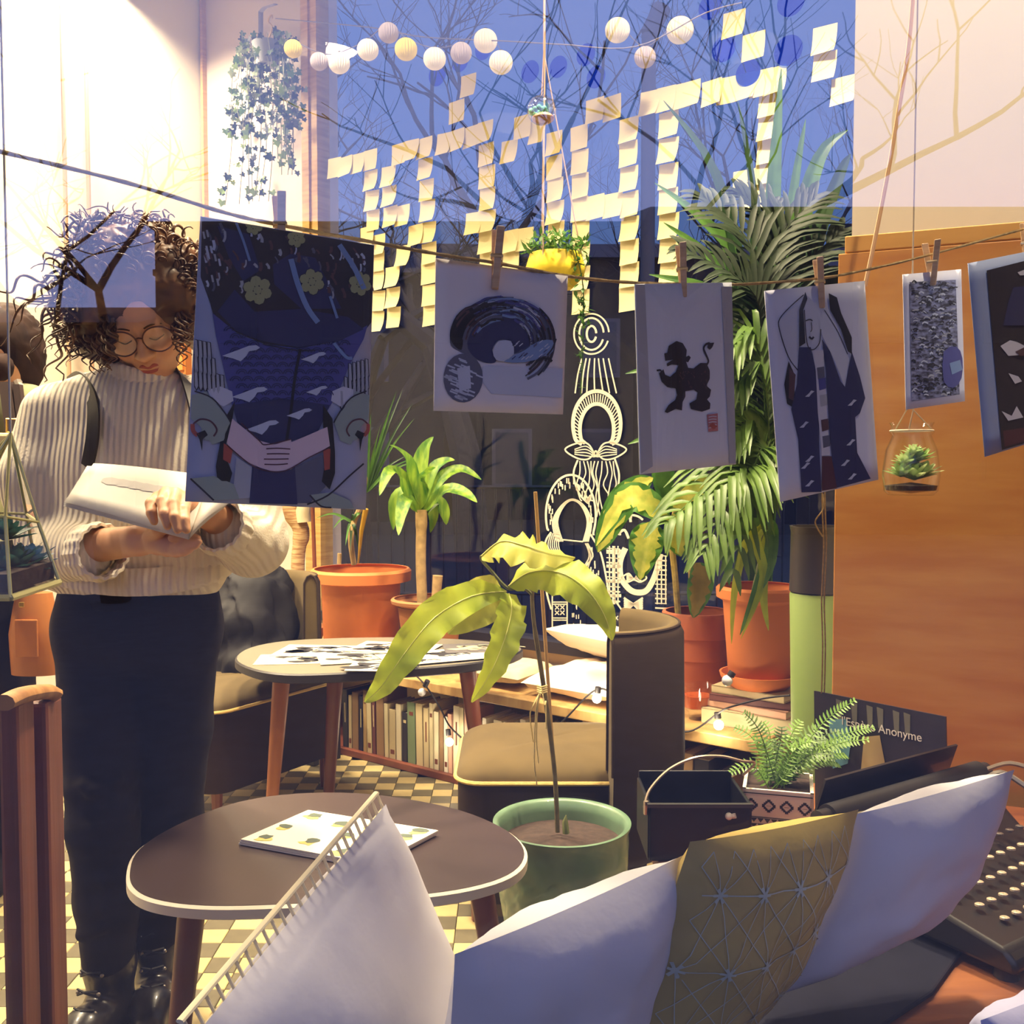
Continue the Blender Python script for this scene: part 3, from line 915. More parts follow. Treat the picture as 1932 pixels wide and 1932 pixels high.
# orange pot on a saucer on the stacked books
q = P(1432, 1295, 3.03)
ST = q.z
H4 = P(1432, 1105, 3.03).z - ST
c4 = Vector((q.x, q.y, ST))
POT4 = pot('terracotta_pot', c4, wall_prof([(.085, .022), (.094, .03), (.113, H4 - .05), (.115, H4 - .045), (.133, H4 - .035), (.135, H4 - .008), (.127, H4)]), m_terra, 'orange terracotta pot with a rolled rim, on a stack of books', soil=(.108, H4 - .06))
MB().lathe([(.001, 0), (.085, 0), (.118, .03), (.122, .045), (.116, .045), (.085, .012), (.001, .012)], c4, 36).build('saucer', m_terra, POT4, 45)
# the stack of books under it
hb = (ST - BH)
t0 = BH
stack = [(.30, .22, .42, 'cover_cream', 'cream'), (.27, .20, .20, 'cover_salmon', 'salmon'), (.26, .20, .18, 'cover_maroon', 'maroon'), (.24, .19, .20, 'cover_beige', 'beige')]
for k, (w, d, f, mn, cn) in enumerate(stack):
    h = hb * f - .0008
    a = -AW + R((3, -4, 5, -2)[k])
    cc = Vector((c4.x + .01, c4.y + .02, t0))
    t = thing('book', cc, '%s book lying flat, %s from the bottom of the stack under the orange pot' % (cn, ordinal(k)), 'book', 'books stacked under the orange pot')
    Rz = Matrix.Rotation(a, 3, 'Z')
    b = MB()
    b.box(cc + Vector((0, 0, .0015)), (w, d, .003), Rz).box(cc + Vector((0, 0, h - .0015)), (w, d, .003), Rz).box(cc + Rz @ Vector((0, -d / 2 + .0015, h / 2)), (w, .003, h), Rz)
    b.build('cover', MATS[mn], t, smooth=0)
    MB().box(cc + Vector((0, 0, h / 2)), (w - .008, d - .008, h - .006), Rz).build('pages', m_block, t, smooth=0)
    t0 += h + .0008
# tall pale green planter with a black inner pot
q0, q1 = P(1530, 1400, 2.42), P(1530, 1118, 2.42)
m_green = mat('planter_green', (126, 148, 80), .5)
zc = q1.z
r0, r1 = .044, .072
pl = Vector((q0.x + .012, q0.y, 0))
t = thing('tall_planter', pl, 'tall pale green tapered planter with a black pot in it, by the wooden panel', 'planter')
MB().lathe(wall_prof([(.045, 0), (.048, .01), (.068, zc - .005), (.066, zc)], .004), pl, 36).build('planter_body', m_green, t, 45)
MB().lathe([(.062, zc - .02), (.062, zc + .002), (.069, zc + .004), (.067, zc + .15), (.070, zc + .165), (.064, zc + .165), (.06, zc + .02), (.001, zc + .02)], pl, 36).build('inner_pot', mat('black_plastic', (40, 34, 34), .4), t, 45)
# green embossed pot in front
q = P(1060, 1548, 2.25)
gz = q.z
gc = Vector((q.x, q.y, 0))
m_glaze = mat('glaze_green', (104, 132, 106), .35, vary=.35, scale=9, coat=.3)
t = POTG = thing('planter_pot', gc, 'large green glazed pot with dimpled pattern, between table and velvet chair', 'pot')
b = MB()
seg, rows = 64, []
prof = [(.105, 0), (.112, .01)] + [(.112 + .043 * math.sin(k / 20 * 1.5), .01 + (gz - .075) * k / 20) for k in range(1, 21)] + [(.156, gz - .05), (.155, gz - .02), (.160, gz - .008), (.161, gz - .001), (.155, gz), (.146, gz - .006), (.143, gz - .03), (.140, gz - .07)]
for i, (r_, z) in enumerate(prof):
    row = []
    for k in range(seg + 1):
        a = 2 * math.pi * k / seg
        dd = 0
        if .012 < z < gz - .08 and i < 22:
            dd = -.0055 * max(0, math.sin(a * 16 + i * math.pi / 2 * 1.0) * math.cos(a * 0)) if i % 2 else -.0055 * max(0, -math.sin(a * 16))
        row.append(gc + Vector(((r_ + dd) * math.cos(a), (r_ + dd) * math.sin(a), z)))
    rows.append(row)
b.sheet(rows); b.poly(rows[0][:-1][::-1])
b.build('pot_body', m_glaze, t, 80)
MB().lathe([(.001, gz - .04), (.08, gz - .045), (.143, gz - .05)], gc, 32).build('soil', m_soil, t, 80)
# metal-handled black basket on the ledge
LZ = .52
q = P(1305, 1600, 1.66)
bc = Vector((q.x, q.y, LZ))
m_blk = mat('black_box', (17, 17, 18), .4, spec=.3)
zt = P(1305, 1505, 1.62).z
t = thing('black_tub', bc, 'black rectangular tub with a thin metal bail handle, on the window ledge', 'tub')
b = MB()
hw, hd = .083, .07
b.box((bc.x, bc.y - hd, (LZ + zt) / 2), (2 * hw, .006, zt - LZ)).box((bc.x, bc.y + hd, (LZ + zt + .012) / 2), (2 * hw, .006, zt + .012 - LZ)).box((bc.x - hw, bc.y, (LZ + zt) / 2), (.006, 2 * hd, zt - LZ)).box((bc.x + hw, bc.y, (LZ + zt) / 2), (.006, 2 * hd, zt - LZ)).box((bc.x, bc.y, LZ + .004), (2 * hw, 2 * hd, .008))
b.build('body', m_blk, t, smooth=0, bevel=.002)
MB().box((bc.x, bc.y - hd - .002, zt - .002), (2 * hw + .008, .008, .006)).build('rim', mat('rim_dark', (56, 54, 52), .3), t, smooth=0)
m_steel = mat('steel', (196, 180, 160), .3, metal=.9)
hl = [P(1216, 1523, 1.60), P(1226, 1490, 1.62), P(1262, 1452, 1.64), P(1310, 1430, 1.65), P(1360, 1427, 1.66), P(1400, 1436, 1.66), P(1424, 1440, 1.67), P(1402, 1462, 1.70)]
MB().tube(smooth_path(hl, 5), .0026, 6).build('handle', m_steel, t)
MB().tube([P(1376, 1540, 1.59), P(1388, 1539, 1.585)], .0045, 8).ball(P(1375, 1540, 1.585), .0062, 10, 8).build('knob', mat('knob_cream', (216, 204, 184), .4), t)
MB().box(P(1219, 1524, 1.595), (.007, .006, .022), R(20)).build('handle_mount', m_steel, t, smooth=0)

# ---------------------------------------------------------------- window ledge
m_ledge = wood('ledge_wood', (150, 92, 52), (122, 70, 42), .4, 3, (1, 7, 1))
lp = [(.24, 1.80), (.62, 1.99), (2.0, 1.425), (2.0, .70), (.62, .95), (.24, 1.20)]
t = thing('window_ledge', (1.0, 1.3, 0), 'dark wooden display ledge under the typewriter and cushions', 'ledge')
MB().prism([(x, y, LZ - .03) for x, y in lp][::-1], (0, 0, .03)).build('board', m_ledge, t, smooth=0, bevel=.003)
b = MB()
lb = [(.28, 1.76), (.62, 1.93), (1.95, 1.38), (1.95, .74), (.64, 1.0), (.28, 1.22)]
b.prism([(x, y, 0) for x, y in lb][::-1], (0, 0, LZ - .03))
b.build('base', m_dark, t, smooth=0)
# lower navy bench in front of it where the cushions stand
m_navy = mat('navy_cloth_and_shade', (30, 31, 44), .9, vary=.15, scale=20, spec=.12)
SZ = .43
t = thing('low_seat', (.3, .85, 0), 'dark navy padded low seat behind the glass, under the cushions', 'bench')
lp2 = [(-.42, .625), (1.9, .625), (1.9, .67), (.62, .93), (.22, 1.16), (-.02, 1.22), (-.42, .98)]
MB().prism([(x, y, SZ - .05) for x, y in lp2][::-1], (0, 0, .05)).build('pad', m_navy, t, smooth=0, bevel=.015)
MB().prism([(x * .97, y * .99 + .015, 0) for x, y in lp2][::-1], (0, 0, SZ - .05)).build('base', m_dark, t, smooth=0)
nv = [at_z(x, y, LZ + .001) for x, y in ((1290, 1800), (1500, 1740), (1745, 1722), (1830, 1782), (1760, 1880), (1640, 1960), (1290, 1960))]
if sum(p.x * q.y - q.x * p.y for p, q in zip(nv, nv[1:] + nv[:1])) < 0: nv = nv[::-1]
o = MB().prism(nv, (0, 0, .006)).build('blanket', m_navy, smooth=0, bevel=.003)  # dark sheet added where cushions and typewriter cast their shadow
tag(o, 'dark navy sheet standing for the shadow on the ledge beneath the right cushions', 'blanket')
# ---------------------------------------------------------------- cushions leaning at the window
m_cw = mat('cotton_white', (206, 205, 216), .85, bump=.12, bscale=90)
m_cy = mat('cotton_ochre', (184, 160, 84), .85, bump=.12, bscale=90)
# white cushion with a lattice hem, nearest
c_1 = [P(362, 1962, .655), P(728, 1517, .97), P(882, 1935, 1.08), P(640, 2480, .74)]
o, pt1 = cushion('cushion', c_1, .11, m_cw, 'white cushion with an openwork hem, pointing up in front of the brown table', 'cushions at the window', pinch=.0, seed=1.3, wr=.003)
nn = (c_1[1] - c_1[0]).cross(c_1[3] - c_1[0]).normalized()
d_e = (c_1[1] - c_1[0]); up_e = (c_1[0] - c_1[3]).normalized()
b = MB()
L_ = d_e.length
e0 = c_1[0] + up_e * -.005
for off, r_ in ((.0, .0042), (.022, .0032)):
    b.tube([e0 + d_e * k * .985 + up_e * off + nn * .002 for k in (0, .25, .5, .75, 1)], r_, 8, flat=.6)
for k in range(26):
    a = e0 + d_e * (.01 + .975 * k / 25) + nn * .002
    b.tube([a, a + up_e * .022], .0022, 6, flat=.6)
b.build('openwork_hem', mat('hem_cream', (226, 214, 178), .8), o)

o2, _ = cushion('cushion', [P(858, 1800, .70), P(1294, 1611, .90), P(1180, 1985, 1.0), P(812, 2280, .84)], .11, m_cw, 'plain white cushion left of the ochre one', 'cushions at the window', pinch=.03, seed=4.1)
c_3 = [P(1302, 1588, .86), P(1620, 1527, 1.06), P(1450, 1895, 1.12), P(1130, 2060, .95)]
o3, pt3 = cushion('cushion', c_3, .10, m_cy, 'ochre cushion printed with a pale net of star lines', 'cushions at the window', pinch=.03, seed=7.7)
o4, _ = cushion('cushion', [P(1618, 1535, 1.08), P(1914, 1452, 1.18), P(1800, 1700, 1.22), P(1440, 1890, 1.12)], .10, m_cw, 'plain white cushion at the far right, in front of the typewriter', 'cushions at the window', pinch=.03, seed=9.2)
# printed net on the ochre cushion: thin pale threads following its surface
b = MB()
cols_, rws = 8, 6
side = 1 if (Vector(pt3(.5, .5, 1)) - EYE).length < (Vector(pt3(.5, .5, -1)) - EYE).length else -1
nn3 = (c_3[1] - c_3[0]).cross(c_3[3] - c_3[0]).normalized() * side
def thread(u0, v0, u1, v1, w=.0007):
    n_ = max(3, int(math.hypot(u1 - u0, v1 - v0) * 16))
    L1, L2 = [], []
    d_ = Vector((-(v1 - v0), (u1 - u0))).normalized() * w / .3
    for k in range(n_ + 1):
        u, v = u0 + (u1 - u0) * k / n_, v0 + (v1 - v0) * k / n_
        if not (.02 < u < .98 and .02 < v < .98):
            continue
        L1.append(pt3(u + d_.x, v + d_.y, side) + nn3 * .0012)
        L2.append(pt3(u - d_.x, v - d_.y, side) + nn3 * .0012)
    if len(L1) > 1:
        b.sheet([L1, L2])
GU, GV = 1 / 5.2, 1 / 3.6
for j in range(-1, 6):
    v = .16 + j * GV
    thread(0, v, 1, v)
    for i in range(-2, 8):
        u = .14 + i * GU + (j % 2) * GU / 2
        for du in (-.5, .5, 1.5, -1.5):
            thread(u, v, u + du * GU, v + GV, .0005)
        if 0 < u < 1 and 0 < v < 1:
            for a in range(6):
                thread(u, v, u + 0.03 * math.cos(a * 1.047), v + .03 * math.sin(a * 1.047), .0015)
b.build('printed_net', mat('net_pale', (186, 192, 176), .8), o3, smooth=0)
# pale cushion corner at the lower right edge
o5, _ = cushion('cushion', [P(1850, 1925, .80), P(2050, 1840, .92), P(2100, 2100, .98), P(1860, 2140, .84)], .09, mat('cotton_lilac', (176, 178, 214), .85, bump=.15, bscale=90), 'lilac cushion corner at the lower right picture edge', 'cushions at the window', pinch=.03, seed=2.2)
# ================================================================ plants
m_lfd = leafmat('leaf_dark', (52, 84, 44), (34, 62, 34), 10)
m_lfm = leafmat('leaf_mid', (92, 136, 58), (60, 100, 44), 12)
m_lfl = leafmat('leaf_lime', (186, 198, 58), (150, 172, 50), 9, transl=.4)
m_lfy = leafmat('leaf_yellowgreen', (200, 198, 92), (168, 174, 68), 9, transl=.4)
m_stem = mat('stem_green', (104, 108, 62), .6, vary=.3, scale=30)
m_cane = mat('cane_bark', (176, 146, 96), .8, vary=.3, scale=40, bump=.4, bscale=50)
m_bamboo = mat('bamboo', (184, 146, 92), .5, vary=.15, scale=20)
Z = Vector((0, 0, 1))
def leaf_mesh(b, path, widths, up=Z, fold=.25, wave=0, seed=0, cross=4):
    """blade along a path: cross quads each side, folded at the midrib, edges waved"""
    path = [Vector(p) for p in path]
    n = len(path)
    rows = []
    for i, p in enumerate(path):
        t = (path[min(i + 1, n - 1)] - path[max(i - 1, 0)]).normalized()
        a = t.cross(up)
        a = a.normalized() if a.length > 1e-4 else Vector((1, 0, 0))
        nn = a.cross(t).normalized()
        row = []
        for k in range(-cross, cross + 1):
            q = k / cross
            w = widths[i] * q
            z = abs(q) * widths[i] * fold + (wave * widths[i] * abs(q) ** 2 * math.sin(i * 1.9 + seed + (1 if q > 0 else 2.2)) if wave else 0)
            row.append(p + a * w + nn * z)
        rows.append(row)
    b.sheet(rows)
def leaf(parent, path, w, m, name='leaf', up=Z, fold=.25, wave=0, n=12, seed=0, shape=(.35, .75), rib=None):
    pp = smooth_path(path, max(3, n // (len(path) - 1)))
    k = len(pp) - 1
    ws = []
    for i in range(len(pp)):
        t = i / k
        s_ = math.sin(math.pi * min(1, max(0, t)) ** shape[1]) ** .8 if 0 < t < 1 else 0
        ws.append(max(w * s_, w * .04))
    b = MB()
    leaf_mesh(b, pp, ws, up, fold, wave, seed)
    o_ = b.build(name, m, parent, 80)
    if rib:
        MB().tube([p + up * .0012 for p in pp], [max(.0006, w * .04 * (1 - i / k)) for i in range(len(pp))], 5).build('midrib', rib, o_)
    return o_
# ---- avocado-like plant in the green pot: stem, stake, five long drooping leaves
t = thing('potted_plant', Vector((gc.x, gc.y, gz - .045)), 'tall young plant with five long drooping yellow-green leaves, in the green pot', 'plant')
sp = [P(1052, 1570, 2.25), P(1048, 1480, 2.25), P(1040, 1400, 2.24), P(1022, 1270, 2.22), P(1008, 1180, 2.2), P(1004, 1125, 2.2), P(1008, 1102, 2.2)]
MB().tube(smooth_path(sp, 5), [.0055] * 20 + [.0045] * 11, 8).build('stem', mat('stem_brown', (108, 96, 62), .7, vary=.4, scale=40), t)
MB().tube(smooth_path([P(1004, 1122, 2.2), P(985, 1108, 2.18), P(958, 1110, 2.15), P(925, 1075, 2.16), P(910, 1058, 2.17), P(908, 1048, 2.17)], 5), .0036, 6).build('branch', m_stem, t)
rib = mat('midrib_pale', (206, 206, 120), .5)
def twig(a, c): MB().tube(smooth_path([a, (a + c) / 2 + Vector((0, 0, .006)), c], 4), .0022, 6).build('petiole', m_stem, t)
hub = P(958, 1110, 2.15)
leaf(t, [P(955, 1116, 2.15), P(890, 1125, 2.10), P(820, 1165, 2.03), P(765, 1230, 1.97), P(720, 1295, 1.95), P(688, 1325, 1.95)], .040, m_lfl, wave=.35, fold=.12, n=24, seed=1, up=Vector((.45, -.75, .4)), rib=rib)
leaf(t, [P(950, 1118, 2.16), P(920, 1128, 2.14), P(880, 1160, 2.13), P(846, 1196, 2.13)], .052, m_lfy, wave=.15, fold=.2, n=15, seed=2, up=Vector((.3, -.8, .35)), rib=rib)
leaf(t, [P(960, 1120, 2.15), P(965, 1150, 2.10), P(952, 1205, 2.05), P(925, 1270, 2.02), P(890, 1325, 2.02)], .036, m_lfl, wave=.3, fold=.15, n=20, seed=4, up=Vector((.35, -.8, .2)), rib=rib)
leaf(t, [P(908, 1050, 2.17), P(945, 1022, 2.12), P(990, 1030, 2.08), P(1040, 1045, 2.08), P(1085, 1052, 2.1)], .045, m_lfy, wave=.3, fold=-.35, n=20, seed=5, up=Vector((0, -.65, .75)), rib=rib)
leaf(t, [P(960, 1106, 2.15), P(1000, 1080, 2.12), P(1055, 1080, 2.06), P(1105, 1110, 2.02), P(1140, 1160, 2.01), P(1155, 1208, 2.02)], .046, m_lfl, wave=.25, fold=-.3, n=24, seed=7, up=Vector((-.25, -.75, .6)), rib=rib)
MB().tube([P(1010, 928, 2.24), P(1053, 1568, 2.27)], .0042, 8).build('bamboo_stake', m_bamboo, t)
MB().tube([P(1068, 1572, 2.2), P(1066, 1550, 2.2), P(1068, 1538, 2.2)], [.008, .007, .001], 7).build('shoot', m_stem, t)
b = MB()
for k, (dx, e) in enumerate(((-14, 1480), (-22, 1400), (8, 1375), (-10, 1440))):
    b.tube(smooth_path([P(1022, 1300, 2.19), P(1022 + dx * .7, 1330, 2.17), P(1022 + dx, e - 50, 2.18), P(1024 + dx * .8, e, 2.19)], 5), .0016, 5)
for k in range(4):
    b.tube([P(1014, 1293 + 4 * k, 2.19), P(1022, 1296 + 4 * k, 2.17), P(1032, 1293 + 4 * k, 2.19)], .002, 5)
b.build('raffia_tie', mat('raffia', (206, 188, 130), .8), t)['kind'] = 'stuff'

# ---- cane plant (dracaena) in the small old pot
top = P(795, 962, 3.92)
t = thing('potted_plant', c2 + Z * (H2 - .03), 'cane plant with a thick trunk and a tuft of broad striped leaves', 'plant')
MB().tube(smooth_path([P(797, 1140, 3.92), P(794, 1060, 3.92), P(795, 990, 3.92), top], 5), [.021] * 10 + [.024] * 6, 12).build('trunk', m_cane, t)
MB().tube([P(822, 1136, 3.88), P(826, 1086, 3.88)], [.018, .021], 10).build('stump', m_cane, t)
m_str = leafmat('leaf_striped', (150, 184, 62), (70, 124, 44), 16, stretch=(3, 3, .5))
for k, (pts, w) in enumerate([([(795, 960), (790, 900), (800, 850), (818, 824)], .030), ([(790, 965), (760, 905), (735, 890), (716, 935)], .030), ([(790, 968), (765, 930), (745, 950), (742, 1000)], .030), ([(795, 970), (770, 940), (757, 970), (752, 1010)], .026), ([(798, 962), (830, 905), (870, 885), (908, 905)], .024), ([(800, 966), (840, 925), (875, 930), (900, 948)], .026),
                              ([(798, 972), (822, 945), (838, 965), (842, 990)], .026), ([(795, 960), (775, 880), (752, 850), (735, 840)], .022), ([(797, 958), (815, 890), (838, 870), (858, 868)], .022), ([(792, 962), (800, 905), (812, 890), (812, 880)], .03), ([(796, 970), (810, 950), (818, 975), (812, 1005)], .022)]):
    dd = [0, -.04, -.10, -.16] if k % 2 else [0, .03, .05, .05]
    leaf(t, [P(x, y, 3.92 + dd[i]) for i, (x, y) in enumerate(pts)], w * 1.15, m_str, fold=.25, n=12, seed=k, up=Vector((0, -.7, .7)))
# ---- spiky blades and twisted stems in the large pot
t = thing('potted_plant', c1 + Z * (H1 - .05), 'spiky plant with twisted stems and thin long blades, in the large pot', 'plant')
MB().tube(smooth_path([P(668, 1065, 4.12), P(662, 1020, 4.1), P(668, 985, 4.12), P(680, 955, 4.12), P(690, 900, 4.12)], 5), .012, 8).build('trunk', m_cane, t)
MB().tube([P(676, 1062, 4.06), P(682, 1000, 4.02), P(690, 960, 4.0)], [.004, .009, .012], 7).build('leaf_stalk', leafmat('leaf_yellow', (206, 170, 60), (180, 140, 50)), t)
MB().tube([P(640, 1064, 4.06), P(641, 1044, 4.06)], .009, 7).build('stump', m_cane, t)
rnd = random.Random(5)
for k in range(26):
    bx, by = (692, 930) if k < 18 else (664, 985)
    a = R(rnd.uniform(18, 160)) if k < 18 else R(rnd.uniform(150, 300))
    L_ = rnd.uniform(120, 240) if k < 18 else rnd.uniform(50, 110)
    x1, y1 = bx + math.cos(a) * L_ * .55, by - math.sin(a) * L_
    if k >= 18:
        x1, y1 = bx + rnd.uniform(-70, 40), by + rnd.uniform(-10, 60)
    leaf(t, [P(bx, by, 4.12), P((bx + x1) / 2, (by + y1) / 2 - 12, 4.10), P(x1, y1, 4.12 + rnd.uniform(-.2, .1))], .007, m_lfm if k % 3 else m_lfd, 'blade', fold=.3, n=8, up=Vector((0, -.8, .5)), shape=(.35, .5))
# ---- thick trunk with a pale wrap farther left, in a clay pot
q = P(562, 1070, 4.30)
t = thing('potted_plant', (q.x, q.y, BH), 'thick bare cutting with peeling bark, in a low dish left of the large pot', 'plant')
MB().lathe([(.001, 0), (.09, 0), (.12, .10), (.114, .10), (.085, .03), (.001, .03)], (q.x, q.y, BH), 28).build('dish', m_terrao, t)
MB().tube(smooth_path([(q.x, q.y, BH + .03), P(562, 1060, 4.30), P(568, 1000, 4.30), P(545, 960, 4.30), P(540, 900, 4.30)], 5), [.03] * 8 + [.036] * 13, 10).build('trunk', wood('peeling_bark', (150, 104, 66), (206, 180, 130), .8, 18), t)
MB().tube([P(574, 985, 4.28), P(572, 965, 4.28), P(580, 930, 4.28)], .032, 10).build('wrap', mat('sack_cloth', (206, 194, 160), .9), t)
MB().tube([P(594, 1075, 4.25), P(590, 960, 4.25), P(600, 880, 4.25)], .009, 7).build('stake', m_legdark, t)

# ---- dieffenbachia in the reddish pot: patterned leaves
def vari():
    m = leafmat('leaf_variegated', (228, 222, 104), (170, 186, 76), 26, stretch=(1, 1, 1), transl=.25)
    return m
m_var = vari()
m_rim = leafmat('leaf_edge_green', (92, 146, 62), (66, 118, 50), 12)
t = thing('potted_plant', c3 + Z * (H3 - .045), 'plant with broad cream-and-green mottled leaves, in the reddish pot', 'plant')
MB().tube(smooth_path([P(1280, 1165, 3.35), P(1274, 1090, 3.35), P(1268, 1020, 3.35), P(1275, 960, 3.35)], 5), .011, 8).build('stem', mat('stem_mottled', (150, 128, 66), .7, vary=.5, scale=50), t)
MB().tube(smooth_path([P(1312, 1170, 3.33), P(1305, 1120, 3.33), P(1300, 1040, 3.35), P(1290, 980, 3.35)], 5), .008, 8).build('stem', MATS['stem_mottled'], t)
def varleaf(pts, w, d, up, seed=0, cen=m_var, dd=(0, 0, 0, 0)):
    path = [P(x, y, d + dd[i]) for i, (x, y) in enumerate(pts)]
    o_ = leaf(t, path, w, m_rim, up=up, fold=.12, wave=.12, n=15, seed=seed, shape=(.35, .8))
    pp = smooth_path(path, 5)
    off = Vector(up).normalized() * -.002
    off = off if off.dot(EYE - pp[0]) > 0 else -off
    b = MB()
    k = len(pp) - 1
    ws = [max(.001, .72 * w * math.sin(math.pi * (i / k) ** .8) ** .9 * (1 + .25 * math.sin(i * 2.6 + seed))) if 0 < i < k else .001 for i in range(len(pp))]
    leaf_mesh(b, [p + off for p in pp], ws, up, .12)
    b.build('pale_centre', cen, o_, 80)
    return o_
UPF = Vector((0, -.95, .3))
varleaf([(1262, 985), (1215, 945), (1175, 945), (1125, 1030)], .05, 3.17, UPF, 1)
varleaf([(1225, 985), (1222, 1010), (1214, 1050), (1208, 1094)], .056, 3.11, UPF, 2)
varleaf([(1128, 1042), (1165, 960), (1200, 920), (1232, 902)], .050, 3.23, Vector((.2, -.9, .3)), 3)
varleaf([(1262, 975), (1275, 990), (1278, 1020), (1285, 1050)], .050, 3.19, UPF, 5)
varleaf([(1312, 1062), (1322, 1090), (1316, 1130), (1308, 1166)], .043, 3.21, UPF, 6, leafmat('leaf_ageing', (160, 146, 70), (130, 122, 56), 20))
varleaf([(1270, 970), (1300, 930), (1330, 910), (1350, 935)], .045, 3.37, UPF, 8)
varleaf([(1265, 960), (1250, 900), (1262, 860), (1285, 850)], .04, 3.42, UPF, 9, m_lfm)

# ---- palm fronds: each frond one part
def frond(parent, pts, n, L_, w, m, name='frond', spread=70, droop=.35, seed=0, up=Z):
    rnd_ = random.Random(seed)
    pp = smooth_path(pts, 8)
    b = MB()
    k = len(pp) - 1
    b.tube(pp, [.004 * (1 - .7 * i / k) + .0008 for i in range(k + 1)], 5)
    for i in range(n):
        s_ = .18 + .82 * i / (n - 1)
        q = pp[int(s_ * k)]
        tn = (pp[min(k, int(s_ * k) + 1)] - pp[max(0, int(s_ * k) - 1)]).normalized()
        sd = tn.cross(up).normalized()
        for sg in (-1, 1):
            l = L_ * (math.sin(math.pi * (.12 + .8 * s_)) ** .7) * rnd_.uniform(.85, 1.1)
            a = R(spread * (1 - .55 * s_) * rnd_.uniform(.85, 1.1))
            d_ = tn * math.cos(a) + sd * sg * math.sin(a) + up * .15
            e1 = q + d_ * l * .5
            e2 = q + d_ * l + Vector((0, 0, -droop * l))
            leaf_mesh(b, smooth_path([q, e1, e2], 2), [w * .4, w, w * .95, w * .7, w * .1], up, .3, cross=1)
    return b.build(name, m, parent, 60)
t = thing('potted_palm', c4 + Z * (H4 - .06), 'large palm with long arching fronds, in the orange pot beside the green planter', 'palm')
base = P(1432, 1120, 3.03)
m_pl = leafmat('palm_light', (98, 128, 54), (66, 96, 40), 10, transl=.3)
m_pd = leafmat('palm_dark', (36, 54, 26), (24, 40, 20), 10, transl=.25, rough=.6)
stalks = MB()
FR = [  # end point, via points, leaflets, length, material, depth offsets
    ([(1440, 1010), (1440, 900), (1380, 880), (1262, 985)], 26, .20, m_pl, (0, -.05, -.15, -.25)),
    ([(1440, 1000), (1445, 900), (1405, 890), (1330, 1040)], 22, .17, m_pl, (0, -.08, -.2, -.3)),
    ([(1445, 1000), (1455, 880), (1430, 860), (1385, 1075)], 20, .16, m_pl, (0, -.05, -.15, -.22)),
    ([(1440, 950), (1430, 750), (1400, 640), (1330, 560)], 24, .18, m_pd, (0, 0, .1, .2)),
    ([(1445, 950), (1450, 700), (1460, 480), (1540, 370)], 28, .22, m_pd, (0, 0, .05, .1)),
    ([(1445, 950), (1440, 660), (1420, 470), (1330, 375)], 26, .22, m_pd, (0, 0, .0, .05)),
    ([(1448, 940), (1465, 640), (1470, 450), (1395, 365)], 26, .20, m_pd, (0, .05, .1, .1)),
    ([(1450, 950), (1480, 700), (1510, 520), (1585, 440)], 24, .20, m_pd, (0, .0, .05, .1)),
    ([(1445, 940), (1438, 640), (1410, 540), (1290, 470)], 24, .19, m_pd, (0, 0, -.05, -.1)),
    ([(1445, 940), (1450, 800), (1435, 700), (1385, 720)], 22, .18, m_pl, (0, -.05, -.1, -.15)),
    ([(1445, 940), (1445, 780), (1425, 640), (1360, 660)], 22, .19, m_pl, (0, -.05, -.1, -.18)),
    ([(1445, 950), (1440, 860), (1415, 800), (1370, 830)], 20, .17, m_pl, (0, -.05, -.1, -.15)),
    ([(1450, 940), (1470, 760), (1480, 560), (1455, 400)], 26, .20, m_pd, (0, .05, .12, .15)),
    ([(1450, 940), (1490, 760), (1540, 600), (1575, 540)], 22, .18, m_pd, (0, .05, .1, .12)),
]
for k, (pts, n, L_, m, dd) in enumerate(FR):
    pp = [P(x, y, 3.03 + dd[i]) for i, (x, y) in enumerate(pts)]
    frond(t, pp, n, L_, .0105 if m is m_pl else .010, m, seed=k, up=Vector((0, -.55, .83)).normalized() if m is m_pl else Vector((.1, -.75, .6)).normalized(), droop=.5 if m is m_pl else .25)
    stalks.tube(smooth_path([base + Vector((random.uniform(-.03, .03), random.uniform(-.03, .03), -.06)), (base + pp[0]) / 2, pp[0]], 4), .006, 6)
stalks.build('stalks', m_stem, t)['kind'] = 'stuff'
# single broad blades hanging over the pot
for k, (pts, w, m) in enumerate([([(1440, 1000), (1425, 1020), (1440, 1090), (1398, 1205)], .016, m_lfl), ([(1450, 1000), (1452, 1040), (1425, 1120), (1396, 1198)], .018, m_lfm), ([(1448, 1000), (1440, 1060), (1440, 1130), (1450, 1190)], .016, m_lfl), ([(1440, 980), (1375, 1010), (1372, 1060), (1376, 1105)], .022, m_lfm), ([(1450, 980), (1458, 1000), (1456, 1060), (1440, 1110)], .016, m_lfm), ([(1440, 985), (1405, 1030), (1385, 1120), (1380, 1215)], .013, m_lfl)]):
    leaf(t, [P(x, y, 3.03 - .06 - .05 * i) for i, (x, y) in enumerate(pts)], w, m, 'blade', fold=.25, n=12, up=Vector((0, -.95, .2)), shape=(.35, .7))
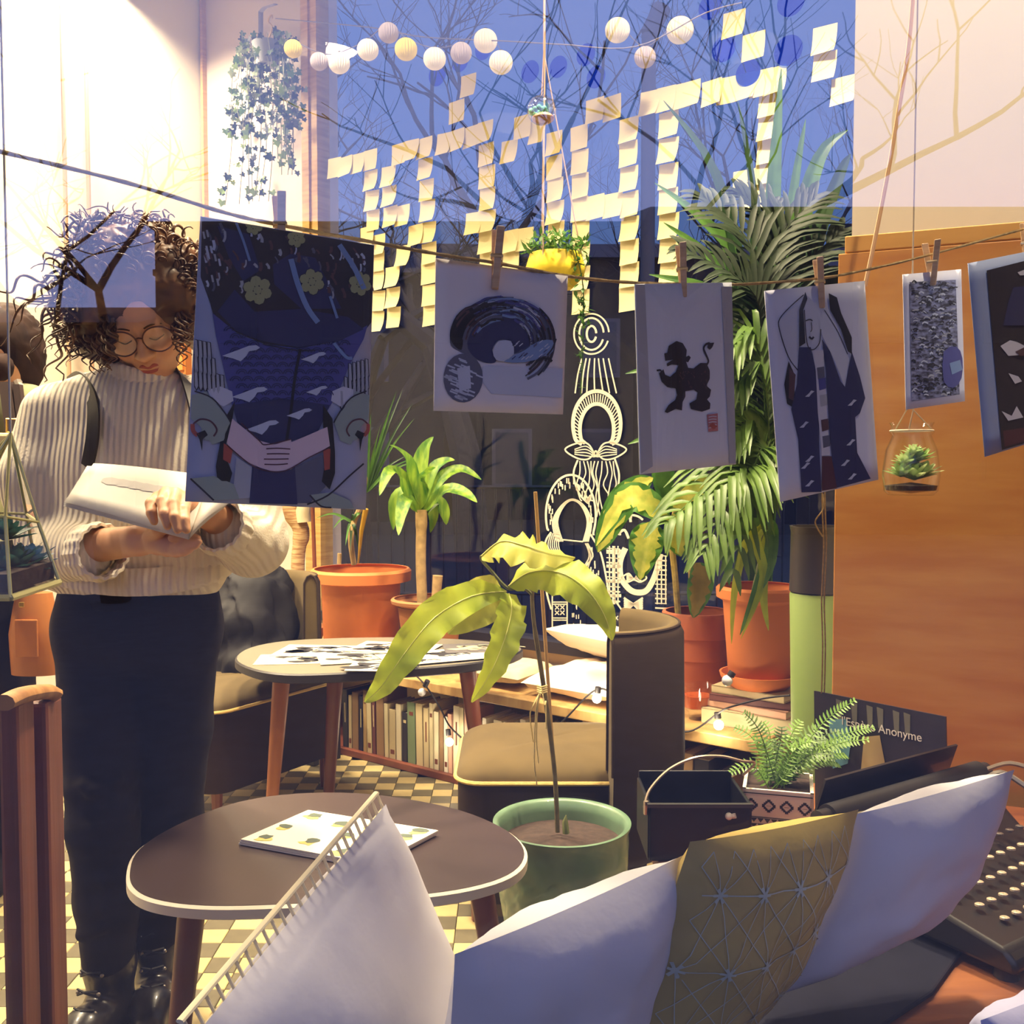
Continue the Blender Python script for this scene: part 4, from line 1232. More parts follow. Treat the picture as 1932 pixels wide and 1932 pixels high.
# tall spear leaves of a second plant behind the palm, against the far window
q = W(1445, 1100, -.10)
t = thing('spear_plant', (q.x, q.y, BH), 'plant with tall pointed spear leaves rising behind the palm', 'plant')
MB().lathe([(.001, 0), (.06, 0), (.075, .16), (.07, .16), (.055, .02), (.001, .02)], (q.x, q.y, BH), 24).build('pot_body', m_dark, t)
dq = q.y
for k, (pts, w, m) in enumerate([([(1430, 900), (1450, 500), (1462, 300), (1474, 130)], .032, m_lfm), ([(1420, 900), (1425, 560), (1420, 360), (1392, 190)], .022, m_lfd), ([(1410, 900), (1400, 560), (1350, 330), (1252, 190)], .026, m_lfd), ([(1410, 900), (1390, 520), (1330, 420), (1235, 345)], .030, m_lfm), ([(1410, 900), (1380, 560), (1330, 480), (1252, 420)], .03, m_lfm),
                                 ([(1450, 900), (1500, 480), (1545, 300), (1600, 245)], .034, m_lfm), ([(1450, 900), (1520, 520), (1580, 340), (1605, 290)], .030, m_lfd), ([(1440, 900), (1470, 560), (1500, 340), (1520, 225)], .022, m_lfm), ([(1440, 900), (1490, 560), (1530, 440), (1560, 380)], .036, m_lfd), ([(1405, 900), (1370, 600), (1330, 545), (1225, 518)], .034, m_lfm), ([(1400, 950), (1340, 720), (1270, 690), (1180, 705)], .03, m_lfm), ([(1400, 980), (1330, 830), (1260, 815), (1185, 838)], .028, m_lfm)]):
    leaf(t, [Vector((q.x, q.y, BH + .15))] + [P(x, y, dq - .02 * i) for i, (x, y) in enumerate(pts)], w, m, 'spear_leaf', fold=.3, n=16, up=Vector((0, -.9, .4)), shape=(.35, .75))

# ---- fern in the patterned pot on the ledge
pc = P(1470, 1560, 1.72)
fw, fh = .122, .118
ang = R(-16)
Rp = Matrix.Rotation(ang, 3, 'Z')
FZ = P(1470, 1488, 1.72).z
fc = Vector((pc.x + .01, pc.y + .045, LZ))
m_pw = mat('pot_white', (220, 210, 192), .6)
t = POTF = thing('patterned_pot', fc, 'small square white pot with black zigzag and diamond pattern, on the ledge', 'pot')
b = MB()
zc_ = (LZ + FZ) / 2
for sx, sy, w_, d_ in ((0, -1, fw, .006), (0, 1, fw, .006), (-1, 0, .006, fw), (1, 0, .006, fw)):
    b.box(fc + Rp @ Vector((sx * (fw / 2 - .003), sy * (fw / 2 - .003), zc_ - LZ)), (w_, d_, FZ - LZ), Rp)
b.box(fc + Vector((0, 0, .004)), (fw, fw, .008), Rp)
b.build('pot_body', m_pw, t, smooth=0)
MB().box(fc + Vector((0, 0, FZ - LZ - .014)), (fw - .012, fw - .012, .01), Rp).build('soil', m_soil, t, smooth=0)
b = MB()
def fp(u, v, side=0):
    """front or right face of the pot, u across, v up in metres"""
    if side == 0:
        return fc + Rp @ Vector((-fw / 2 + u, -fw / 2 - .0006, v))
    return fc + Rp @ Vector((fw / 2 + .0006, -fw / 2 + u, v))
Hh = FZ - LZ
for sd in (0, 1):
    b.poly([fp(.002, Hh - .008, sd), fp(fw - .002, Hh - .008, sd), fp(fw - .002, Hh - .006, sd), fp(.002, Hh - .006, sd)])
    for k in range(4):
        cx, cy = fw * (k + .5) / 4, Hh - .028
        o8 = []
        st = [(0, 4), (1, 4), (1, 3), (2, 3), (2, 2), (3, 2), (3, 1), (4, 1), (4, 0)]
        ring = st + [(x, -y) for x, y in st[::-1][1:]] + [(-x, -y) for x, y in st[1:]] + [(-x, y) for x, y in st[::-1][1:-1]]
        for i_ in range(len(ring)):
            p_, q_ = ring[i_], ring[(i_ + 1) % len(ring)]
            s1 = .0029
            s2 = .0013
            b.poly([fp(cx + p_[0] * s1, cy + p_[1] * s1, sd), fp(cx + q_[0] * s1, cy + q_[1] * s1, sd), fp(cx + q_[0] * s2 * 1.3, cy + q_[1] * s2 * 1.3, sd), fp(cx + p_[0] * s2 * 1.3, cy + p_[1] * s2 * 1.3, sd)])
        b.poly([fp(cx - .004, cy - .0003, sd), fp(cx + .004, cy - .0003, sd), fp(cx + .004, cy + .0003, sd), fp(cx - .004, cy + .0003, sd)])
    for row, v0 in enumerate((Hh - .050, Hh - .073, Hh - .096)):
        b.poly([fp(.002, v0, sd), fp(fw - .002, v0, sd), fp(fw - .002, v0 + .0015, sd), fp(.002, v0 + .0015, sd)])
        for k in range(10):
            x = .003 + k * (fw - .006) / 10
            w_ = (fw - .006) / 10
            for h0, flip in ((0, 0), (.010, 0)):
                b.poly([fp(x, v0 - .001 - h0, sd), fp(x + w_, v0 - .001 - h0, sd), fp(x + w_ / 2, v0 - .009 - h0, sd)])
b.build('zigzag_pattern', m_ink, t, smooth=0)['kind'] = 'stuff'
t = thing('fern', fc + Z * (Hh - .01), 'bright green fern with ladder-like fronds growing from the patterned pot', 'fern')
fb = Vector((fc.x, fc.y, FZ - .012))
rnd = random.Random(9)
FE = [(1405, 1345), (1440, 1362), (1385, 1372), (1475, 1372), (1510, 1360), (1612, 1322), (1560, 1395), (1600, 1402), (1640, 1395), (1585, 1380), (1530, 1400), (1490, 1390), (1455, 1400), (1420, 1395), (1622, 1425), (1570, 1425), (1378, 1458), (1650, 1372), (1545, 1372), (1500, 1410), (1465, 1420), (1600, 1445), (1540, 1430)]
m_fern = leafmat('fern_green', (146, 186, 70), (104, 150, 52), 12, transl=.35)
m_fernd = leafmat('fern_dark', (104, 136, 60), (72, 106, 46), 12, transl=.3)
for k, (x, y) in enumerate(FE):
    d_ = fb.y + rnd.uniform(-.07, .06)
    e = P(x, y, d_)
    mid = fb * .45 + e * .55 + Vector((0, 0, .025))
    pp = smooth_path([fb + Vector((rnd.uniform(-.02, .02), rnd.uniform(-.02, .02), 0)), mid, e], 13)
    b = MB()
    kk = len(pp) - 1
    b.tube(pp, .0009, 4)
    up = (EYE - e).normalized() * .7 + Z * .7
    last = pp[2]
    for i in range(3, kk + 1):
        if (pp[i] - last).length < .0052:
            continue
        last = pp[i]
        for h in (0,):
            q0 = pp[i] if h == 0 or i == kk else (pp[i] + pp[i + 1]) / 2
            tn = (pp[i] - pp[i - 1]).normalized()
            sd = tn.cross(up).normalized()
            l = .0125 * math.sin(math.pi * min(.96, .15 + .85 * i / kk)) ** .6 + .003
            for sg in (-1, 1):
                leaf_mesh(b, [q0, q0 + (sd * sg + tn * .25) * l * .6, q0 + (sd * sg + tn * .35) * l], [.0016, .0019, .0005], up, .2, cross=1)
    b.build('frond', m_fern if k % 3 else m_fernd, t, 60)

# ---- hanging ivy on the left pillar
q = W(505, 95, -.16)
t = thing('ivy_basket', (q.x, q.y, q.z), 'ivy trailing from a wall hook on the pale pillar, upper left', 'plant')
ivd = q.y
hk = [W(492, 70, -.02), W(492, 22, -.05), W(500, 14, -.1), W(520, 8, -.2)]
MB().tube(hk, .012, 6, flat=.3).build('hook', mat('hook_grey', (130, 130, 150), .5), t)
MB().lathe([(.001, -.07), (.05, -.07), (.075, .03), (.07, .03), (.045, -.06), (.001, -.06)], q, 24).build('pot_body', mat('ivy_pot', (150, 156, 160), .6), t)
MB().tube(smooth_path([W(514, 34, -.16), W(512, 28, -.18), W(506, 40, -.18), W(514, 52, -.16), q + Vector((0, 0, .04))], 4), .004, 5).build('cord', m_rope, t)
lm = MB()
out = [(0, 0), (.35, -.28), (.62, -.1), (.42, .18), (.72, .42), (.36, .5), (0, 1.0), (-.36, .5), (-.72, .42), (-.42, .18), (-.62, -.1), (-.35, -.28)]
for i in range(2):
    pass
def leafdata(m):
    me = bpy.data.meshes.new('leaf')
    vs = [(x, y, .12 * abs(x)) for x, y in out] + [(0, .3, .02)]
    me.from_pydata(vs, [], [(i, (i + 1) % 12, 12) for i in range(12)])
    me.materials.append(m)
    return me
IV = [leafdata(leafmat('ivy_a', (80, 112, 66), (58, 86, 50), 20)), leafdata(leafmat('ivy_b', (34, 56, 38), (24, 40, 28), 20)), leafdata(leafmat('ivy_c', (124, 152, 66), (96, 122, 50), 20)), leafdata(leafmat('ivy_d', (176, 188, 150), (130, 150, 110), 20))]
rnd = random.Random(31)
vines = MB()
cnt = 0
tot = 430
extra = MB()
strands = []
for k in range(22):
    x0 = rnd.uniform(455, 545)
    x1 = x0 + rnd.uniform(-25, 30)
    y1 = rnd.choice([190, 240, 260, 300, 330, 280, 220, 385, 385, 350]) if k > 5 else (385, 370, 350, 320, 300, 380)[k]
    if y1 > 330 and x1 > 500 : y1 = 350 if x1 > 525 else 380
    o_ = rnd.uniform(-.24, -.08)
    pts = [W(x0, rnd.uniform(60, 100), o_), W((x0 + x1) / 2 + rnd.uniform(-12, 12), 150, o_ - .03), W(x1, (150 + y1) / 2, o_), W(x1 + rnd.uniform(-15, 10), y1, o_ + .03)]
    pp = smooth_path(pts, 8)
    vines.tube(pp, .0018, 4)
    strands.append(pp)
vines.build('vines', m_stem, t)['kind'] = 'stuff'
for k in range(tot):
    pp = strands[rnd.randrange(22)]
    s_ = rnd.random() ** 1.15
    p = pp[int(s_ * (len(pp) - 1))] + Vector((rnd.gauss(0, .022), rnd.gauss(0, .02), rnd.gauss(0, .02)))
    ax, ay = proj(p)
    if ay > 392: continue
    sc = rnd.uniform(.020, .034)
    rot = Matrix.Rotation(rnd.uniform(-.6, .6), 3, 'Z') @ Matrix.Rotation(R(90) + rnd.uniform(-.5, .6), 3, 'X') @ Matrix.Rotation(R(180) + rnd.uniform(-1.1, 1.1), 3, 'Z')
    me = IV[rnd.choice((0, 0, 1, 3, 2)) if s_ < .6 else rnd.choice((0, 1, 2, 2))]
    if cnt < 300:
        o = bpy.data.objects.new('leaf', me)
        COL.objects.link(o)
        o.parent = t
        o.matrix_local = Matrix.Translation(p - WL[t.name]) @ rot.to_4x4() @ Matrix.Scale(sc, 4)
        cnt += 1
    else:
        vs = [p + (rot @ v.co) * sc for v in me.vertices]
        extra.add(vs, [tuple(f.vertices) for f in me.polygons])
extra.build('small_leaves', MATS['ivy_b'], t, smooth=0)['kind'] = 'stuff'
# ================================================================ things on and before the far window
m_note = mat('sticky_note', (232, 219, 168), .8, vary=.04, scale=6)
NOTES = {
 'first letter, top bar': [(631, 317), (653, 314), (676, 309), (699, 302)],
 'first letter, stem': [(700, 341), (702, 379), (704, 416), (693, 447), (714, 462), (713, 493), (713, 529), (714, 568), (712, 607)],
 'second letter, arm': [(733, 334), (735, 371), (737, 409), (760, 407)],
 'second letter, foot': [(761, 483), (741, 523), (742, 562), (743, 599)],
 'second letter, top bar': [(753, 291), (777, 284), (802, 280)],
 'second letter, stem': [(803, 319), (805, 359), (807, 398), (785, 444), (809, 439), (810, 478), (809, 516), (811, 557), (813, 595)],
 'upper dots': [(884, 162), (862, 211)],
 'third letter, top bar': [(838, 272), (863, 265), (890, 259), (916, 250)],
 'third letter, stem': [(918, 292), (919, 334), (920, 376), (920, 418), (894, 422), (918, 458), (920, 492)],
 'fourth letter': [(961, 287), (986, 240), (1014, 250), (1046, 271), (1046, 316), (1048, 359), (1048, 402), (1049, 439), (962, 456), (990, 452), (964, 489)],
 'fifth letter, left stem': [(1093, 260), (1094, 306), (1095, 351), (1096, 438), (1097, 482), (1096, 525), (1096, 570)],
 'fifth letter, cross bar': [(1094, 395), (1124, 391), (1157, 388)],
 'fifth letter, top bar': [(1123, 209), (1155, 204)],
 'fifth letter, right stem': [(1187, 246), (1186, 291), (1187, 338), (1188, 386), (1188, 432), (1188, 476), (1188, 519), (1185, 564)],
 'sixth letter, top bar': [(1226, 196), (1257, 188), (1288, 182), (1303, 178)],
 'sixth letter, stem': [(1262, 235), (1261, 285), (1261, 333), (1261, 380), (1262, 427), (1262, 472), (1263, 512)],
 'seventh letter, top bar': [(1344, 176), (1374, 171), (1405, 164), (1437, 158), (1463, 153)],
 'seventh letter, stem': [(1452, 195), (1451, 240), (1450, 283), (1447, 322), (1430, 342), (1404, 347), (1424, 372)],
 'stray notes at the top right': [(1385, 47), (1422, 88), (1556, 76), (1556, 126), (1592, 172)],
}
nm = bpy.data.meshes.new('sticky_note')
h, n_ = .5, 6
vs = []
for i in range(n_ + 1):
    for j in (-h, 0, h):
        vs.append((j, -.16 * (i / n_) ** 2.5 * (1 + .5 * j), .5 - i / n_))
nm.from_pydata(vs, [], [(i * 3 + k, i * 3 + k + 1, i * 3 + k + 4, i * 3 + k + 3)[::-1] for i in range(n_) for k in range(2)])
nm.materials.append(m_note)
rnd = random.Random(2)
for grp, lst in NOTES.items():
    for i, (px, py) in enumerate(lst):
        c = W(px, py, -.006 - .0015 * (i % 2))
        o = bpy.data.objects.new('sticky_note', nm)
        COL.objects.link(o)
        o.location = c
        o.rotation_euler = (0, rnd.uniform(-.05, .05), -AW)
        w = .088 if py < 700 and px < 1000 else .082
        o.scale = (w * rnd.uniform(.94, 1.02), rnd.uniform(.04, .16), .094)
        k = o.modifiers.new('thick', 'SOLIDIFY'); k.thickness = .004
        tag(o, 'cream sticky note, %s counted in the %s of the window lettering' % (ordinal(i), grp) if 'letter' in grp else 'cream sticky note, %s of the %s on the window' % (ordinal(i), grp), 'sticky note', 'sticky notes on the far window')
# blue discs standing for lantern reflections in the far glass
m_disc = panemat('blue_reflection', 1.2, (.18, .42, .95))
for i, (px, py, r_, lab) in enumerate([(1000, 135, .044, 'below the globe terrarium at its left'), (1053, 126, .042, 'right of the globe terrarium string'), (1105, 103, .042, 'above the lower right one of the middle group'), (1124, 145, .042, 'lowest right of the middle group'), (825, 140, .05, 'below the third white paper lantern'), (912, 92, .045, 'half behind the highest white lantern'), (868, 115, .045, 'half behind the grey reflected lantern'),
                                   (1340, 12, .045, 'cut by the top edge, above the notes'), (1492, 3, .048, 'cut by the top edge, far right'), (1365, 92, .045, 'between the two stray sticky notes'), (1487, 95, .050, 'above the spear leaf tip'), (1411, 137, .045, 'half under the seventh letter top bar')]):
    c = W(px, py, -.012)
    b = MB()
    b.prism([c + U * r_ * math.cos(a) + Z * r_ * math.sin(a) for a in [2 * math.pi * k / 40 for k in range(40)]][::-1], N * .002)
    o = b.build('reflection_disc', m_disc, smooth=0)
    tag(o, 'blue disc standing for a lantern reflection on the far window, ' + lab, 'decal', 'discs standing for lantern reflections on the far window')
# paper lanterns, and grey balls standing for lantern reflections
def lantern(px, py, r_px, d, col, lab, es=0):
    c = P(px, py, d)
    r_ = r_px * d / F
    t_ = thing('paper_lantern', c - Z * r_, lab, 'lantern', 'paper lanterns on strings')
    b = MB()
    n_, g = 48, 12
    rows = []
    for i in range(g + 1):
        a = math.pi * i / g
        rows.append([c + Vector((r_ * math.sin(a) * math.cos(2 * math.pi * k / n_) * (1 + .05 * math.cos(k * math.pi)), r_ * math.sin(a) * math.sin(2 * math.pi * k / n_) * (1 + .05 * math.cos(k * math.pi)), r_ * math.cos(a))) for k in range(n_ + 1)])
    b.sheet([r0[::-1] for r0 in rows])
    b.build('paper_globe', col, t_, 20)
    MB().lathe([(.001, .004), (.006, .004), (.006, 0), (.001, 0)], c + Z * r_, 8).build('cap', m_dark, t_)
    return c + Z * r_
m_lw = mat('lantern_white', (240, 232, 216), .8, emit=(1, .86, .62), estr=.18)
m_ly = mat('lantern_yellow', (226, 206, 96), .8, emit=(1, .75, .2), estr=.14)
m_lg = mat('lantern_reflected', (190, 180, 186), .8)  # for the grey balls that stand for faint lantern reflections
LD = 3.55
tops = []
for px, py, r, m, lab in [(553, 92, 16, m_ly, 'small pale yellow paper lantern before the pillar, first from the left'), (602, 116, 16, m_lg, 'greyish ball standing for a lantern reflection at the pillar edge, second from the left'), (640, 119, 19, m_lw, 'white paper lantern hanging lowest at the left end of the string'), (694, 94, 19, m_lw, 'white paper lantern right of the lowest left one'), (733, 62, 18, m_lg, 'grey ball standing for a lantern reflection at the top of the arc'), (766, 93, 20, m_ly, 'bright yellow paper lantern among white ones'),
                          (820, 111, 20, m_lw, 'white paper lantern right of the yellow one'), (870, 100, 19, m_lg, 'grey ball standing for a lantern reflection between two white lanterns'), (916, 77, 21, m_lw, 'white paper lantern hanging highest in the middle group'), (945, 118, 21, m_lw, 'white paper lantern at the right end of the middle group'), (1165, 57, 22, m_lw, 'white paper lantern left of the two on the right string'), (1283, 57, 24, m_lw, 'white paper lantern right of the two on the right string'), (1217, 108, 19, m_lg, 'greyish ball standing for a lantern reflection below the right pair')]:
    tops.append(lantern(px, py, r, LD, m, lab))
m_string = mat('string_grey', (120, 116, 130), .8)
m_twine = mat('jute_twine', (176, 148, 96), .9, vary=.35, scale=160, bump=.5, bscale=200)
for grp, lab in (([0, 1, 2, 3, 4, 5, 6, 7, 8, 9], 'thin wire carrying the left arc of paper lanterns'), ([10, 12, 11], 'thin wire carrying the right pair of paper lanterns and a reflected one')):
    o = MB().tube(smooth_path([tops[i] for i in grp], 5), .0016, 5).build('lantern_wire', m_string)
    tag(o, lab, 'wire')
o = MB().tube(smooth_path([P(520, 35, 3.9), P(700, 52, 3.7), P(800, 70, 3.6), P(960, 78, 3.5), P(1060, 84, 3.4), P(1200, 88, 3.35), P(1330, 25, 3.3), P(1400, 5, 3.3)], 6), .0022, 5).build('wire', m_string)
tag(o, 'dark wire sagging across the top of the far window', 'wire')

# yellow hanging pot with a globe terrarium above it
m_yel = mat('pot_yellow', (226, 200, 44), .5)
d_ = 3.0
c = P(1048, 545, d_)
t = thing('hanging_pot', c, 'yellow flower pot hanging on cords before the far window', 'pot')
r_ = 56 * d_ / F
H_ = 64 * d_ / F
MB().lathe([(.001, 0), (r_ * .55, 0), (r_ * .95, H_ * .35), (r_ * 1.0, H_ * .6), (r_ * .86, H_), (r_ * .8, H_), (r_ * .9, H_ * .5), (.001, H_ * .3)], c, 32).build('pot_body', m_yel, t)
hang = P(1028, 60, d_)
b = MB()
for a in (0, 2.1, 4.2):
    b.tube([hang, P(1028, 110, d_), c + Vector((r_ * .9 * math.cos(a), r_ * .9 * math.sin(a), H_ * .8))], .0022, 5)
b.tube([hang, Vector((hang.x, hang.y, CEIL))], .002, 5)
b.build('hanging_cord', mat('cord_pink', (156, 130, 116), .8), t)['kind'] = 'stuff'
t2 = thing('trailing_plant', c + Z * H_, 'small feathery green plant spilling over the yellow hanging pot', 'plant')
rnd = random.Random(8)
b = MB()
for k in range(420):
    if k < 320:
        a, rr = rnd.uniform(0, 6.283), rnd.random() ** .5 * r_ * 1.1
        p = c + Vector((rr * math.cos(a), rr * math.sin(a), H_ + rnd.uniform(-.01, .065) * (1.15 - rr / r_ * .5)))
    else:
        s_ = rnd.random()
        p = P(1088 + 14 * s_ + rnd.gauss(0, 5), 470 + 150 * s_, d_ - .08) if k % 4 else P(1095 + rnd.gauss(0, 4), 560 + 330 * s_ * .55, d_ - .06)
    L_ = rnd.uniform(.018, .034)
    dv = Vector((rnd.gauss(0, 1), rnd.gauss(0, 1), rnd.gauss(.3, .7))).normalized()
    leaf_mesh(b, [p, p + dv * L_ * .5, p + dv * L_], [.0024, .0054, .0006], Z, .2, cross=1)
b.tube(smooth_path([P(1085, 470, d_ - .08), P(1100, 540, d_ - .08), P(1100, 640, d_ - .06), P(1096, 745, d_ - .06)], 5), .0018, 5)
b.build('foliage', leafmat('moss_green', (74, 116, 48), (52, 88, 36), 30), t2, 60)['kind'] = 'stuff'
# globe terrarium
c = P(1022, 208, 2.75)
m_clear = panemat('clear_glass', 1.45)
t = thing('globe_terrarium', c - Z * .05, 'clear glass globe with moss and shells, hanging above the yellow pot', 'terrarium')
b = MB()
r_ = 27 * 2.75 / F
b.ball(c, r_, 28, 18).ball(c, r_ - .0015, 28, 18)
b.build('glass_globe', panemat('globe_glass', 1.75), t)
MB().ball(c + Vector((.004, 0, -.022)), (r_ * .78, r_ * .78, .014), 16, 8).build('soil', mat('shell_soil', (150, 96, 70), .8, rgb2=(200, 170, 150), scale=60), t)
b = MB()
for k in range(14):
    a = k * 2.4
    b.ball(c + Vector((.02 * math.cos(a) - .01, .02 * math.sin(a), -.006 + .004 * (k % 3))), .007, 8, 6)
b.build('moss', mat('moss_teal', (96, 170, 150), .9), t)['kind'] = 'stuff'
MB().tube([c + Z * r_, P(1026, 100, 2.75), Vector((P(1026, 60, 2.75).x, 2.75, CEIL))], .002, 5).build('cord', MATS['cord_pink'], t)

# ---------------------------------------------------------------- white paint drawings on the far window
m_paint = mat('window_paint', (216, 209, 188), .8)
def ribbon(b, pts, w, n=5, off=-.008):
    q = smooth_path([Vector((x, y, 0)) for x, y in pts], n) if len(pts) > 2 else [Vector((x, y, 0)) for x, y in pts]
    a, c = [], []
    for i, p in enumerate(q):
        t_ = q[min(i + 1, len(q) - 1)] - q[max(i - 1, 0)]
        nn = Vector((-t_.y, t_.x, 0)).normalized() * w / 2 if t_.length > 1e-6 else Vector((0, w / 2, 0))
        a.append(W(p.x + nn.x, p.y + nn.y, off))
        c.append(W(p.x - nn.x, p.y - nn.y, off))
    b.sheet([a, c])
def ring(cx, cy, rx, ry, a0=0, a1=360, n=16):
    return [(cx + rx * math.cos(R(a0 + (a1 - a0) * k / n)), cy + ry * math.sin(R(a0 + (a1 - a0) * k / n))) for k in range(n + 1)]
def painting(label):
    return thing('window_painting', W(1130, 900, -.01), label, 'painting', 'white paint drawings on the far window'), 0
# tall bearded figure with a bun and moustache
t, _ = painting('white paint drawing of a tall figure with a hair bun, hood and long moustache')
b = MB()
for rx, ry, w in ((33, 38, 3), (23, 30, 3.5), (9, 15, 4)):
    ribbon(b, ring(1116, 630, rx, ry, 20, 355, 20), w)
for x0, x1 in ((1098, 1085), (1106, 1097), (1113, 1107), (1122, 1122), (1129, 1138), (1138, 1150), (1148, 1163)):
    ribbon(b, [(x0, 676), ((x0 + x1) / 2 - 1, 705), (x1, 742)], 2.6)
b.build('bun', m_paint, t, smooth=0)['kind'] = 'stuff'
b = MB()
ribbon(b, [(1098, 838)] + ring(1126, 800, 45, 62, 150, 390, 18) + [(1154, 838)], 7)
ribbon(b, [(1104, 836)] + ring(1126, 810, 32, 48, 155, 385, 18) + [(1150, 836)], 7)
for k in range(34):
    a = R(158 + 224 * k / 33)
    ribbon(b, [(1126 + 34 * math.cos(a), 808 + 50 * math.sin(a)), (1126 + 42 * math.cos(a), 802 + 59 * math.sin(a))], 2)
b.build('hood', m_paint, t, smooth=0)['kind'] = 'stuff'
b = MB()
for sg in (-1, 1):
    ribbon(b, [(1124, 862), (1124 + sg * 14, 838), (1124 + sg * 34, 836), (1124 + sg * 58, 848), (1124 + sg * 36, 864), (1124 + sg * 14, 866), (1124, 850)], 3)
    for k in range(4):
        ribbon(b, [(1124 + sg * 2, 856 + k * 2), (1124 + sg * 18, 842 + k * 6), (1124 + sg * 40, 848 + k * 3)], 2)
b.build('moustache', m_paint, t, smooth=0)['kind'] = 'stuff'
b = MB()
ribbon(b, [(1090, 868), (1082, 895), (1092, 930), (1110, 950)], 3.5)
ribbon(b, [(1160, 866), (1168, 895), (1164, 925), (1150, 948)], 3.5)
rnd = random.Random(3)
for k in range(10):
    x = 1094 + k * 7
    ribbon(b, [(x, 870), (x + 5 * math.sin(k), 892), (x - 6 * math.cos(k), 915), (x + 8 * math.sin(k * 2), 940), (x + 4, 975 if k > 3 else 945)], 2.2)
b.build('beard', m_paint, t, smooth=0)['kind'] = 'stuff'
# hooded woman with a scarf
t, _ = painting('white paint drawing of a figure in a dashed headscarf, left of the bearded ones')
b = MB()
ribbon(b, [(1036, 1000)] + ring(1077, 972, 47, 76, 160, 385, 20) + [(1120, 1010)], 4)
rnd = random.Random(6)
for k in range(46):
    a = R(rnd.uniform(168, 372))
    q = rnd.uniform(.72, .93)
    x, y = 1077 + 46 * q * math.cos(a), 972 + 74 * q * math.sin(a)
    if not (abs(x - 1080) < 26 and y > 945):
        ribbon(b, [(x, y - 5), (x, y + 5)], 2.2)
b.build('headscarf', m_paint, t, smooth=0)['kind'] = 'stuff'
b = MB()
for k in range(5):
    ribbon(b, [(1062 - k * 3, 1022), (1050 - k * 2.4 + 2, 985), (1064 - k * 1.5, 955), (1080, 944 - k * .6), (1097 + k * 1.5, 955), (1108 + k * 2, 985), (1100 + k * 2.5, 1022)], 2.2)
ribbon(b, [(1060, 1018), (1100, 1022)], 2.5)
b.build('face_outline', m_paint, t, smooth=0)['kind'] = 'stuff'
b = MB()
ribbon(b, [(1040, 1004), (1030, 1020), (1026, 1050), (1030, 1110), (1040, 1150)], 3.5)
ribbon(b, [(1114, 1008), (1132, 1040), (1142, 1080), (1150, 1130)], 3.5)
for k in range(6):
    ribbon(b, [(1040 + k * 3, 1006), (1034 + k * 4, 1030), (1046 + k * 3, 1050)], 2)
    ribbon(b, [(1104 + k, 1025), (1115 - 4 * math.sin(k), 1050), (1104 + 5 * math.cos(k * 2), 1075), (1114, 1100)], 2)
for k in range(40):
    x, y = rnd.uniform(1112, 1140), rnd.uniform(1030, 1140)
    if x < 1118 + (y - 1030) * .25:
        ribbon(b, [(x, y), (x, y + 9)], 2.4)
for x in (1042, 1070):
    ribbon(b, [(x, 1118), (x, 1190)], 2.5)
for y in (1120, 1136, 1140, 1166, 1170):
    ribbon(b, [(1042, y), (1070, y)], 2.2)
for y in (1147, 1157):
    for x in (1047, 1057):
        ribbon(b, [(x, y - 5), (x + 8, y + 3)], 2); ribbon(b, [(x + 8, y - 5), (x, y + 3)], 2)
for k in range(26):
    x, y = rnd.uniform(1078, 1140), rnd.uniform(1120, 1190)
    ribbon(b, [(x, y), (x, y + 8)], 1.8)
ribbon(b, [(1158, 1130), (1178, 1160), (1186, 1195)], 3)
for y in (1166, 1188):
    for k in range(4):
        x = 1150 + k * 10
        ribbon(b, [(x, y - 4), (x + 6, y + 4)], 2); ribbon(b, [(x + 6, y - 4), (x, y + 4)], 2)
b.build('coat_outline', m_paint, t, smooth=0)['kind'] = 'stuff'
# cap-wearing figure with a checked scarf
t, _ = painting('white paint drawing of a figure with a checked cap, moustache and bow tie')
b = MB()
ribbon(b, [(1190, 985)] + ring(1200, 960, 46, 26, 250, 360, 10) + [(1240, 958), (1205, 952), (1186, 956)], 5)
for x in (1205, 1222):
    ribbon(b, [(x, 934), (x, 958)], 4)
ribbon(b, [(1188, 945), (1240, 946)], 2.5)
ribbon(b, [(1190, 960), (1190, 978)], 5); ribbon(b, [(1226, 960), (1228, 976)], 5)
b.build('cap', m_paint, t, smooth=0)['kind'] = 'stuff'
b = MB()
ribbon(b, [(1170, 1010)] + ring(1192, 990, 24, 18, 190, 330, 8), 4)
ribbon(b, [(1165, 1008), (1178, 1000), (1186, 1016)], 5)
ribbon(b, [(1180, 1034), (1170, 1060), (1172, 1090), (1188, 1112), (1205, 1118), (1222, 1112), (1238, 1080), (1246, 1045)], 11)
ribbon(b, [(1172, 1090), (1186, 1082), (1196, 1092), (1206, 1082), (1220, 1090), (1208, 1098), (1196, 1094), (1184, 1098), (1172, 1090)], 3)
for sg in (-1, 1):
    for k in range(5):
        ribbon(b, [(1196 + sg * 2, 1090), (1196 + sg * 14, 1084 + k * 3)], 3)
b.build('face_outline', m_paint, t, smooth=0)['kind'] = 'stuff'
b = MB()
for sg in (-1, 1):
    for k in range(7):
        ribbon(b, [(1195, 1140), (1195 + sg * 18, 1128 + k * 5)], 4)
b.build('bow_tie', m_paint, t, smooth=0)['kind'] = 'stuff'
b = MB()
for x in (1150, 1160, 1166, 1240, 1248, 1256):
    ribbon(b, [(x, 1030 if x < 1200 else 1050), (x, 1140)], 2.4)
for y in range(1034, 1142, 9):
    ribbon(b, [(1144, y), (1170, y + 2)], 3 if y % 2 else 1.8); ribbon(b, [(1236, y + 14), (1258, y + 15)], 3 if y % 2 else 1.8)
for y in (1040, 1068, 1096, 1124):
    ribbon(b, [(1144, y), (1172, y)], 6)
ribbon(b, [(1158, 1030), (1158, 1140)], 6)
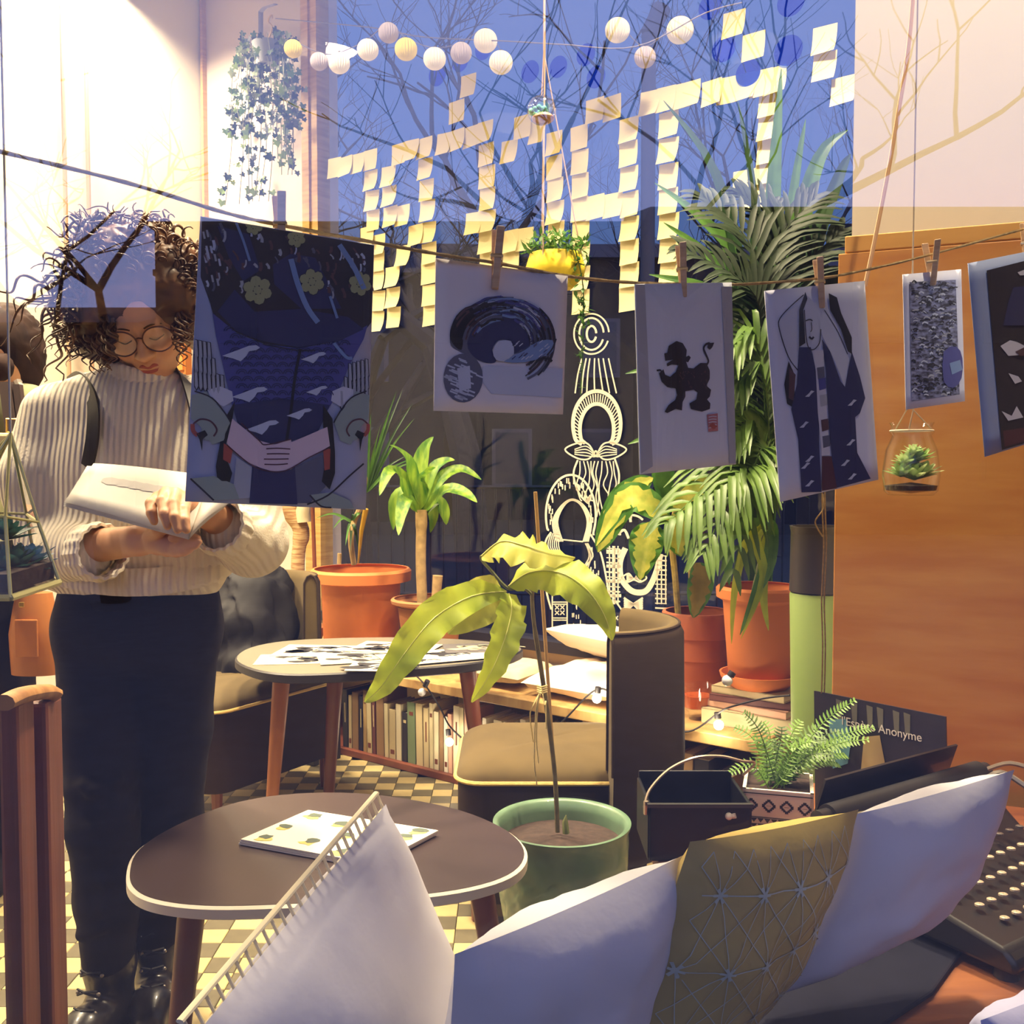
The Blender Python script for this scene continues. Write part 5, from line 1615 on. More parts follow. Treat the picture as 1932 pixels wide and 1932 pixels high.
ribbon(b, [(1200, 1168), (1196, 1176), (1200, 1184), (1210, 1186)], 3)
b.build('checked_scarf', m_paint, t, smooth=0)['kind'] = 'stuff'
# ================================================================ clothesline with prints
LINE = [(-60, 272, .92), (0, 286, .94), (240, 345, 1.0), (420, 400, 1.045), (525, 424, 1.075), (720, 460, 1.115), (830, 480, 1.14), (935, 496, 1.17), (1070, 521, 1.215), (1190, 533, 1.28), (1290, 536, 1.325), (1400, 536, 1.37), (1545, 525, 1.415), (1640, 508, 1.44), (1757, 480, 1.475), (1932, 432, 1.50), (2060, 398, 1.53)]
lp_ = smooth_path([P(*p) for p in LINE], 8)
o = MB().tube(lp_, [.0021 + .0003 * math.sin(i * 1.7) for i in range(len(lp_))], 6).build('clothesline', m_twine)
tag(o, 'jute string sagging across the window with the prints pegged on it', 'string')
m_sheet = mat('sheet_paper', (238, 236, 238), .6, spec=.4)
m_sleeve = panemat('clear_sleeve', 1.35, (.98, .98, 1.0), .12)
m_peg = wood('peg_wood', (218, 186, 150), (196, 160, 122), .6, 10)
INK = {k: mat('ink_' + k, c, .65) for k, c in dict(navy=(46, 48, 92), blue=(80, 80, 150), dark=(40, 34, 44), black=(28, 26, 30), skin=(230, 204, 212), red=(176, 84, 70), olive=(172, 172, 120), grey=(180, 182, 190), greygreen=(160, 170, 160), white=(214, 214, 226), brown=(92, 62, 66), pale=(204, 210, 228), lightblue=(130, 156, 200), seal=(196, 120, 124), maroon=(84, 44, 54), mid=(96, 98, 120)).items()}
class Print:
    def __init__(s, cs, label, sleeve=True, thick=.0012, sheetm=None, margin=.0):
        s.cs = [P(*c) for c in cs]
        s.n = (s.cs[1] - s.cs[0]).cross(s.cs[3] - s.cs[0]).normalized()
        if s.n.dot(EYE - s.cs[0]) < 0:
            s.n = -s.n
        s.t = thing('hanging_print', (s.cs[0] + s.cs[1]) / 2, label, 'print', 'prints pegged on the string')
        b = MB()
        n_ = 10
        rows = [[s.pt(u / n_, v / n_, 0) for u in range(n_ + 1)] for v in range(n_ + 1)]
        b.sheet(rows)
        b.build('paper', sheetm or m_sheet, s.t, 80, solid=thick)
        s.lay = {}
        s.sleeve = sleeve
    def bend(s, u, v):
        return 0.0
    def pt(s, u, v, up):
        return quadmap(s.cs, u, v) + s.n * (up + s.bend(u, v))
    def _b(s, c):
        return s.lay.setdefault(c, MB())
    def fill(s, c, pts, lay=1, sm=0):
        if sm:
            pts = [(p.x, p.y) for p in closed_path([Vector((x, y, 0)) for x, y in pts], sm)]
        # cut into strips is not needed: the sheet is almost flat, so lift each layer a little
        s._b(c).poly([s.pt(u, v, .0012 + .00035 * lay) for u, v in pts])
    def line(s, c, pts, w=.008, lay=3, n=4):
        q = smooth_path([Vector((x, y, 0)) for x, y in pts], n) if len(pts) > 2 else [Vector((x, y, 0)) for x, y in pts]
        A, B_ = [], []
        asp = (s.cs[1] - s.cs[0]).length / (s.cs[3] - s.cs[0]).length
        for i, p in enumerate(q):
            t_ = q[min(i + 1, len(q) - 1)] - q[max(i - 1, 0)]
            t_ = Vector((t_.x * asp, t_.y, 0))
            nn = Vector((-t_.y, t_.x, 0)).normalized() * w / 2 if t_.length > 1e-7 else Vector((0, w / 2, 0))
            nn = Vector((nn.x / asp, nn.y, 0))
            A.append(s.pt(p.x + nn.x, p.y + nn.y, .0012 + .00035 * lay))
            B_.append(s.pt(p.x - nn.x, p.y - nn.y, .0012 + .00035 * lay))
        s._b(c).sheet([A, B_])
    def done(s, img=None):
        for c, b in s.lay.items():
            o_ = b.build('printed_%s' % c, INK[c] if c in INK else MATS[c], s.t, smooth=0)
            o_['kind'] = 'stuff'
        if s.sleeve:
            b = MB()
            e = .012
            b.sheet([[s.pt(u, v, .0050) for u in (-e, .25, .5, .75, 1 + e)] for v in (-.004, .25, .5, .75, 1.012)])
            b.build('clear_sleeve', m_sleeve, s.t, 80)
def peg(p, q, d, lab, open_=.5, w=.0095):
    a, c = P(p[0], p[1], d), P(q[0], q[1], d)
    ax = (a - c).normalized()
    t_ = thing('clothes_peg', c, lab, 'clothes peg', 'wooden clothes pegs on the string')
    L_ = (a - c).length
    fw = (EYE - a).normalized()
    sd = ax.cross(fw).normalized()
    fw = sd.cross(ax).normalized()
    for k, sg in enumerate((-1, 1)):
        # two prongs: one before, one behind the sheet; they spread towards the top
        tl = (.16 * sg)
        m0 = c + fw * (.0045 * sg)
        m1 = c + ax * L_ + fw * (.011 * sg) + sd * (open_ * .006 * sg)
        dr = (m1 - m0).normalized()
        M = Matrix((sd, dr.cross(sd).normalized(), dr)).transposed()
        MB().box((m0 + m1) / 2, (w, .006, L_), M, taper=.9).build('prong', m_peg, t_, smooth=0, bevel=.0012)
    mid = c + ax * L_ * .52
    b = MB()
    b.tube([mid - sd * (w / 2 + .002) + fw * .011, mid + sd * (w / 2 + .002) + fw * .011], .0022, 6)
    b.tube([mid - sd * (w / 2 + .002) - fw * .011, mid - sd * (w / 2 + .002) + fw * .011], .0011, 5)
    b.tube([mid + sd * (w / 2 + .002) - fw * .011, mid + sd * (w / 2 + .002) + fw * .011], .0011, 5)
    b.build('spring', m_steel, t_)
peg((526, 365), (531, 488), 1.075, 'wooden peg holding the large kimono print')
peg((940, 430), (934, 545), 1.17, 'wooden peg holding the brushed arch print')
peg((1284, 460), (1290, 562), 1.325, 'wooden peg holding the black lion print')
peg((1543, 487), (1551, 582), 1.415, 'wooden peg holding the print of a woman with raised arms')
peg((1757, 455), (1760, 540), 1.475, 'wooden peg holding the small wave print, its arms spread', 1.5)
peg((1934, 418), (1938, 505), 1.50, 'wooden peg at the right picture edge holding the dark print')

# --- 1: kimono print with cranes
p = Print([(378, 408, 1.035), (706, 462, 1.105), (690, 962, 1.105), (349, 946, 1.035)], 'large print of clasped hands, blue wave kimono and cranes, on the string', sheetm=mat('sheet_grey', (176, 180, 204), .6))
def px1(x, y):   # crop pixels (330,400, x3.864) -> u,v inside this sheet
    X, Y = 330 + x / 3.864, 400 + y / 3.864
    l = 378 + (349 - 378) * (Y - 408) / 538
    r = 706 + (690 - 706) * (Y - 462) / 500
    u = (X - l) / (r - l)
    t0 = 408 + 54 * u
    t1 = 946 + 16 * u
    return max(.003, min(.997, u)), max(.003, min(.997, (Y - t0) / (t1 - t0)))
def A(*l): return [px1(x, y) for x, y in l]
p.fill('dark', A((195, 40), (1460, 240), (1430, 800), (1380, 860), (1260, 920), (880, 985), (620, 950), (430, 870), (270, 740), (250, 660), (185, 470)), 1)
p.fill('navy', A((420, 560), (560, 720), (900, 700), (1250, 760), (1370, 850), (1180, 935), (880, 980), (600, 930), (430, 860), (300, 720)), 2)
p.fill('navy', A((300, 100), (520, 160), (600, 420), (480, 500), (380, 330)), 2)
p.fill('navy', A((820, 300), (1000, 330), (1200, 700), (900, 700), (700, 520), (690, 380)), 2)
# wave patterned body of the kimono
body = A((265, 730), (440, 880), (620, 955), (880, 985), (1180, 940), (1400, 820), (1370, 920), (1260, 1110), (1180, 1300), (1100, 1430), (400, 1400), (330, 1080), (290, 900))
p.fill('blue', body, 2)
low = A((400, 1400), (760, 1350), (1110, 1400), (1060, 1520), (1020, 1600), (780, 1680), (620, 1690), (440, 1540))
p.fill('navy', low, 3)
for r_ in range(11):
    for k in range(14):
        cx, cy = 300 + k * 84 + (r_ % 2) * 42, 860 + r_ * 52
        lim = 560 + 560 * 1
        if cx < 290 + (cy - 800) * .22 + 30 or cx > 1330 - (cy - 860) * .42 or cy < 740 + .42 * (cx - 270) * (1 if cx < 620 else 0) + (255 if cx >= 620 else 0) - (max(0, cx - 900)) * .2:
            continue
        for q in (34, 20):
            p.line('navy', A(*[(cx + q * 1.15 * math.cos(a), cy - q * math.sin(a)) for a in (0, .78, 1.57, 2.36, 3.14)]), .0034, 4, 2)
p.line('black', A((890, 990), (850, 1200), (820, 1450), (790, 1660)), .010, 5)
p.line('dark', A((1000, 1000), (860, 1000), (620, 955)), .004, 5)
for cx, cy, s_ in ((460, 1030, 1), (985, 1060, .7), (520, 1330, .95), (1010, 1300, .6), (880, 1470, .7), (610, 1570, .9)):
    p.fill('pale', A((cx - 130 * s_, cy + 12 * s_), (cx - 20 * s_, cy - 30 * s_), (cx + 60 * s_, cy - 62 * s_), (cx + 110 * s_, cy - 66 * s_), (cx + 138 * s_, cy - 48 * s_), (cx + 110 * s_, cy - 30 * s_), (cx + 60 * s_, cy - 22 * s_), (cx + 40 * s_, cy + 12 * s_), (cx, cy + 52 * s_), (cx - 50 * s_, cy + 32 * s_)), 6)
# olive five-petal flowers
for cx, cy, s_ in ((580, 565, 1), (975, 505, .9), (555, 105, .6), (1340, 520, .85), (860, 190, .65)):
    for k in range(6):
        a = R(60 * k + 20)
        p.fill('black', A(*[(cx + 66 * s_ * math.cos(a) + 44 * s_ * math.cos(q), cy + 66 * s_ * math.sin(a) + 44 * s_ * math.sin(q)) for q in [j * .785 for j in range(8)]]), 4)
        p.fill('olive', A(*[(cx + 66 * s_ * math.cos(a) + 40 * s_ * math.cos(q), cy + 66 * s_ * math.sin(a) + 40 * s_ * math.sin(q)) for q in [j * .785 for j in range(8)]]), 5)
    p.fill('olive', A(*[(cx + 30 * s_ * math.cos(q), cy + 30 * s_ * math.sin(q)) for q in [j * .785 for j in range(8)]]), 6)
rnd = random.Random(17)
for k in range(110):      # brown and pale flecks of leaves
    x, y = rnd.uniform(210, 1420), rnd.uniform(80, 560)
    if 520 < x < 1000 and 380 < y: continue
    if y < 60 + (x - 195) * .17: continue
    a, l = rnd.uniform(.8, 1.9), rnd.uniform(25, 80)
    p.line(rnd.choice(('brown', 'brown', 'grey', 'pale', 'mid')), A((x, y), (x + l * math.cos(a) * .6 + 8, y + l * .6), (x + l * math.cos(a), y + l)), rnd.uniform(.005, .012), 3 + k % 2)
for pts, w in (([(820, 340), (870, 520), (940, 690), (1020, 800)], .02), ([(430, 80), (480, 210), (525, 355)], .009), ([(1110, 610), (1165, 770)], .01), ([(1180, 240), (1290, 400), (1370, 560)], .02), ([(1140, 950), (1230, 1050), (1280, 1060)], .012)):
    p.line('lightblue', A(*pts), w, 6)
# cranes and their feathers at both sides
for side in (0, 1):
    for r_ in range(3):
        for k in range(7):
            x0 = (150 + k * 30) if not side else (1200 + k * 32)
            y0 = (930 + r_ * 110 + k * 6) if not side else (1120 + r_ * 90 - k * 8)
            if not side and x0 > 250 + r_ * 40: continue
            if side and x0 < 1240 - r_ * 30: continue
            if x0 > 1420: continue
            p.fill('dark', A((x0 - 14, y0 - 10), (x0 + 14, y0 - 4), (x0 + 22, y0 + 120), (x0 + 4, y0 + 150), (x0 - 12, y0 + 118)), 3)
            p.fill('grey', A((x0 - 9, y0 - 6), (x0 + 8, y0), (x0 + 15, y0 + 112), (x0 + 3, y0 + 138), (x0 - 7, y0 + 110)), 4)
for k in range(18):
    x, y = rnd.uniform(200, 330), rnd.uniform(120, 500)
    p.line(rnd.choice(('grey', 'brown', 'pale')), A((x, y), (x + 10, y + 52)), .007, 4)
for ox, fl in ((200, 1), (1330, -1)):
    f = lambda x, y: (ox + fl * x, y)
    p.fill('greygreen', A(f(-80, 1330), f(20, 1300), f(110, 1420), f(190, 1520), f(140, 1660), f(60, 1690), f(-20, 1560), f(-85, 1500)), 5)
    p.line('dark', A(f(-60, 1300), f(60, 1350), f(150, 1460), f(190, 1530)), .005, 6)
    p.fill('greygreen', A(f(-60, 1520), f(-10, 1500), f(60, 1520), f(95, 1580), f(80, 1640), f(20, 1660), f(-20, 1620), f(-10, 1560)), 6)
    p.line('maroon', A(f(-70, 1540), f(-20, 1505), f(50, 1520), f(92, 1580), f(70, 1630)), .006, 7)
    p.line('red', A(f(-75, 1540), f(-70, 1590), f(-40, 1625)), .014, 7)
    p.fill('black', A(f(-50, 1610), f(10, 1585), f(30, 1620), f(-5, 1650), f(-10, 1740), f(-28, 1650)), 7)
    p.fill('white', A(f(30, 1290), f(120, 1265), f(200, 1300), f(210, 1370), f(140, 1410), f(60, 1380)), 4)
# clasped hands and sleeves
p.fill('black', A((420, 1370), (400, 1520), (340, 1740), (400, 1900), (360, 2050), (300, 2000), (285, 1850), (320, 1650), (360, 1480)), 5)
p.fill('black', A((1060, 1400), (1130, 1500), (1150, 1750), (1150, 1900), (1110, 2020), (1050, 1960), (1080, 1800), (1060, 1560)), 5)
p.fill('red', A((340, 1680), (405, 1720), (385, 1830), (335, 1800)), 6)
p.fill('red', A((1060, 1720), (1115, 1720), (1110, 1870), (1070, 1880)), 6)
p.fill('navy', A((540, 1850), (850, 1850), (870, 2130), (520, 2120)), 5)
p.fill('grey', A((430, 1780), (560, 1870), (540, 2080), (400, 2090)), 4)
p.fill('mid', A((850, 1860), (1060, 1760), (1080, 2000), (960, 2120), (860, 2120)), 4)
p.fill('skin', A((400, 1500), (470, 1560), (590, 1660), (700, 1690), (820, 1650), (830, 1700), (800, 1850), (700, 1890), (600, 1860), (470, 1800), (360, 1680)), 7)
p.fill('skin', A((1090, 1560), (1110, 1700), (960, 1780), (820, 1870), (700, 1890), (620, 1840), (610, 1790), (640, 1720), (760, 1700), (900, 1640)), 8)
for k in range(4):
    p.line('maroon', A((640 - (k > 1) * 25 + k * 4, 1720 + k * 38), (720, 1716 + k * 40), (815 - k * 6, 1722 + k * 36)), .0045, 9)
p.line('maroon', A((460, 1530), (590, 1660), (640, 1690), (820, 1650)), .004, 9)
p.line('maroon', A((360, 1690), (520, 1830), (640, 1880), (780, 1880), (960, 1780), (1110, 1710)), .004, 9)
for (x, y) in ((150, 1960), (1000, 2080)):
    p.fill('greygreen', A((x - 40, y - 20), (x + 120, y - 40), (x + 260, y + 20), (x + 300, y + 130), (x + 120, y + 140), (x + 40, y + 60)), 5)
    p.line('dark', A((x - 40, y - 20), (x + 40, y + 60), (x + 120, y + 140)), .006, 6)
p.line('dark', A((940, 2130), (1100, 2060), (1260, 1920), (1370, 1830)), .006, 6)
p.done()

# --- 2: brushed arch with a round seal
p = Print([(822, 487, 1.15), (1071, 521, 1.21), (1062, 782, 1.21), (818, 775, 1.15)], 'print of a dark brushed arch with a round seal, second from the left', sheetm=mat('sheet_cream', (240, 234, 236), .6))
def px2(x, y):
    X, Y = 780 + x / 3.864, 440 + y / 3.864
    u = (X - 820) / (1066 - 820)
    t0, t1 = 487 + 34 * u, 775 + 7 * u
    return u, (Y - t0) / (t1 - t0)
def A2(*l): return [px2(x, y) for x, y in l]
p.fill('mid', A2((260, 740), (290, 620), (380, 540), (500, 480), (680, 478), (850, 510), (950, 590), (1000, 690), (1000, 800), (900, 800), (720, 880), (690, 790), (600, 780), (560, 850), (590, 930), (520, 945), (430, 910), (330, 860), (270, 820)), 1, 3)
p.fill('navy', A2((450, 640), (600, 570), (760, 600), (840, 700), (860, 790), (720, 875), (700, 800), (610, 775), (560, 850), (590, 930), (530, 945), (430, 900), (380, 800)), 2, 3)
p.fill('black', A2((258, 720), (300, 600), (390, 530), (440, 600), (440, 680), (360, 740), (340, 850), (275, 800)), 2, 3)
rnd = random.Random(23)
for k in range(150):
    a = R(rnd.uniform(185, 372))
    q = rnd.uniform(.55, 1.06)
    x, y = 630 + 370 * q * math.cos(a), 800 + 320 * q * math.sin(a)
    l = rnd.uniform(.08, .3)
    c_ = rnd.choice(('dark', 'black', 'mid', 'blue', 'lightblue', 'pale', 'navy')) if 420 < x < 830 else rnd.choice(('black', 'dark', 'dark', 'brown', 'mid'))
    p.line(c_, A2(*[(630 + 370 * q * math.cos(a + l * j), 800 + (320 * q + rnd.uniform(-10, 10)) * math.sin(a + l * j)) for j in range(4)]), rnd.uniform(.006, .02), 3 + k % 3, 3)
p.fill('pale', A2((600, 790), (690, 785), (715, 880), (640, 930), (585, 920), (560, 860)), 7, 2)
p.fill('lightblue', A2((640, 935), (780, 860), (890, 790), (1000, 780), (1005, 860), (940, 900), (800, 940)), 6, 2)
for k in range(26):
    x, y = rnd.uniform(700, 960), rnd.uniform(800, 925)
    if y > 1330 - x * .68 or 1: p.line(rnd.choice(('mid', 'white', 'navy')), A2((x, y), (x + 26, y - 22)), .006, 7)
p.line('black', A2((880, 935), (950, 905), (1000, 935)), .02, 7)
p.line('dark', A2((1025, 770), (1000, 840), (960, 890)), .012, 7)
p.fill('pale', A2((500, 965), (1090, 985), (1085, 1200), (850, 1185), (560, 1170), (480, 1060)), 1)
p.fill('mid', A2(*[(357 + 140 * math.cos(a), 1055 + 180 * math.sin(a)) for a in [j * .3 for j in range(21)]]), 2)
for k in range(44):
    a, q = rnd.uniform(0, 6.28), rnd.random() ** .5 * .85
    x, y = 357 + 140 * q * math.cos(a), 1055 + 180 * q * math.sin(a)
    p.line('pale', A2((x - 28, y - 8), (x, y + 4), (x + 26, y + 14)), .011, 3)
p.fill('pale', A2((310, 985), (400, 965), (412, 1130), (330, 1155)), 4)
p.done()
# --- 3: black lion stamp
p = Print([(1197, 536, 1.28), (1380, 533, 1.36), (1388, 876, 1.36), (1207, 895, 1.28)], 'narrow print of a standing black lion with a red seal, third from the left', sheetm=mat('sheet_blue', (226, 232, 246), .6))
def px3(x, y):
    X, Y = 1180 + x / 3.864, 440 + y / 3.864
    l, r = 1197 + 10 * (Y - 536) / 359, 1380 + 8 * (Y - 533) / 343
    u = (X - l) / (r - l)
    t0, t1 = 536 - 3 * u, 895 - 19 * u
    return max(.004, min(.996, u)), max(.004, min(.996, (Y - t0) / (t1 - t0)))
def A3(*l): return [px3(x, y) for x, y in l]
p.fill('grey', A3((62, 365), (132, 365), (190, 1700), (110, 1760)), 1)
p.fill('grey', A3((690, 390), (775, 390), (805, 1680), (750, 1680)), 1)
p.fill('dark', A3((355, 785), (400, 800), (430, 850), (425, 900), (445, 890), (460, 905), (440, 940), (425, 935), (440, 980), (480, 985), (530, 945), (575, 945), (600, 1000), (600, 1060), (575, 1110), (610, 1140), (600, 1190), (580, 1210), (605, 1240), (600, 1280), (540, 1300), (460, 1280), (450, 1240), (500, 1210), (510, 1160), (480, 1140), (420, 1150), (420, 1190), (400, 1230), (395, 1290), (350, 1280), (290, 1310), (272, 1300), (300, 1250), (345, 1215), (360, 1180), (350, 1130), (290, 1120), (250, 1080), (232, 1020), (262, 990), (275, 1030), (310, 1045), (350, 1010), (370, 960), (320, 955), (290, 970), (285, 950), (330, 920), (275, 930), (268, 875), (290, 870), (300, 820)), 2)
p.line('dark', A3((575, 960), (590, 930), (570, 880), (555, 840), (570, 810), (600, 800)), .012, 2)
p.fill('dark', A3((590, 800), (634, 796), (620, 830), (600, 850), (582, 832)), 2)
p.line('dark', A3((215, 1000), (245, 1000), (250, 1060)), .01, 2)
rnd = random.Random(4)
for k in range(26):
    x, y = rnd.uniform(370, 590), rnd.uniform(990, 1120)
    p.line('brown', A3((x, y), (x + rnd.uniform(-14, 14), y + rnd.uniform(8, 20))), .005, 3)
p.fill('seal', A3((578, 1322), (660, 1312), (662, 1440), (590, 1446)), 2)
for k in range(5):
    p.line('white', A3((590, 1340 + 20 * k), (620, 1334 + 20 * k), (650, 1336 + 20 * k)), .005, 3)
p.fill('red', A3((590, 1400), (620, 1380), (655, 1410), (625, 1432)), 4)
p.done()
# --- 4: woman with raised arms in a dark robe
p = Print([(1442, 549, 1.39), (1631, 530, 1.43), (1657, 905, 1.43), (1472, 947, 1.39)], 'print of a figure with raised arms in a dark crane robe, fourth from the left', sheetm=mat('sheet_lilac', (222, 226, 246), .6))
def px4(x, y):
    X, Y = 1180 + x / 3.864, 440 + y / 3.864
    l, r = 1442 + 30 * (Y - 549) / 398, 1631 + 26 * (Y - 530) / 375
    u = (X - l) / (r - l)
    t0, t1 = 549 - 19 * u, 947 - 42 * u
    return max(.004, min(.996, u)), max(.004, min(.996, (Y - t0) / (t1 - t0)))
def A4(*l): return [px4(x, y) for x, y in l]
p.fill('pale', A4((1300, 440), (1380, 520), (1410, 700), (1400, 900), (1300, 960), (1250, 900), (1240, 700), (1260, 560)), 1)
p.fill('pale', A4((1110, 640), (1180, 560), (1250, 520), (1240, 700), (1250, 990), (1210, 1000), (1150, 820)), 1)
p.fill('pale', A4((1370, 470), (1440, 480), (1540, 700), (1620, 870), (1600, 1150), (1520, 940), (1420, 740)), 1)
p.line('dark', A4((1290, 450), (1200, 530), (1120, 620), (1115, 700), (1180, 900), (1250, 1000)), .005, 2)
p.line('dark', A4((1440, 560), (1540, 720), (1610, 880)), .004, 2)
p.fill('navy', A4((1255, 830), (1340, 830), (1400, 1100), (1400, 1500), (1420, 1900), (1275, 1890), (1250, 1500), (1200, 1280), (1240, 1100)), 3)
p.fill('navy', A4((1420, 770), (1480, 860), (1560, 1080), (1590, 1120), (1640, 860), (1700, 1040), (1740, 1200), (1700, 1310), (1665, 1340), (1680, 1600), (1780, 1790), (1520, 1860), (1480, 1500), (1450, 1000)), 3)
p.fill('black', A4((1300, 430), (1315, 480), (1285, 560), (1300, 800), (1255, 830), (1255, 560)), 4)
p.fill('black', A4((1470, 440), (1530, 470), (1560, 580), (1640, 760), (1640, 880), (1610, 860), (1560, 700), (1480, 560)), 4)
p.fill('black', A4((1180, 930), (1215, 1010), (1230, 1280), (1170, 1240), (1150, 1100)), 3)
p.fill('brown', A4((1185, 980), (1230, 1030), (1215, 1220), (1180, 1200)), 4)
p.fill('white', A4((1350, 850), (1430, 850), (1455, 1300), (1480, 1620), (1420, 1620), (1390, 1300), (1375, 1000)), 4)
for k, (x, y, c_) in enumerate(((1410, 1020, 'mid'), (1420, 1100, 'blue'), (1430, 1220, 'grey'), (1440, 1400, 'brown'), (1450, 1520, 'mid'))):
    p.fill(c_, A4((x - 28, y - 40), (x + 25, y - 50), (x + 30, y + 30), (x - 20, y + 45)), 5)
p.fill('maroon', A4((1420, 1625), (1490, 1625), (1530, 1860), (1420, 1880)), 4)
p.line('dark', A4((1300, 640), (1330, 630), (1350, 640)), .006, 6); p.line('dark', A4((1325, 755), (1345, 770), (1358, 755)), .010, 6); p.line('dark', A4((1340, 650), (1345, 700), (1335, 720)), .004, 6)
p.line('dark', A4((1290, 560), (1310, 800), (1350, 850), (1400, 800), (1410, 700)), .005, 6)
for x, y in ((1330, 1165), (1290, 1390), (1330, 1640), (1330, 1820), (1640, 1230), (1630, 1520), (1590, 1670), (1640, 1770), (1300, 1690)):
    p.fill('pale', A4((x - 34, y + 26), (x - 5, y), (x + 10, y - 20), (x + 34, y - 14), (x + 12, y + 4), (x - 4, y + 26)), 6)
p.done()
# --- 5: small wave-pattern print
m_wavep = mat('wave_print', (52, 48, 62), .7, rgb2=(150, 154, 190), scale=95, stretch=(1, 1, 2.2), detail=2)
p = Print([(1703, 518, 1.46), (1813, 508, 1.49), (1820, 757, 1.49), (1709, 773, 1.46)], 'small print densely patterned like dark waves, fifth from the left', sheetm=MATS['sheet_lilac'])
def px5(x, y):
    X, Y = 1532 + x / 3.22, 440 + y / 3.22
    l, r = 1703 + 6 * (Y - 518) / 255, 1813 + 7 * (Y - 508) / 249
    u = (X - l) / (r - l)
    t0, t1 = 518 - 10 * u, 773 - 16 * u
    return max(.004, min(.996, u)), max(.004, min(.996, (Y - t0) / (t1 - t0)))
def A5(*l): return [px5(x, y) for x, y in l]
p.fill('wave_print', A5((588, 298), (868, 284), (892, 980), (600, 1022)), 1)
rnd = random.Random(44)
for k in range(240):
    x, y = rnd.uniform(595, 850), rnd.uniform(300, 985)
    l = rnd.uniform(14, 40)
    p.line(rnd.choice(('black', 'dark', 'dark', 'pale', 'grey')), A5((x, y), (x + l * .4, y - rnd.uniform(4, 14)), (x + l, y - rnd.uniform(-4, 6))), rnd.uniform(.006, .014), 2 + k % 2, 2)
p.fill('blue', A5((790, 720), (870, 690), (905, 760), (900, 880), (850, 940), (790, 900)), 5, 2)
p.fill('lightblue', A5((825, 790), (890, 770), (905, 830), (840, 860)), 6)
p.done()
# --- 6: dark print at the right edge
p = Print([(1826, 497, 1.42), (2000, 462, 1.47), (2010, 815, 1.47), (1858, 862, 1.42)], 'print with a dark picture and pale cranes, cut by the right picture edge', sheetm=mat('sheet_edge', (150, 166, 206), .6))
def px6(x, y):
    X, Y = 1532 + x / 3.22, 440 + y / 3.22
    l, r = 1826 + 32 * (Y - 497) / 365, 2000 + 10 * (Y - 462) / 353
    u = (X - l) / (r - l)
    t0, t1 = 497 - 35 * u, 862 - 47 * u
    return max(.004, min(.996, u)), max(.004, min(.996, (Y - t0) / (t1 - t0)))
def A6(*l): return [px6(x, y) for x, y in l]
p.fill('dark', A6((1052, 228), (1480, 120), (1500, 1220), (1145, 1318)), 1)
p.fill('navy', A6((1210, 330), (1320, 320), (1330, 560), (1150, 560), (1180, 420)), 2)
for pts in ([(1132, 685), (1190, 650), (1230, 660), (1290, 690), (1250, 740), (1180, 745)], [(1180, 850), (1240, 870), (1262, 900), (1220, 915)], [(1140, 1080), (1200, 1110), (1230, 1050), (1270, 1120), (1180, 1140)], [(1235, 240), (1300, 215), (1310, 255), (1250, 258)]):
    p.fill('white', A6(*pts), 3)
p.fill('brown', A6((1220, 720), (1300, 680), (1310, 740), (1250, 745)), 4)
p.fill('maroon', A6((1150, 1200), (1300, 1180), (1300, 1260), (1160, 1300)), 2)
p.done()
# ================================================================ the wooden panel and what is near it
m_ply = wood('plywood', (208, 150, 74), (190, 124, 54), .42, 3.2, (1, 1, 6), .06, coat=.15)
m_plytop = wood('plywood_rail', (218, 166, 90), (200, 146, 70), .45, 3.2, (1, 1, 6), .06)
pa = P(1577, 900, 2.05); pa.z = 0
t = thing('wood_panel', pa + PDIR * .3, 'large orange-brown plywood panel with a top rail, leaning on the white pier', 'panel')
def pp_(s_, z, off=0): return pa + PDIR * s_ + PN * off + Z * z
ZT = 1.64
def pslab(name, s0, s1, z0, z1, o0, o1, m): return MB().prism([pp_(s0, z0, o0), pp_(s1, z0, o0), pp_(s1, z0, o1), pp_(s0, z0, o1)], (0, 0, z1 - z0)).build(name, m, t, smooth=0, bevel=.002)
pslab('board', 0, .75, 0, ZT - .035, 0, .02, m_ply)
pslab('top_rail', .012, .75, ZT - .033, ZT, .001, .018, m_plytop)
# record-sleeve like sign leaning on the panel
sg = [P(1537, 1303, 1.86), P(1785, 1352, 1.70), P(1790, 1470, 1.70), P(1533, 1420, 1.86)]
sg[2] = Vector((sg[1].x - .004, sg[1].y - .03, LZ)); sg[3] = Vector((sg[0].x - .004, sg[0].y - .03, LZ))
t = thing('title_board', (sg[2] + sg[3]) / 2, 'dark picture board with a white title, leaning behind the typewriter', 'board')
b = MB(); b.sheet([[quadmap(sg, u / 4, v / 4) for u in range(5)] for v in range(5)])
b.build('board', mat('board_dark', (52, 46, 46), .35, rgb2=(40, 34, 38), scale=8), t, smooth=0, solid=.006)
sn = (sg[1] - sg[0]).cross(sg[3] - sg[0]).normalized()
sn = sn if sn.dot(EYE - sg[0]) > 0 else -sn
def sq(u, v, up=.0045): return quadmap(sg, u, v) + sn * up
b = MB(); b.poly([sq(u, v) for u, v in ((.12, .22), (.26, .18), (.30, .34), (.27, .55), (.15, .62))]); b.build('picture_water', mat('pic_blue', (96, 142, 156), .6), t, smooth=0)
b = MB(); b.poly([sq(u, v) for u, v in ((.40, .30), (.52, .26), (.56, .5), (.58, .8), (.40, .85), (.37, .6))]); b.build('picture_stone', mat('pic_ochre', (176, 150, 96), .6), t, smooth=0)
b = MB()
for u in (.18, .3, .42, .5, .62, .7): b.poly([sq(u, .03, .0042), sq(u + .05, .04, .0042), sq(u + .045, .22, .0042), sq(u + .01, .2, .0042)])
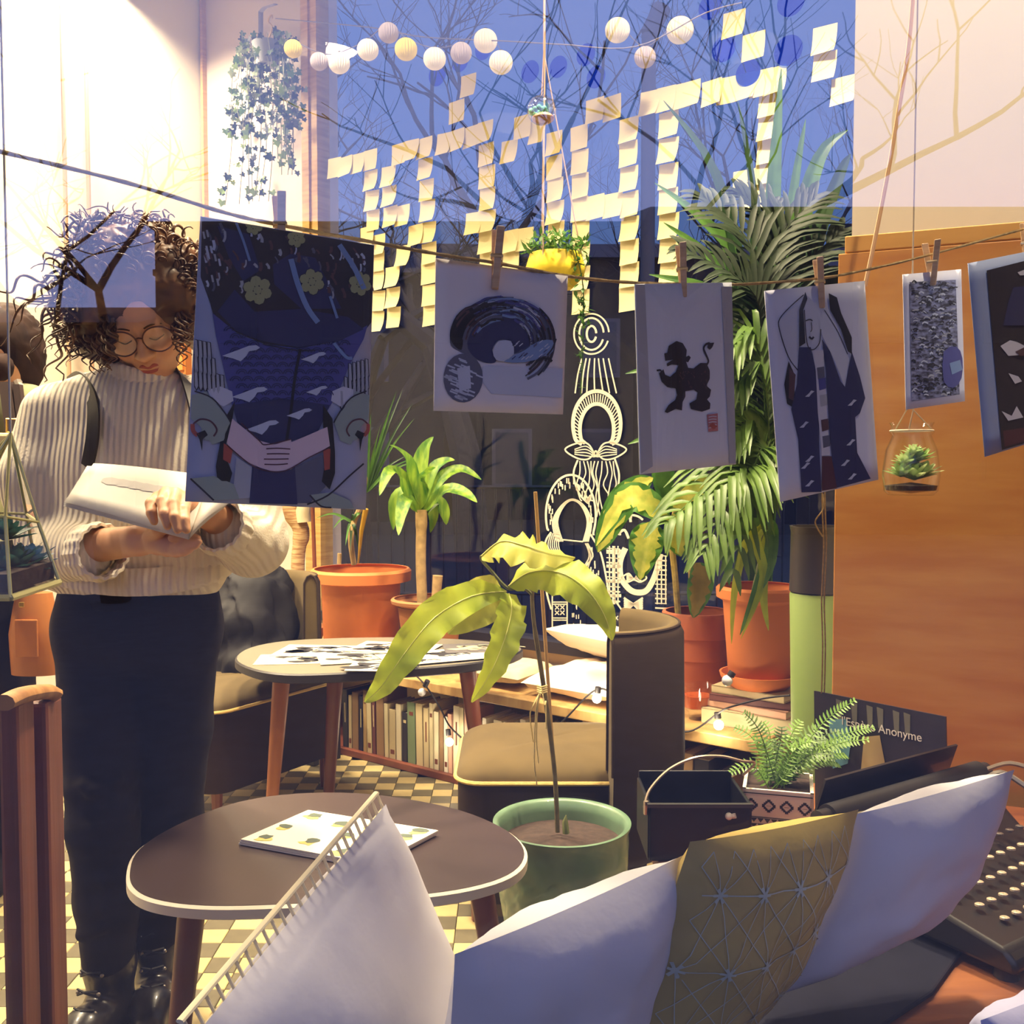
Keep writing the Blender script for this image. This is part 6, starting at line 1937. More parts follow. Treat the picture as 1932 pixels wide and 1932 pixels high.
b.build('picture_light', mat('pic_grey', (104, 100, 84), .6), t, smooth=0)['kind'] = 'stuff'
b = MB(); b.poly([sq(u, v) for u, v in ((.3, .62), (.66, .52), (.7, .75), (.3, .95))]); b.build('picture_grass', mat('pic_green', (72, 92, 52), .6), t, smooth=0)
cu = bpy.data.curves.new('title', 'FONT')
cu.body = "l'Espèce Anonyme"
cu.size = .0205
cu.extrude = .0002
tmp = bpy.data.objects.new('title_tmp', cu)
COL.objects.link(tmp)
dg = bpy.context.evaluated_depsgraph_get()
me = bpy.data.meshes.new_from_object(tmp.evaluated_get(dg))
bpy.data.objects.remove(tmp)
xs = [v.co.x for v in me.vertices]; w0 = max(xs) - min(xs)
ex = (sg[1] - sg[0]).normalized(); ey = (sg[0] - sg[3]).normalized()
o0 = sq(.225, .235, .0055)
k_ = (sg[1] - sg[0]).length * .60 / w0
for v in me.vertices:
    v.co = o0 + ex * (v.co.x * k_) + ey * (v.co.y * k_ * 1.1) + sn * v.co.z - WL[t.name]
me.materials.append(mat('title_white', (224, 216, 200), .6))
o = bpy.data.objects.new('title_lettering', me); COL.objects.link(o); o.parent = t; WL[o.name] = WL[t.name]; o['kind'] = 'stuff'

# ---------------------------------------------------------------- typewriter
m_tw = mat('typewriter_black', (30, 27, 28), .4, coat=.3)
m_twd = mat('typewriter_dull', (44, 36, 34), .6)
m_chrome = mat('chrome_dull', (150, 142, 132), .35, metal=.8)
ca, cb = P(1562, 1530, 1.41), P(1845, 1442, 1.62)
zc = .665
ca.z = cb.z = zc
axx = (cb - ca); axx.z = 0; wid = axx.length; axx.normalize()
fr_ = Vector((axx.y, -axx.x, 0))            # towards the keys
t = TW = thing('typewriter', (ca + cb) / 2 + fr_ * .1 - Z * (zc - LZ), 'old black typewriter behind the right cushions, keys towards the lower right', 'typewriter')
mid = (ca + cb) / 2
def tw(x, y, z): return Vector((mid.x, mid.y, 0)) + axx * x + fr_ * y + Z * (LZ + z)
Mt = Matrix((axx, -fr_, Z)).transposed()
b = MB()
hw = wid * .5
prof = [(-.05, .015), (-.05, .10), (.0, .115), (.06, .10), (.09, .075), (.26, .045), (.275, .03), (.275, .015)]
L1 = [tw(-hw * .92, y, z) for y, z in prof]; L2 = [tw(hw * .92, y, z) for y, z in prof]
b.prism(L1, axx * (hw * 1.84))
b.build('body', m_tw, t, 30, bevel=.006)
MB().tube([tw(-hw, .0, .138), tw(hw, .0, .138)], .019, 18).build('platen', mat('platen', (24, 23, 25), .5), t)
for sx in (-1, 1):
    MB().tube([tw(sx * hw, 0, .138), tw(sx * (hw + .022), 0, .138)], .014, 14).build('platen_knob', m_tw, t)
    MB().tube(smooth_path([tw(sx * hw * .86, .02, .13), tw(sx * hw * .9, .05, .155), tw(sx * hw * .94, .09, .14)], 4), .0045, 6).build('carriage_lever', m_chrome, t)
MB().tube([tw(-hw * .92, .03, .125), tw(hw * .92, .03, .125)], .0035, 8).build('paper_bail', m_chrome, t)
MB().box(tw(0, -.035, .15), (wid * .88, .004, .07), Mt @ Matrix.Rotation(R(18), 3, 'X')).build('paper_rest', m_tw, t, smooth=0)
MB().tube(smooth_path([tw(hw * .98, .02, .15), tw(hw * 1.05, .05, .165), tw(hw * 1.12, .09, .16)], 4), .004, 6).build('return_lever', m_steel, t)
for sx in (-.45, .45):
    MB().lathe([(.001, .006), (.022, .006), (.022, 0), (.001, 0)], tw(sx * hw, .045, .112), 18).build('ribbon_spool', m_twd, t)
kme = bpy.data.meshes.new('key')
kb = MB().lathe([(.001, .0045), (.0045, .0045), (.0062, .0035), (.0062, .001), (.004, 0), (.001, 0)], (0, 0, 0), 12)
kme.from_pydata(kb.v, [], kb.f)
kme.materials.append(mat('key_cap', (190, 172, 146), .4))
kme2 = kme.copy(); kme2.materials.clear(); kme2.materials.append(mat('key_cap_dark', (92, 80, 72), .4))
for r_ in range(5):
    for k in range(11):
        x = -hw * .78 + (k + .3 * r_) * wid * .074
        y = .105 + r_ * .030
        z = .088 - r_ * .0085
        o = bpy.data.objects.new('key', kme2 if r_ == 0 else kme); COL.objects.link(o); o.parent = t
        o.location = tw(x, y, z) - WL[t.name]
        o.rotation_euler = (R(-6), 0, 0)
MB().box(tw(0, .258, .052), (wid * .5, .014, .008), Mt).build('space_bar', m_twd, t, smooth=0, bevel=.002)
for x, y in ((-.8, 0), (.8, 0), (-.8, .25), (.8, .25)):
    MB().lathe([(.001, .018), (.014, .018), (.016, 0), (.001, 0)], tw(x * hw, y, 0), 12).build('foot', m_twd, t)

# ---------------------------------------------------------------- drink glass, jar, string lights
q = P(1316, 1352, 2.80)
gz_ = BH
dd_ = (EYE.z - BH) * F / (1355 - HZ)
q = at_z(1316, 1356, BH)
t = thing('drinking_glass', q, 'short glass with an amber drink on the bench end', 'glass')
gs = q.y / F
MB().lathe([(.001, 0), (16 * gs, 0), (17 * gs, 12 * gs), (28 * gs, 22 * gs), (30 * gs, 66 * gs), (28.6 * gs, 66 * gs), (26.6 * gs, 23 * gs), (.001, 16 * gs)], q, 28).build('glass_body', m_clear, t)
MB().lathe([(.001, 17 * gs), (25.6 * gs, 24 * gs), (27.2 * gs, 46 * gs), (.001, 46 * gs)], q, 24).build('drink', mat('amber_drink', (150, 62, 26), .1, rgb2=(176, 84, 34), scale=20), t)
q = at_z(1262, 1347, BH)
t = thing('dark_jar', q, 'small dark glass jar with a lid beside the amber drink', 'jar')
MB().lathe([(.001, 0), (.023, 0), (.026, .006), (.026, .05), (.02, .058), (.001, .058)], q, 24).build('jar_body', mat('jar_dark', (46, 34, 34), .15, coat=.5), t)
MB().lathe([(.001, .083), (.021, .083), (.022, .06), (.001, .06)], q, 24).build('lid', m_twd, t)
# string light with bulbs along the bench
m_cable = mat('cable_black', (30, 26, 28), .6)
m_bulbon = mat('bulb_lit', (255, 240, 210), .4, emit=(1, .86, .62), estr=26)
m_bulboff = mat('bulb_off', (216, 214, 222), .15, coat=.5)
t = thing('string_light', P(1000, 1320, 3.1), 'black cable with small bulbs running along the bench edge', 'string light')
def bp(px, py, off=-.03):
    q_ = on_plane(px, py, B0 + N * off, N)
    return q_
cab = [bp(770, 1262, -.02), bp(800, 1290), bp(830, 1335), bp(850, 1372), bp(890, 1406), bp(930, 1420, -.02), bp(1000, 1405, -.02), bp(1060, 1362, -.04), bp(1128, 1300, -.03), bp(1180, 1330, -.02), bp(1240, 1368, -.02), bp(1300, 1380, -.02), bp(1352, 1348, -.01)]
MB().tube(smooth_path(cab, 6), .0032, 6).build('cable', m_cable, t)
q = at_z(1352, 1350, BH + .06); 
cab2 = [bp(1352, 1348, -.01), P(1375, 1335, 2.78), P(1440, 1318, 2.7), P(1490, 1312, 2.62)]
MB().tube(smooth_path(cab2, 6), .0028, 6).build('cable', m_cable, t)
for px, py, on, dx, dy in ((796, 1306, 0, 8, -16), (848, 1400, 1, -2, -18), (1126, 1318, 1, 2, -16), (1356, 1368, 1, -2, -18), (1372, 1284, 0, 8, -12)):
    c = bp(px, py, -.045) if px < 1340 else (bp(px, py, -.02) if px < 1370 else P(px, py, 2.62))
    c2_ = bp(px + dx, py + dy, -.045) if px < 1340 else (bp(px + dx, py + dy, -.02) if px < 1370 else P(px + dx, py + dy, 2.62))
    MB().ball(c, .015, 14, 10).build('bulb', m_bulbon if on else m_bulboff, t)
    MB().tube([c2_ + (c2_ - c) * .35, c2_ + (c - c2_) * .3], .010, 10).build('socket', m_cable, t)
    if on:
        l = bpy.data.lights.new('bulb_light', 'POINT'); l.energy = 1.6; l.color = (1, .82, .55); l.shadow_soft_size = .02
        lo = bpy.data.objects.new('bulb_light', l); lo.location = c - N * .03; COL.objects.link(lo)

# ---------------------------------------------------------------- hanging jar terrarium and cords on the right
def succulent(parent, c, r_, m, n=26, seed=0, el=(.1, 1.2), name='rosette'):
    rnd_ = random.Random(seed)
    b = MB()
    for k in range(n):
        a = k * 2.39996
        e = el[0] + (el[1] - el[0]) * k / n
        l = r_ * (1.0 - .35 * k / n) * rnd_.uniform(.85, 1.1)
        d_ = Vector((math.cos(a) * math.cos(e), math.sin(a) * math.cos(e), math.sin(e)))
        path = [c, c + d_ * l * .5 + Z * l * .05, c + d_ * l + Z * l * .12]
        pp = smooth_path(path, 4)
        w_ = r_ * .2
        leaf_mesh(b, pp, [w_ * f for f in (.45, .7, .95, 1, 1, .9, .7, .4, .03)], Z, .35, cross=2)
    return b.build(name, m, parent, 60)
d_ = 1.70
def jar_prof(s_): return [(.001, 0), (40 * s_, 0), (48 * s_, 8 * s_), (52 * s_, 40 * s_), (46 * s_, 85 * s_), (36 * s_, 108 * s_), (35 * s_, 112 * s_), (40 * s_, 118 * s_), (38 * s_, 122 * s_), (36 * s_, 130 * s_), (40 * s_, 136 * s_), (38.5 * s_, 136 * s_), (34.5 * s_, 128 * s_), (33.5 * s_, 110 * s_), (44.5 * s_, 84 * s_), (50.5 * s_, 40 * s_), (46 * s_, 9 * s_), (.001, 3 * s_)]
s_ = d_ / F
c = P(1718, 934, d_)
t = thing('jar_terrarium', c, 'round glass jar with pale green succulents hanging before the wooden panel', 'terrarium')
MB().lathe(jar_prof(s_), c, 36).build('glass_jar', m_clear, t)
MB().lathe([(.001, 4 * s_), (44 * s_, 9 * s_), (47 * s_, 18 * s_), (.001, 24 * s_)], c, 28).build('soil', m_soil, t)
m_suc = leafmat('succulent_pale', (206, 218, 160), (156, 186, 116), 20, transl=.35)
m_suc2 = leafmat('succulent_green', (160, 190, 116), (120, 158, 86), 20, transl=.35)
for k, (dx, dy, dz, rr) in enumerate(((0, -.014, 28, 44), (-.020, -.008, 34, 36), (.020, -.008, 36, 36), (.002, .010, 46, 40), (-.012, -.006, 56, 34), (.012, -.004, 64, 34), (0, -.01, 76, 26))):
    succulent(t, c + Vector((dx, dy, dz * s_)), rr * s_, (m_suc, m_suc2)[k % 2], 22, k, (.15, 1.45))
b = MB()
for k in range(3):
    b.tube([c + Vector((37 * s_ * math.cos(2.1 * k), 37 * s_ * math.sin(2.1 * k), 124 * s_)), P(1718 + (k - 1) * 8, 760, 1.62), P(1722, 500, 1.56), Vector((P(1722, 500, 1.56).x, 1.56, 2.2))], .0013, 5)
b.tube([c + Vector((38 * s_ * math.cos(a), 38 * s_ * math.sin(a), 121 * s_)) for a in [j * .4 for j in range(17)]], .0016, 5)
b.build('cord', mat('cord_pale', (206, 190, 166), .8), t)['kind'] = 'stuff'
o = MB().tube(smooth_path([Vector((P(1740, -200, 1.95).x, P(1740, -200, 1.95).y, 2.6)), P(1722, 0, 1.93), P(1690, 240, 1.93), P(1655, 430, 1.94), P(1632, 540, 1.95)], 8), .0042, 6).build('slanted_rope', mat('cord_tan', (206, 166, 130), .7))
tag(o, 'pale cord slanting down the white pier to the wooden panel', 'cord')
b = MB()
for dx in (-2, 3):
    b.tube(smooth_path([P(1548 + dx, 560, 1.60), P(1553 + dx, 930, 1.66), P(1556 + dx, 1030, 1.7), P(1552 + dx, 1130, 1.75), P(1554 + dx, 1220, 1.8), P(1552 + dx, 1310, 1.85)], 6), .0015, 5)
b.tube(smooth_path([P(1552, 932, 1.66), P(1553, 960, 1.66), P(1538, 985, 1.67), P(1552, 1012, 1.68)], 5), .0014, 5)
o = b.build('twine', m_twine)
tag(o, 'loose jute twine hanging in front of the green planter', 'string')
# ---------------------------------------------------------------- faceted glass terrarium at the left edge
d_ = 1.02
c = P(-10, 1010, d_)
t = thing('faceted_terrarium', P(-10, 1130, d_), 'faceted glass terrarium with blue-green succulents, cut by the left edge', 'terrarium')
def tp(x, y, dd=0): return P(x, y, d_ + dd)
b = MB()
top_ = [tp(20, 818), tp(-40, 800)]
ring_ = [tp(112, 1098, .0), tp(20, 1128, -.07), tp(-110, 1128, -.06), tp(-160, 1100, .03), tp(-60, 1080, .1), tp(70, 1085, .08)]
up_ = [tp(72, 985, .0), tp(10, 975, -.05), tp(-90, 985, -.05), tp(-130, 990, .03), tp(-50, 965, .08), tp(50, 970, .06)]
for k in range(6):
    j = (k + 1) % 6
    b.poly([ring_[k], ring_[j], up_[j], up_[k]])
    b.poly([up_[k], up_[j], top_[0]])
b.poly(ring_[::-1])
b.build('glass_panels', m_clear, t, smooth=0)
b = MB()
for k in range(6):
    j = (k + 1) % 6
    b.tube([ring_[k], ring_[j]], .0036, 6); b.tube([ring_[k], up_[k]], .0018, 6); b.tube([up_[k], up_[j]], .0016, 6); b.tube([up_[k], top_[0]], .0016, 6)
b.build('frame', mat('brass_pale', (196, 190, 130), .35, metal=.5), t)
b = MB()
ctr = sum(ring_, Vector()) / 6
b.poly([ctr + (v - ctr) * .93 + Z * .022 for v in ring_][::-1]); b.poly([ctr + (v - ctr) * .93 + Z * .004 for v in ring_])
for k in range(6):
    j = (k + 1) % 6
    b.poly([ctr + (ring_[k] - ctr) * .93 + Z * .004, ctr + (ring_[j] - ctr) * .93 + Z * .004, ctr + (ring_[j] - ctr) * .93 + Z * .022, ctr + (ring_[k] - ctr) * .93 + Z * .022])
b.build('soil', m_soil, t, smooth=0)
succulent(t, tp(22, 1085, -.01), .045, leafmat('succulent_teal', (70, 116, 104), (40, 76, 76), 20, transl=.2), 30, 3, (.05, 1.3))
succulent(t, tp(55, 1072, .02), .036, leafmat('succulent_blue', (96, 128, 160), (60, 88, 120), 20, transl=.2), 22, 4, (.2, 1.35))
succulent(t, tp(10, 1020, .0), .034, MATS['succulent_teal'], 24, 5, (.1, 1.4))
MB().tube([tp(22, 1085), tp(12, 1020)], .006, 6).build('stem', m_stem, t)
MB().tube([top_[0], Vector((top_[0].x, top_[0].y, 2.3))], .0012, 5).build('cord', mat('cord_clear', (196, 190, 180), .6), t)
# orange frame on the left wall behind the woman
q = P(340, 655, 3.9)
t = thing('orange_bag', q, 'orange-brown leather pouch hanging at the waist of the person behind', 'bag')
c = P(66, 1195, 2.62)
WL[t.name] = Vector(c); t.location = c
b = MB()
w_, h_ = 48 * 2.62 / F, 78 * 2.62 / F
rows = []
for k in range(9):
    v = -1 + 2 * k / 8
    s1 = 1 - .25 * max(0, v) - .05 * abs(v)
    rows.append([c + Vector((w_ * s1 * math.cos(a), .045 * (1 - .3 * v * v) * math.sin(a), -h_ * -v)) for a in [2 * math.pi * i / 20 for i in range(21)]])
b.sheet(rows); b.poly(rows[0][:-1][::-1]); b.poly(rows[-1][:-1])
b.build('body', mat('orange_leather', (186, 116, 52), .5, vary=.2, scale=6), t, 50)
MB().box(c + Vector((0, -.047, -.005)), (.062, .006, .10)).build('flap', MATS['orange_leather'], t, smooth=0, bevel=.003)
MB().box(c + Vector((-.008, -.052, .085)), (.014, .006, .014)).build('buckle', mat('brass', (196, 160, 80), .3, metal=.8), t, smooth=0, bevel=.002)
t = thing('wall_picture', P(345, 655, 4.6), 'small orange panel glimpsed between hair and kimono print', 'picture')
q = P(345, 655, 4.6)
MB().box(q, (.13, .03, .26), R(-50)).build('frame', mat('orange_frame', (196, 116, 50), .6), t, smooth=0)
MB().box(q - Vector((.008, .014, 0)), (.10, .02, .22), R(-50)).build('canvas', mat('orange_canvas', (206, 128, 56), .7), t, smooth=0)
# ================================================================ people
m_skin = mat('skin', (214, 160, 122), .5, vary=.06, scale=12, subs=.15)
m_lips = mat('lips', (170, 84, 78), .45)
m_hair = mat('hair_brown', (66, 42, 30), .45, rgb2=(110, 72, 40), scale=14, spec=.4)
m_knit = mat('knit_cream', (232, 222, 204), .9)
def knit_nodes(m, rows=150, vert=True):
    nt = m.node_tree
    b = nt.nodes['Principled BSDF']
    tc = nt.nodes.new('ShaderNodeTexCoord')
    wv = nt.nodes.new('ShaderNodeTexWave')
    wv.bands_direction = 'X' if vert else 'Z'
    wv.inputs['Scale'].default_value = rows / 6.283 * 2
    wv.inputs['Distortion'].default_value = .6
    wv.inputs['Detail'].default_value = 1
    nt.links.new(tc.outputs['Object'], wv.inputs['Vector'])
    n2 = nt.nodes.new('ShaderNodeTexNoise'); n2.inputs['Scale'].default_value = 220
    nt.links.new(tc.outputs['Object'], n2.inputs['Vector'])
    ad = nt.nodes.new('ShaderNodeMath'); ad.operation = 'MULTIPLY_ADD'
    ad.inputs[1].default_value = .35
    nt.links.new(n2.outputs['Fac'], ad.inputs[0]); nt.links.new(wv.outputs['Fac'], ad.inputs[2])
    bp = nt.nodes.new('ShaderNodeBump'); bp.inputs['Strength'].default_value = .55; bp.inputs['Distance'].default_value = .006
    nt.links.new(ad.outputs[0], bp.inputs['Height']); nt.links.new(bp.outputs[0], b.inputs['Normal'])
knit_nodes(m_knit, 84)
m_denim = mat('trousers_black', (36, 31, 30), .9, spec=.15, vary=.25, scale=10, bump=.25, bscale=26)
m_boot = mat('boot_leather', (28, 24, 26), .32, bump=.1, bscale=40, coat=.2)
# ---- head frame of the reading woman
hs = .95
HR = (Matrix.Rotation(R(-9), 3, 'Y') @ Matrix.Rotation(R(6), 3, 'Z') @ Matrix.Rotation(R(37), 3, 'X'))
eye_mid = P(264, 636, 1.875)
HO = eye_mid - HR @ (Vector((0, -.083, 0)) * hs)
def H(x, y, z): return HO + HR @ (Vector((x, y, z)) * hs)
neck0 = P(262, 742, 1.985)
ShL, ShR = P(92, 775, 1.99), P(420, 785, 2.0)
ElL, ElR = P(84, 1040, 1.93), P(476, 1022, 1.93)
WrL, WrR = P(262, 1020, 1.715), P(392, 968, 1.70)
Pel = P(262, 1150, 1.99)
HipL, HipR = P(190, 1190, 1.99), P(330, 1190, 1.99)
KnL, KnR = P(194, 1560, 1.94), P(318, 1545, 2.06)
AnL, AnR = P(206, 1880, 1.98), P(296, 1850, 2.07)
AnL.z = AnR.z = .095
ToL, ToR = AnL + Vector((-.025, -.135, -.06)), AnR + Vector((.035, -.14, -.06))
s = SDF((-1.06, 1.52, -.005), (-.42, 2.23, 1.66), .003)
# torso, hips, legs, feet
chest = P(262, 860, 2.0)
s.chain([neck0 + Vector((0, .01, -.06)), chest, P(262, 1010, 1.99), Pel], [.075, .100, .085, .088], .03)
s.cone(ShL + Vector((.05, 0, 0)), ShR + Vector((-.05, 0, 0)), .05, .05, .04)
s.cone(P(210, 870, 1.99), P(314, 870, 1.99), .075, .075, .04)
for hip, kn, an, to in ((HipL, KnL, AnL, ToL), (HipR, KnR, AnR, ToR)):
    s.chain([hip, (hip * .45 + kn * .55), kn, (kn * .7 + an * .3) + Vector((0, .012, 0)), an], [.074, .064, .050, .047, .036], .02)
    s.chain([an + Vector((0, .02, -.04)), to], [.036, .026], .02)
# neck and head
s.cone(neck0 + Vector((0, .01, -.03)), H(0, .02, -.05), .055, .052, .03)
s.ell(H(0, .012, .03), (.074 * hs, .092 * hs, .088 * hs), HR, .01)
s.ell(H(0, -.02, -.035), (.060 * hs, .066 * hs, .086 * hs), HR, .02)
s.ell(H(0, -.056, -.088), (.030 * hs, .026 * hs, .024 * hs), HR, .025)
for q in (-1, 1):
    s.ell(H(q * .036, -.054, -.034), (.026, .024, .026), HR, .02)
    s.ell(H(q * .031, -.096, .001), (.017, .015, .012), HR, .012, sub=True)
    s.ell(H(q * .031, -.072, .0), (.0155, .0135, .0125), HR, .004)
    s.ell(H(q * .0115, -.093, -.037), (.0085, .009, .007), HR, .006)
    s.ell(H(q * .076, .012, -.012), (.010, .024, .032), HR, .008)
s.cone(H(-.034, -.074, .021), H(.034, -.074, .021), .011, .011, .015)
s.cone(H(0, -.082, .004), H(0, -.105, -.034), .0062, .0105, .010)
s.ell(H(0, -.078, -.066), (.026, .014, .02), HR, .014)
s.cone(H(-.019, -.086, -.063), H(0, -.092, -.060), .0045, .0055, .006).cone(H(.019, -.086, -.063), H(0, -.092, -.060), .0045, .0055, .006)
s.cone(H(-.014, -.086, -.071), H(.014, -.086, -.071), .0055, .0055, .006)
# arms
s.chain([ShL, ElL, WrL], [.05, .041, .026], .015)
s.chain([ShR, ElR, WrR], [.05, .041, .026], .015)
# hand on the page (picture right): palm, four bent fingers, thumb from its side
def hand(wr, palm, fingers, thumb, pr=.017):
    s.cone(wr, palm, .0235, .021, .012)
    for f in fingers:
        s.cone(palm, f[0], .0175, .0115, .010)
        s.chain(f, [.0105, .0096, .0086, .0068][:len(f)], .003)
    s.chain(thumb, [.014, .0115, .0095, .0075][:len(thumb)], .005)
hand(WrR, P(352, 955, 1.675),
     [[P(298, 940, 1.655), P(285, 950, 1.625), P(286, 968, 1.61), P(291, 984, 1.605)],
      [P(314, 930, 1.65), P(306, 945, 1.615), P(310, 970, 1.595), P(316, 993, 1.59)],
      [P(332, 932, 1.645), P(327, 950, 1.61), P(330, 976, 1.588), P(335, 1000, 1.583)],
      [P(350, 945, 1.645), P(347, 962, 1.615), P(348, 982, 1.595), P(352, 1000, 1.588)]],
     [P(368, 978, 1.68), P(352, 1000, 1.665), P(340, 1012, 1.65), P(325, 1015, 1.64)])
# hand under the magazine (picture left)
hand(WrL, P(300, 1022, 1.69),
     [[P(322, 1014, 1.68), P(342, 1014, 1.665), P(358, 1015, 1.65), P(372, 1016, 1.64)],
      [P(322, 1022, 1.672), P(344, 1023, 1.655), P(360, 1023, 1.64), P(374, 1022, 1.63)],
      [P(320, 1030, 1.668), P(341, 1032, 1.65), P(357, 1031, 1.638), P(369, 1029, 1.63)],
      [P(315, 1038, 1.67), P(333, 1041, 1.655), P(346, 1040, 1.645), P(356, 1038, 1.638)]],
     [P(285, 1012, 1.68), P(300, 1000, 1.655), P(318, 994, 1.645), P(332, 992, 1.642)])
body = s.mesh()
t = WOMAN = body.build('person', m_skin, smooth=80, origin=(Pel.x, Pel.y, 0))
tag(t, 'young woman with curly brown hair, glasses and cream turtleneck reading an open magazine', 'person')
# lips, brows, lash lines
b = MB()
b.tube(smooth_path([H(-.021, -.086, -.0645), H(-.010, -.0925, -.0605), H(0, -.0955, -.0625), H(.010, -.0925, -.0605), H(.021, -.086, -.0645)], 5), [.001] + [.0042] * 18 + [.0042, .001], 8)
b.tube(smooth_path([H(-.0195, -.086, -.0655), H(-.010, -.0905, -.0725), H(0, -.092, -.0735), H(.010, -.0905, -.0725), H(.0195, -.086, -.0655)], 5), [.001] + [.0048] * 19 + [.001], 8)
b.build('lips', m_lips, t)
for q in (-1, 1):
    MB().tube(smooth_path([H(q * .014, -.086, .0185), H(q * .030, -.086, .024), H(q * .048, -.074, .018)], 5), [.003] * 6 + [.0025] * 4 + [.001], 6, flat=.6).build('eyebrow', m_hair, t)
    MB().tube(smooth_path([H(q * .017, -.0835, -.005), H(q * .031, -.0875, -.0085), H(q * .046, -.077, -.004)], 6), [.0006] + [.0013] * 11 + [.0006], 6).build('eyelashes', m_hair, t)
# glasses
b = MB()
gm = mat('glasses_metal', (96, 62, 58), .35, metal=.5)
for q in (-1, 1):
    c_ = H(q * .036, -.098 + .003, -.004)
    pts = []
    for k in range(29):
        a = 2 * math.pi * k / 28
        pts.append(c_ + HR @ Vector((.0285 * math.cos(a), .006 * abs(math.cos(a)) * (1 if q * math.cos(a) > 0 else 0), .026 * math.sin(a))))
    b.tube(pts, .0016, 6)
    b.tube(smooth_path([H(q * .066, -.088, .004), H(q * .078, -.04, .006), H(q * .080, .01, .0)], 4), .0014, 6)
b.tube(smooth_path([H(-.0075, -.096, .002), H(0, -.099, .006), H(.0075, -.096, .002)], 4), .0016, 6)
o = b.build('glasses', gm, t)
m_lens = panemat('lens_glass', 1.5)
for q in (-1, 1):
    c_ = H(q * .036, -.0955, -.004)
    MB().poly([c_ + HR @ Vector((.028 * math.cos(a), .0, .0255 * math.sin(a))) for a in [2 * math.pi * k / 28 for k in range(28)]]).build('lens', m_lens, o, smooth=0)
# hair: a full cap and loose curls
rnd = random.Random(19)
s = SDF((-1.12, 1.72, 1.22), (-.42, 2.2, 1.78), .005)
s.ell(H(0, .035, .052), (.102, .108, .104), HR, .02)
s.ell(H(0, .03, .10), (.078, .085, .058), HR, .03)
for k in range(60):
    a, e = rnd.uniform(0, 6.283), rnd.uniform(-.25, 1.4)
    d_ = Vector((math.cos(a) * math.cos(e), math.sin(a) * math.cos(e) + .1, math.sin(e)))
    if d_.y < -.55 and d_.z < .55: continue
    s.ell(H(*(Vector((0, .035, .05)) + Vector((d_.x * .100, d_.y * .100, d_.z * .108)))), (.024, .024, .024), None, .02)
for q, pts in ((-1, [(-.085, -.02, .03), (-.105, .0, -.03), (-.10, .02, -.09)]), (1, [(.082, -.01, .03), (.092, .01, -.03), (.085, .03, -.085)])):
    s.chain([H(*p_) for p_ in pts], [.035, .036, .022], .03)
s.ell(H(0, -.085, -.045), (.050, .055, .075), HR, .012, sub=True)
s.ell(H(.012, -.09, .035), (.028, .045, .035), HR, .012, sub=True)
cap = s.mesh()
cap.v = [tuple(Vector(v) + Vector((noise.noise(Vector(v) * 55), noise.noise(Vector(v) * 55 + Vector((9, 0, 0))), noise.noise(Vector(v) * 55 + Vector((0, 9, 0))))) * .006) for v in cap.v]
hair = cap.build('hair', m_hair, t, 80)
b = MB()
def curl(p0, d0, L_, rad, turns, r_, ph, down=1.0):
    pts, n_ = [], int(14 + turns * 7)
    p, d_ = p0.copy(), d0.normalized()
    axis = []
    for k in range(n_ + 1):
        axis.append(p.copy())
        d_ = (d_ + Vector((0, 0, -1)) * down * 2.2 / n_).normalized()
        p = p + d_ * L_ / n_
    for k, q in enumerate(axis):
        tn = (axis[min(k + 1, n_)] - axis[max(k - 1, 0)]).normalized()
        a_, b__ = frame(tn)
        f = min(1, k / 4)
        w = ph + turns * 2 * math.pi * k / n_
        pts.append(q + (a_ * math.cos(w) + b__ * math.sin(w)) * rad * f)
    b.tube(pts, [r_ * (1 - .75 * (k / n_) ** 2) for k in range(n_ + 1)], 5)
for k in range(460):
    a, e = rnd.uniform(0, 6.283), rnd.uniform(-.5, 1.35)
    d_ = Vector((math.cos(a) * math.cos(e), math.sin(a) * math.cos(e), math.sin(e)))
    if d_.y < -.35 and abs(d_.x) < .75 and e < .75: continue
    p0 = H(*(Vector((0, .035, .05)) + Vector((d_.x * .098, d_.y * .104, d_.z * .106))))
    wd = HR @ d_
    side = 1.25 if d_.x < -.2 else .8
    L_ = rnd.uniform(.04, .085) * side if e > .3 else rnd.uniform(.08, .17) * side
    if d_.y < -.2: L_ *= .6
    curl(p0, wd + Vector((0, 0, .25)), L_, rnd.uniform(.006, .013), rnd.uniform(1.2, 3.4), rnd.uniform(.0024, .0046), rnd.uniform(0, 6.28), rnd.uniform(.5, 1.2))
# single locks that frame the face
for (x0, y0), (x1, y1), d_ in (((205, 590), (200, 700), 1.84), ((196, 580), (192, 690), 1.85), ((212, 600), (210, 692), 1.83), ((190, 590), (178, 705), 1.86), ((218, 606), (196, 700), 1.84), ((150, 600), (140, 672), 1.9), ((130, 600), (118, 650), 1.92), ((160, 610), (150, 680), 1.9), ((112, 590), (106, 640), 1.93), ((170, 600), (168, 660), 1.88), ((140, 560), (125, 630), 1.9), ((336, 590), (345, 690), 1.87), ((342, 580), (352, 672), 1.88), ((330, 600), (338, 660), 1.86), ((348, 560), (356, 640), 1.9)):
    p0, p1 = P(x0, y0, d_ + .02), P(x1, y1, d_)
    for q in range(2):
        pts = []
        n_ = 26
        ph = rnd.uniform(0, 6.28)
        for k in range(n_ + 1):
            v = p0.lerp(p1, k / n_)
            w = ph + k / n_ * 2 * math.pi * 2.6
            pts.append(v + Vector((math.cos(w), math.sin(w), .3 * math.sin(w))) * .010 * min(1, k / 8))
        b.tube(pts, [.003 * (1 - .7 * (k / n_) ** 2) for k in range(n_ + 1)], 5)
o = b.build('curls', m_hair, hair, 80)
o['kind'] = 'stuff'
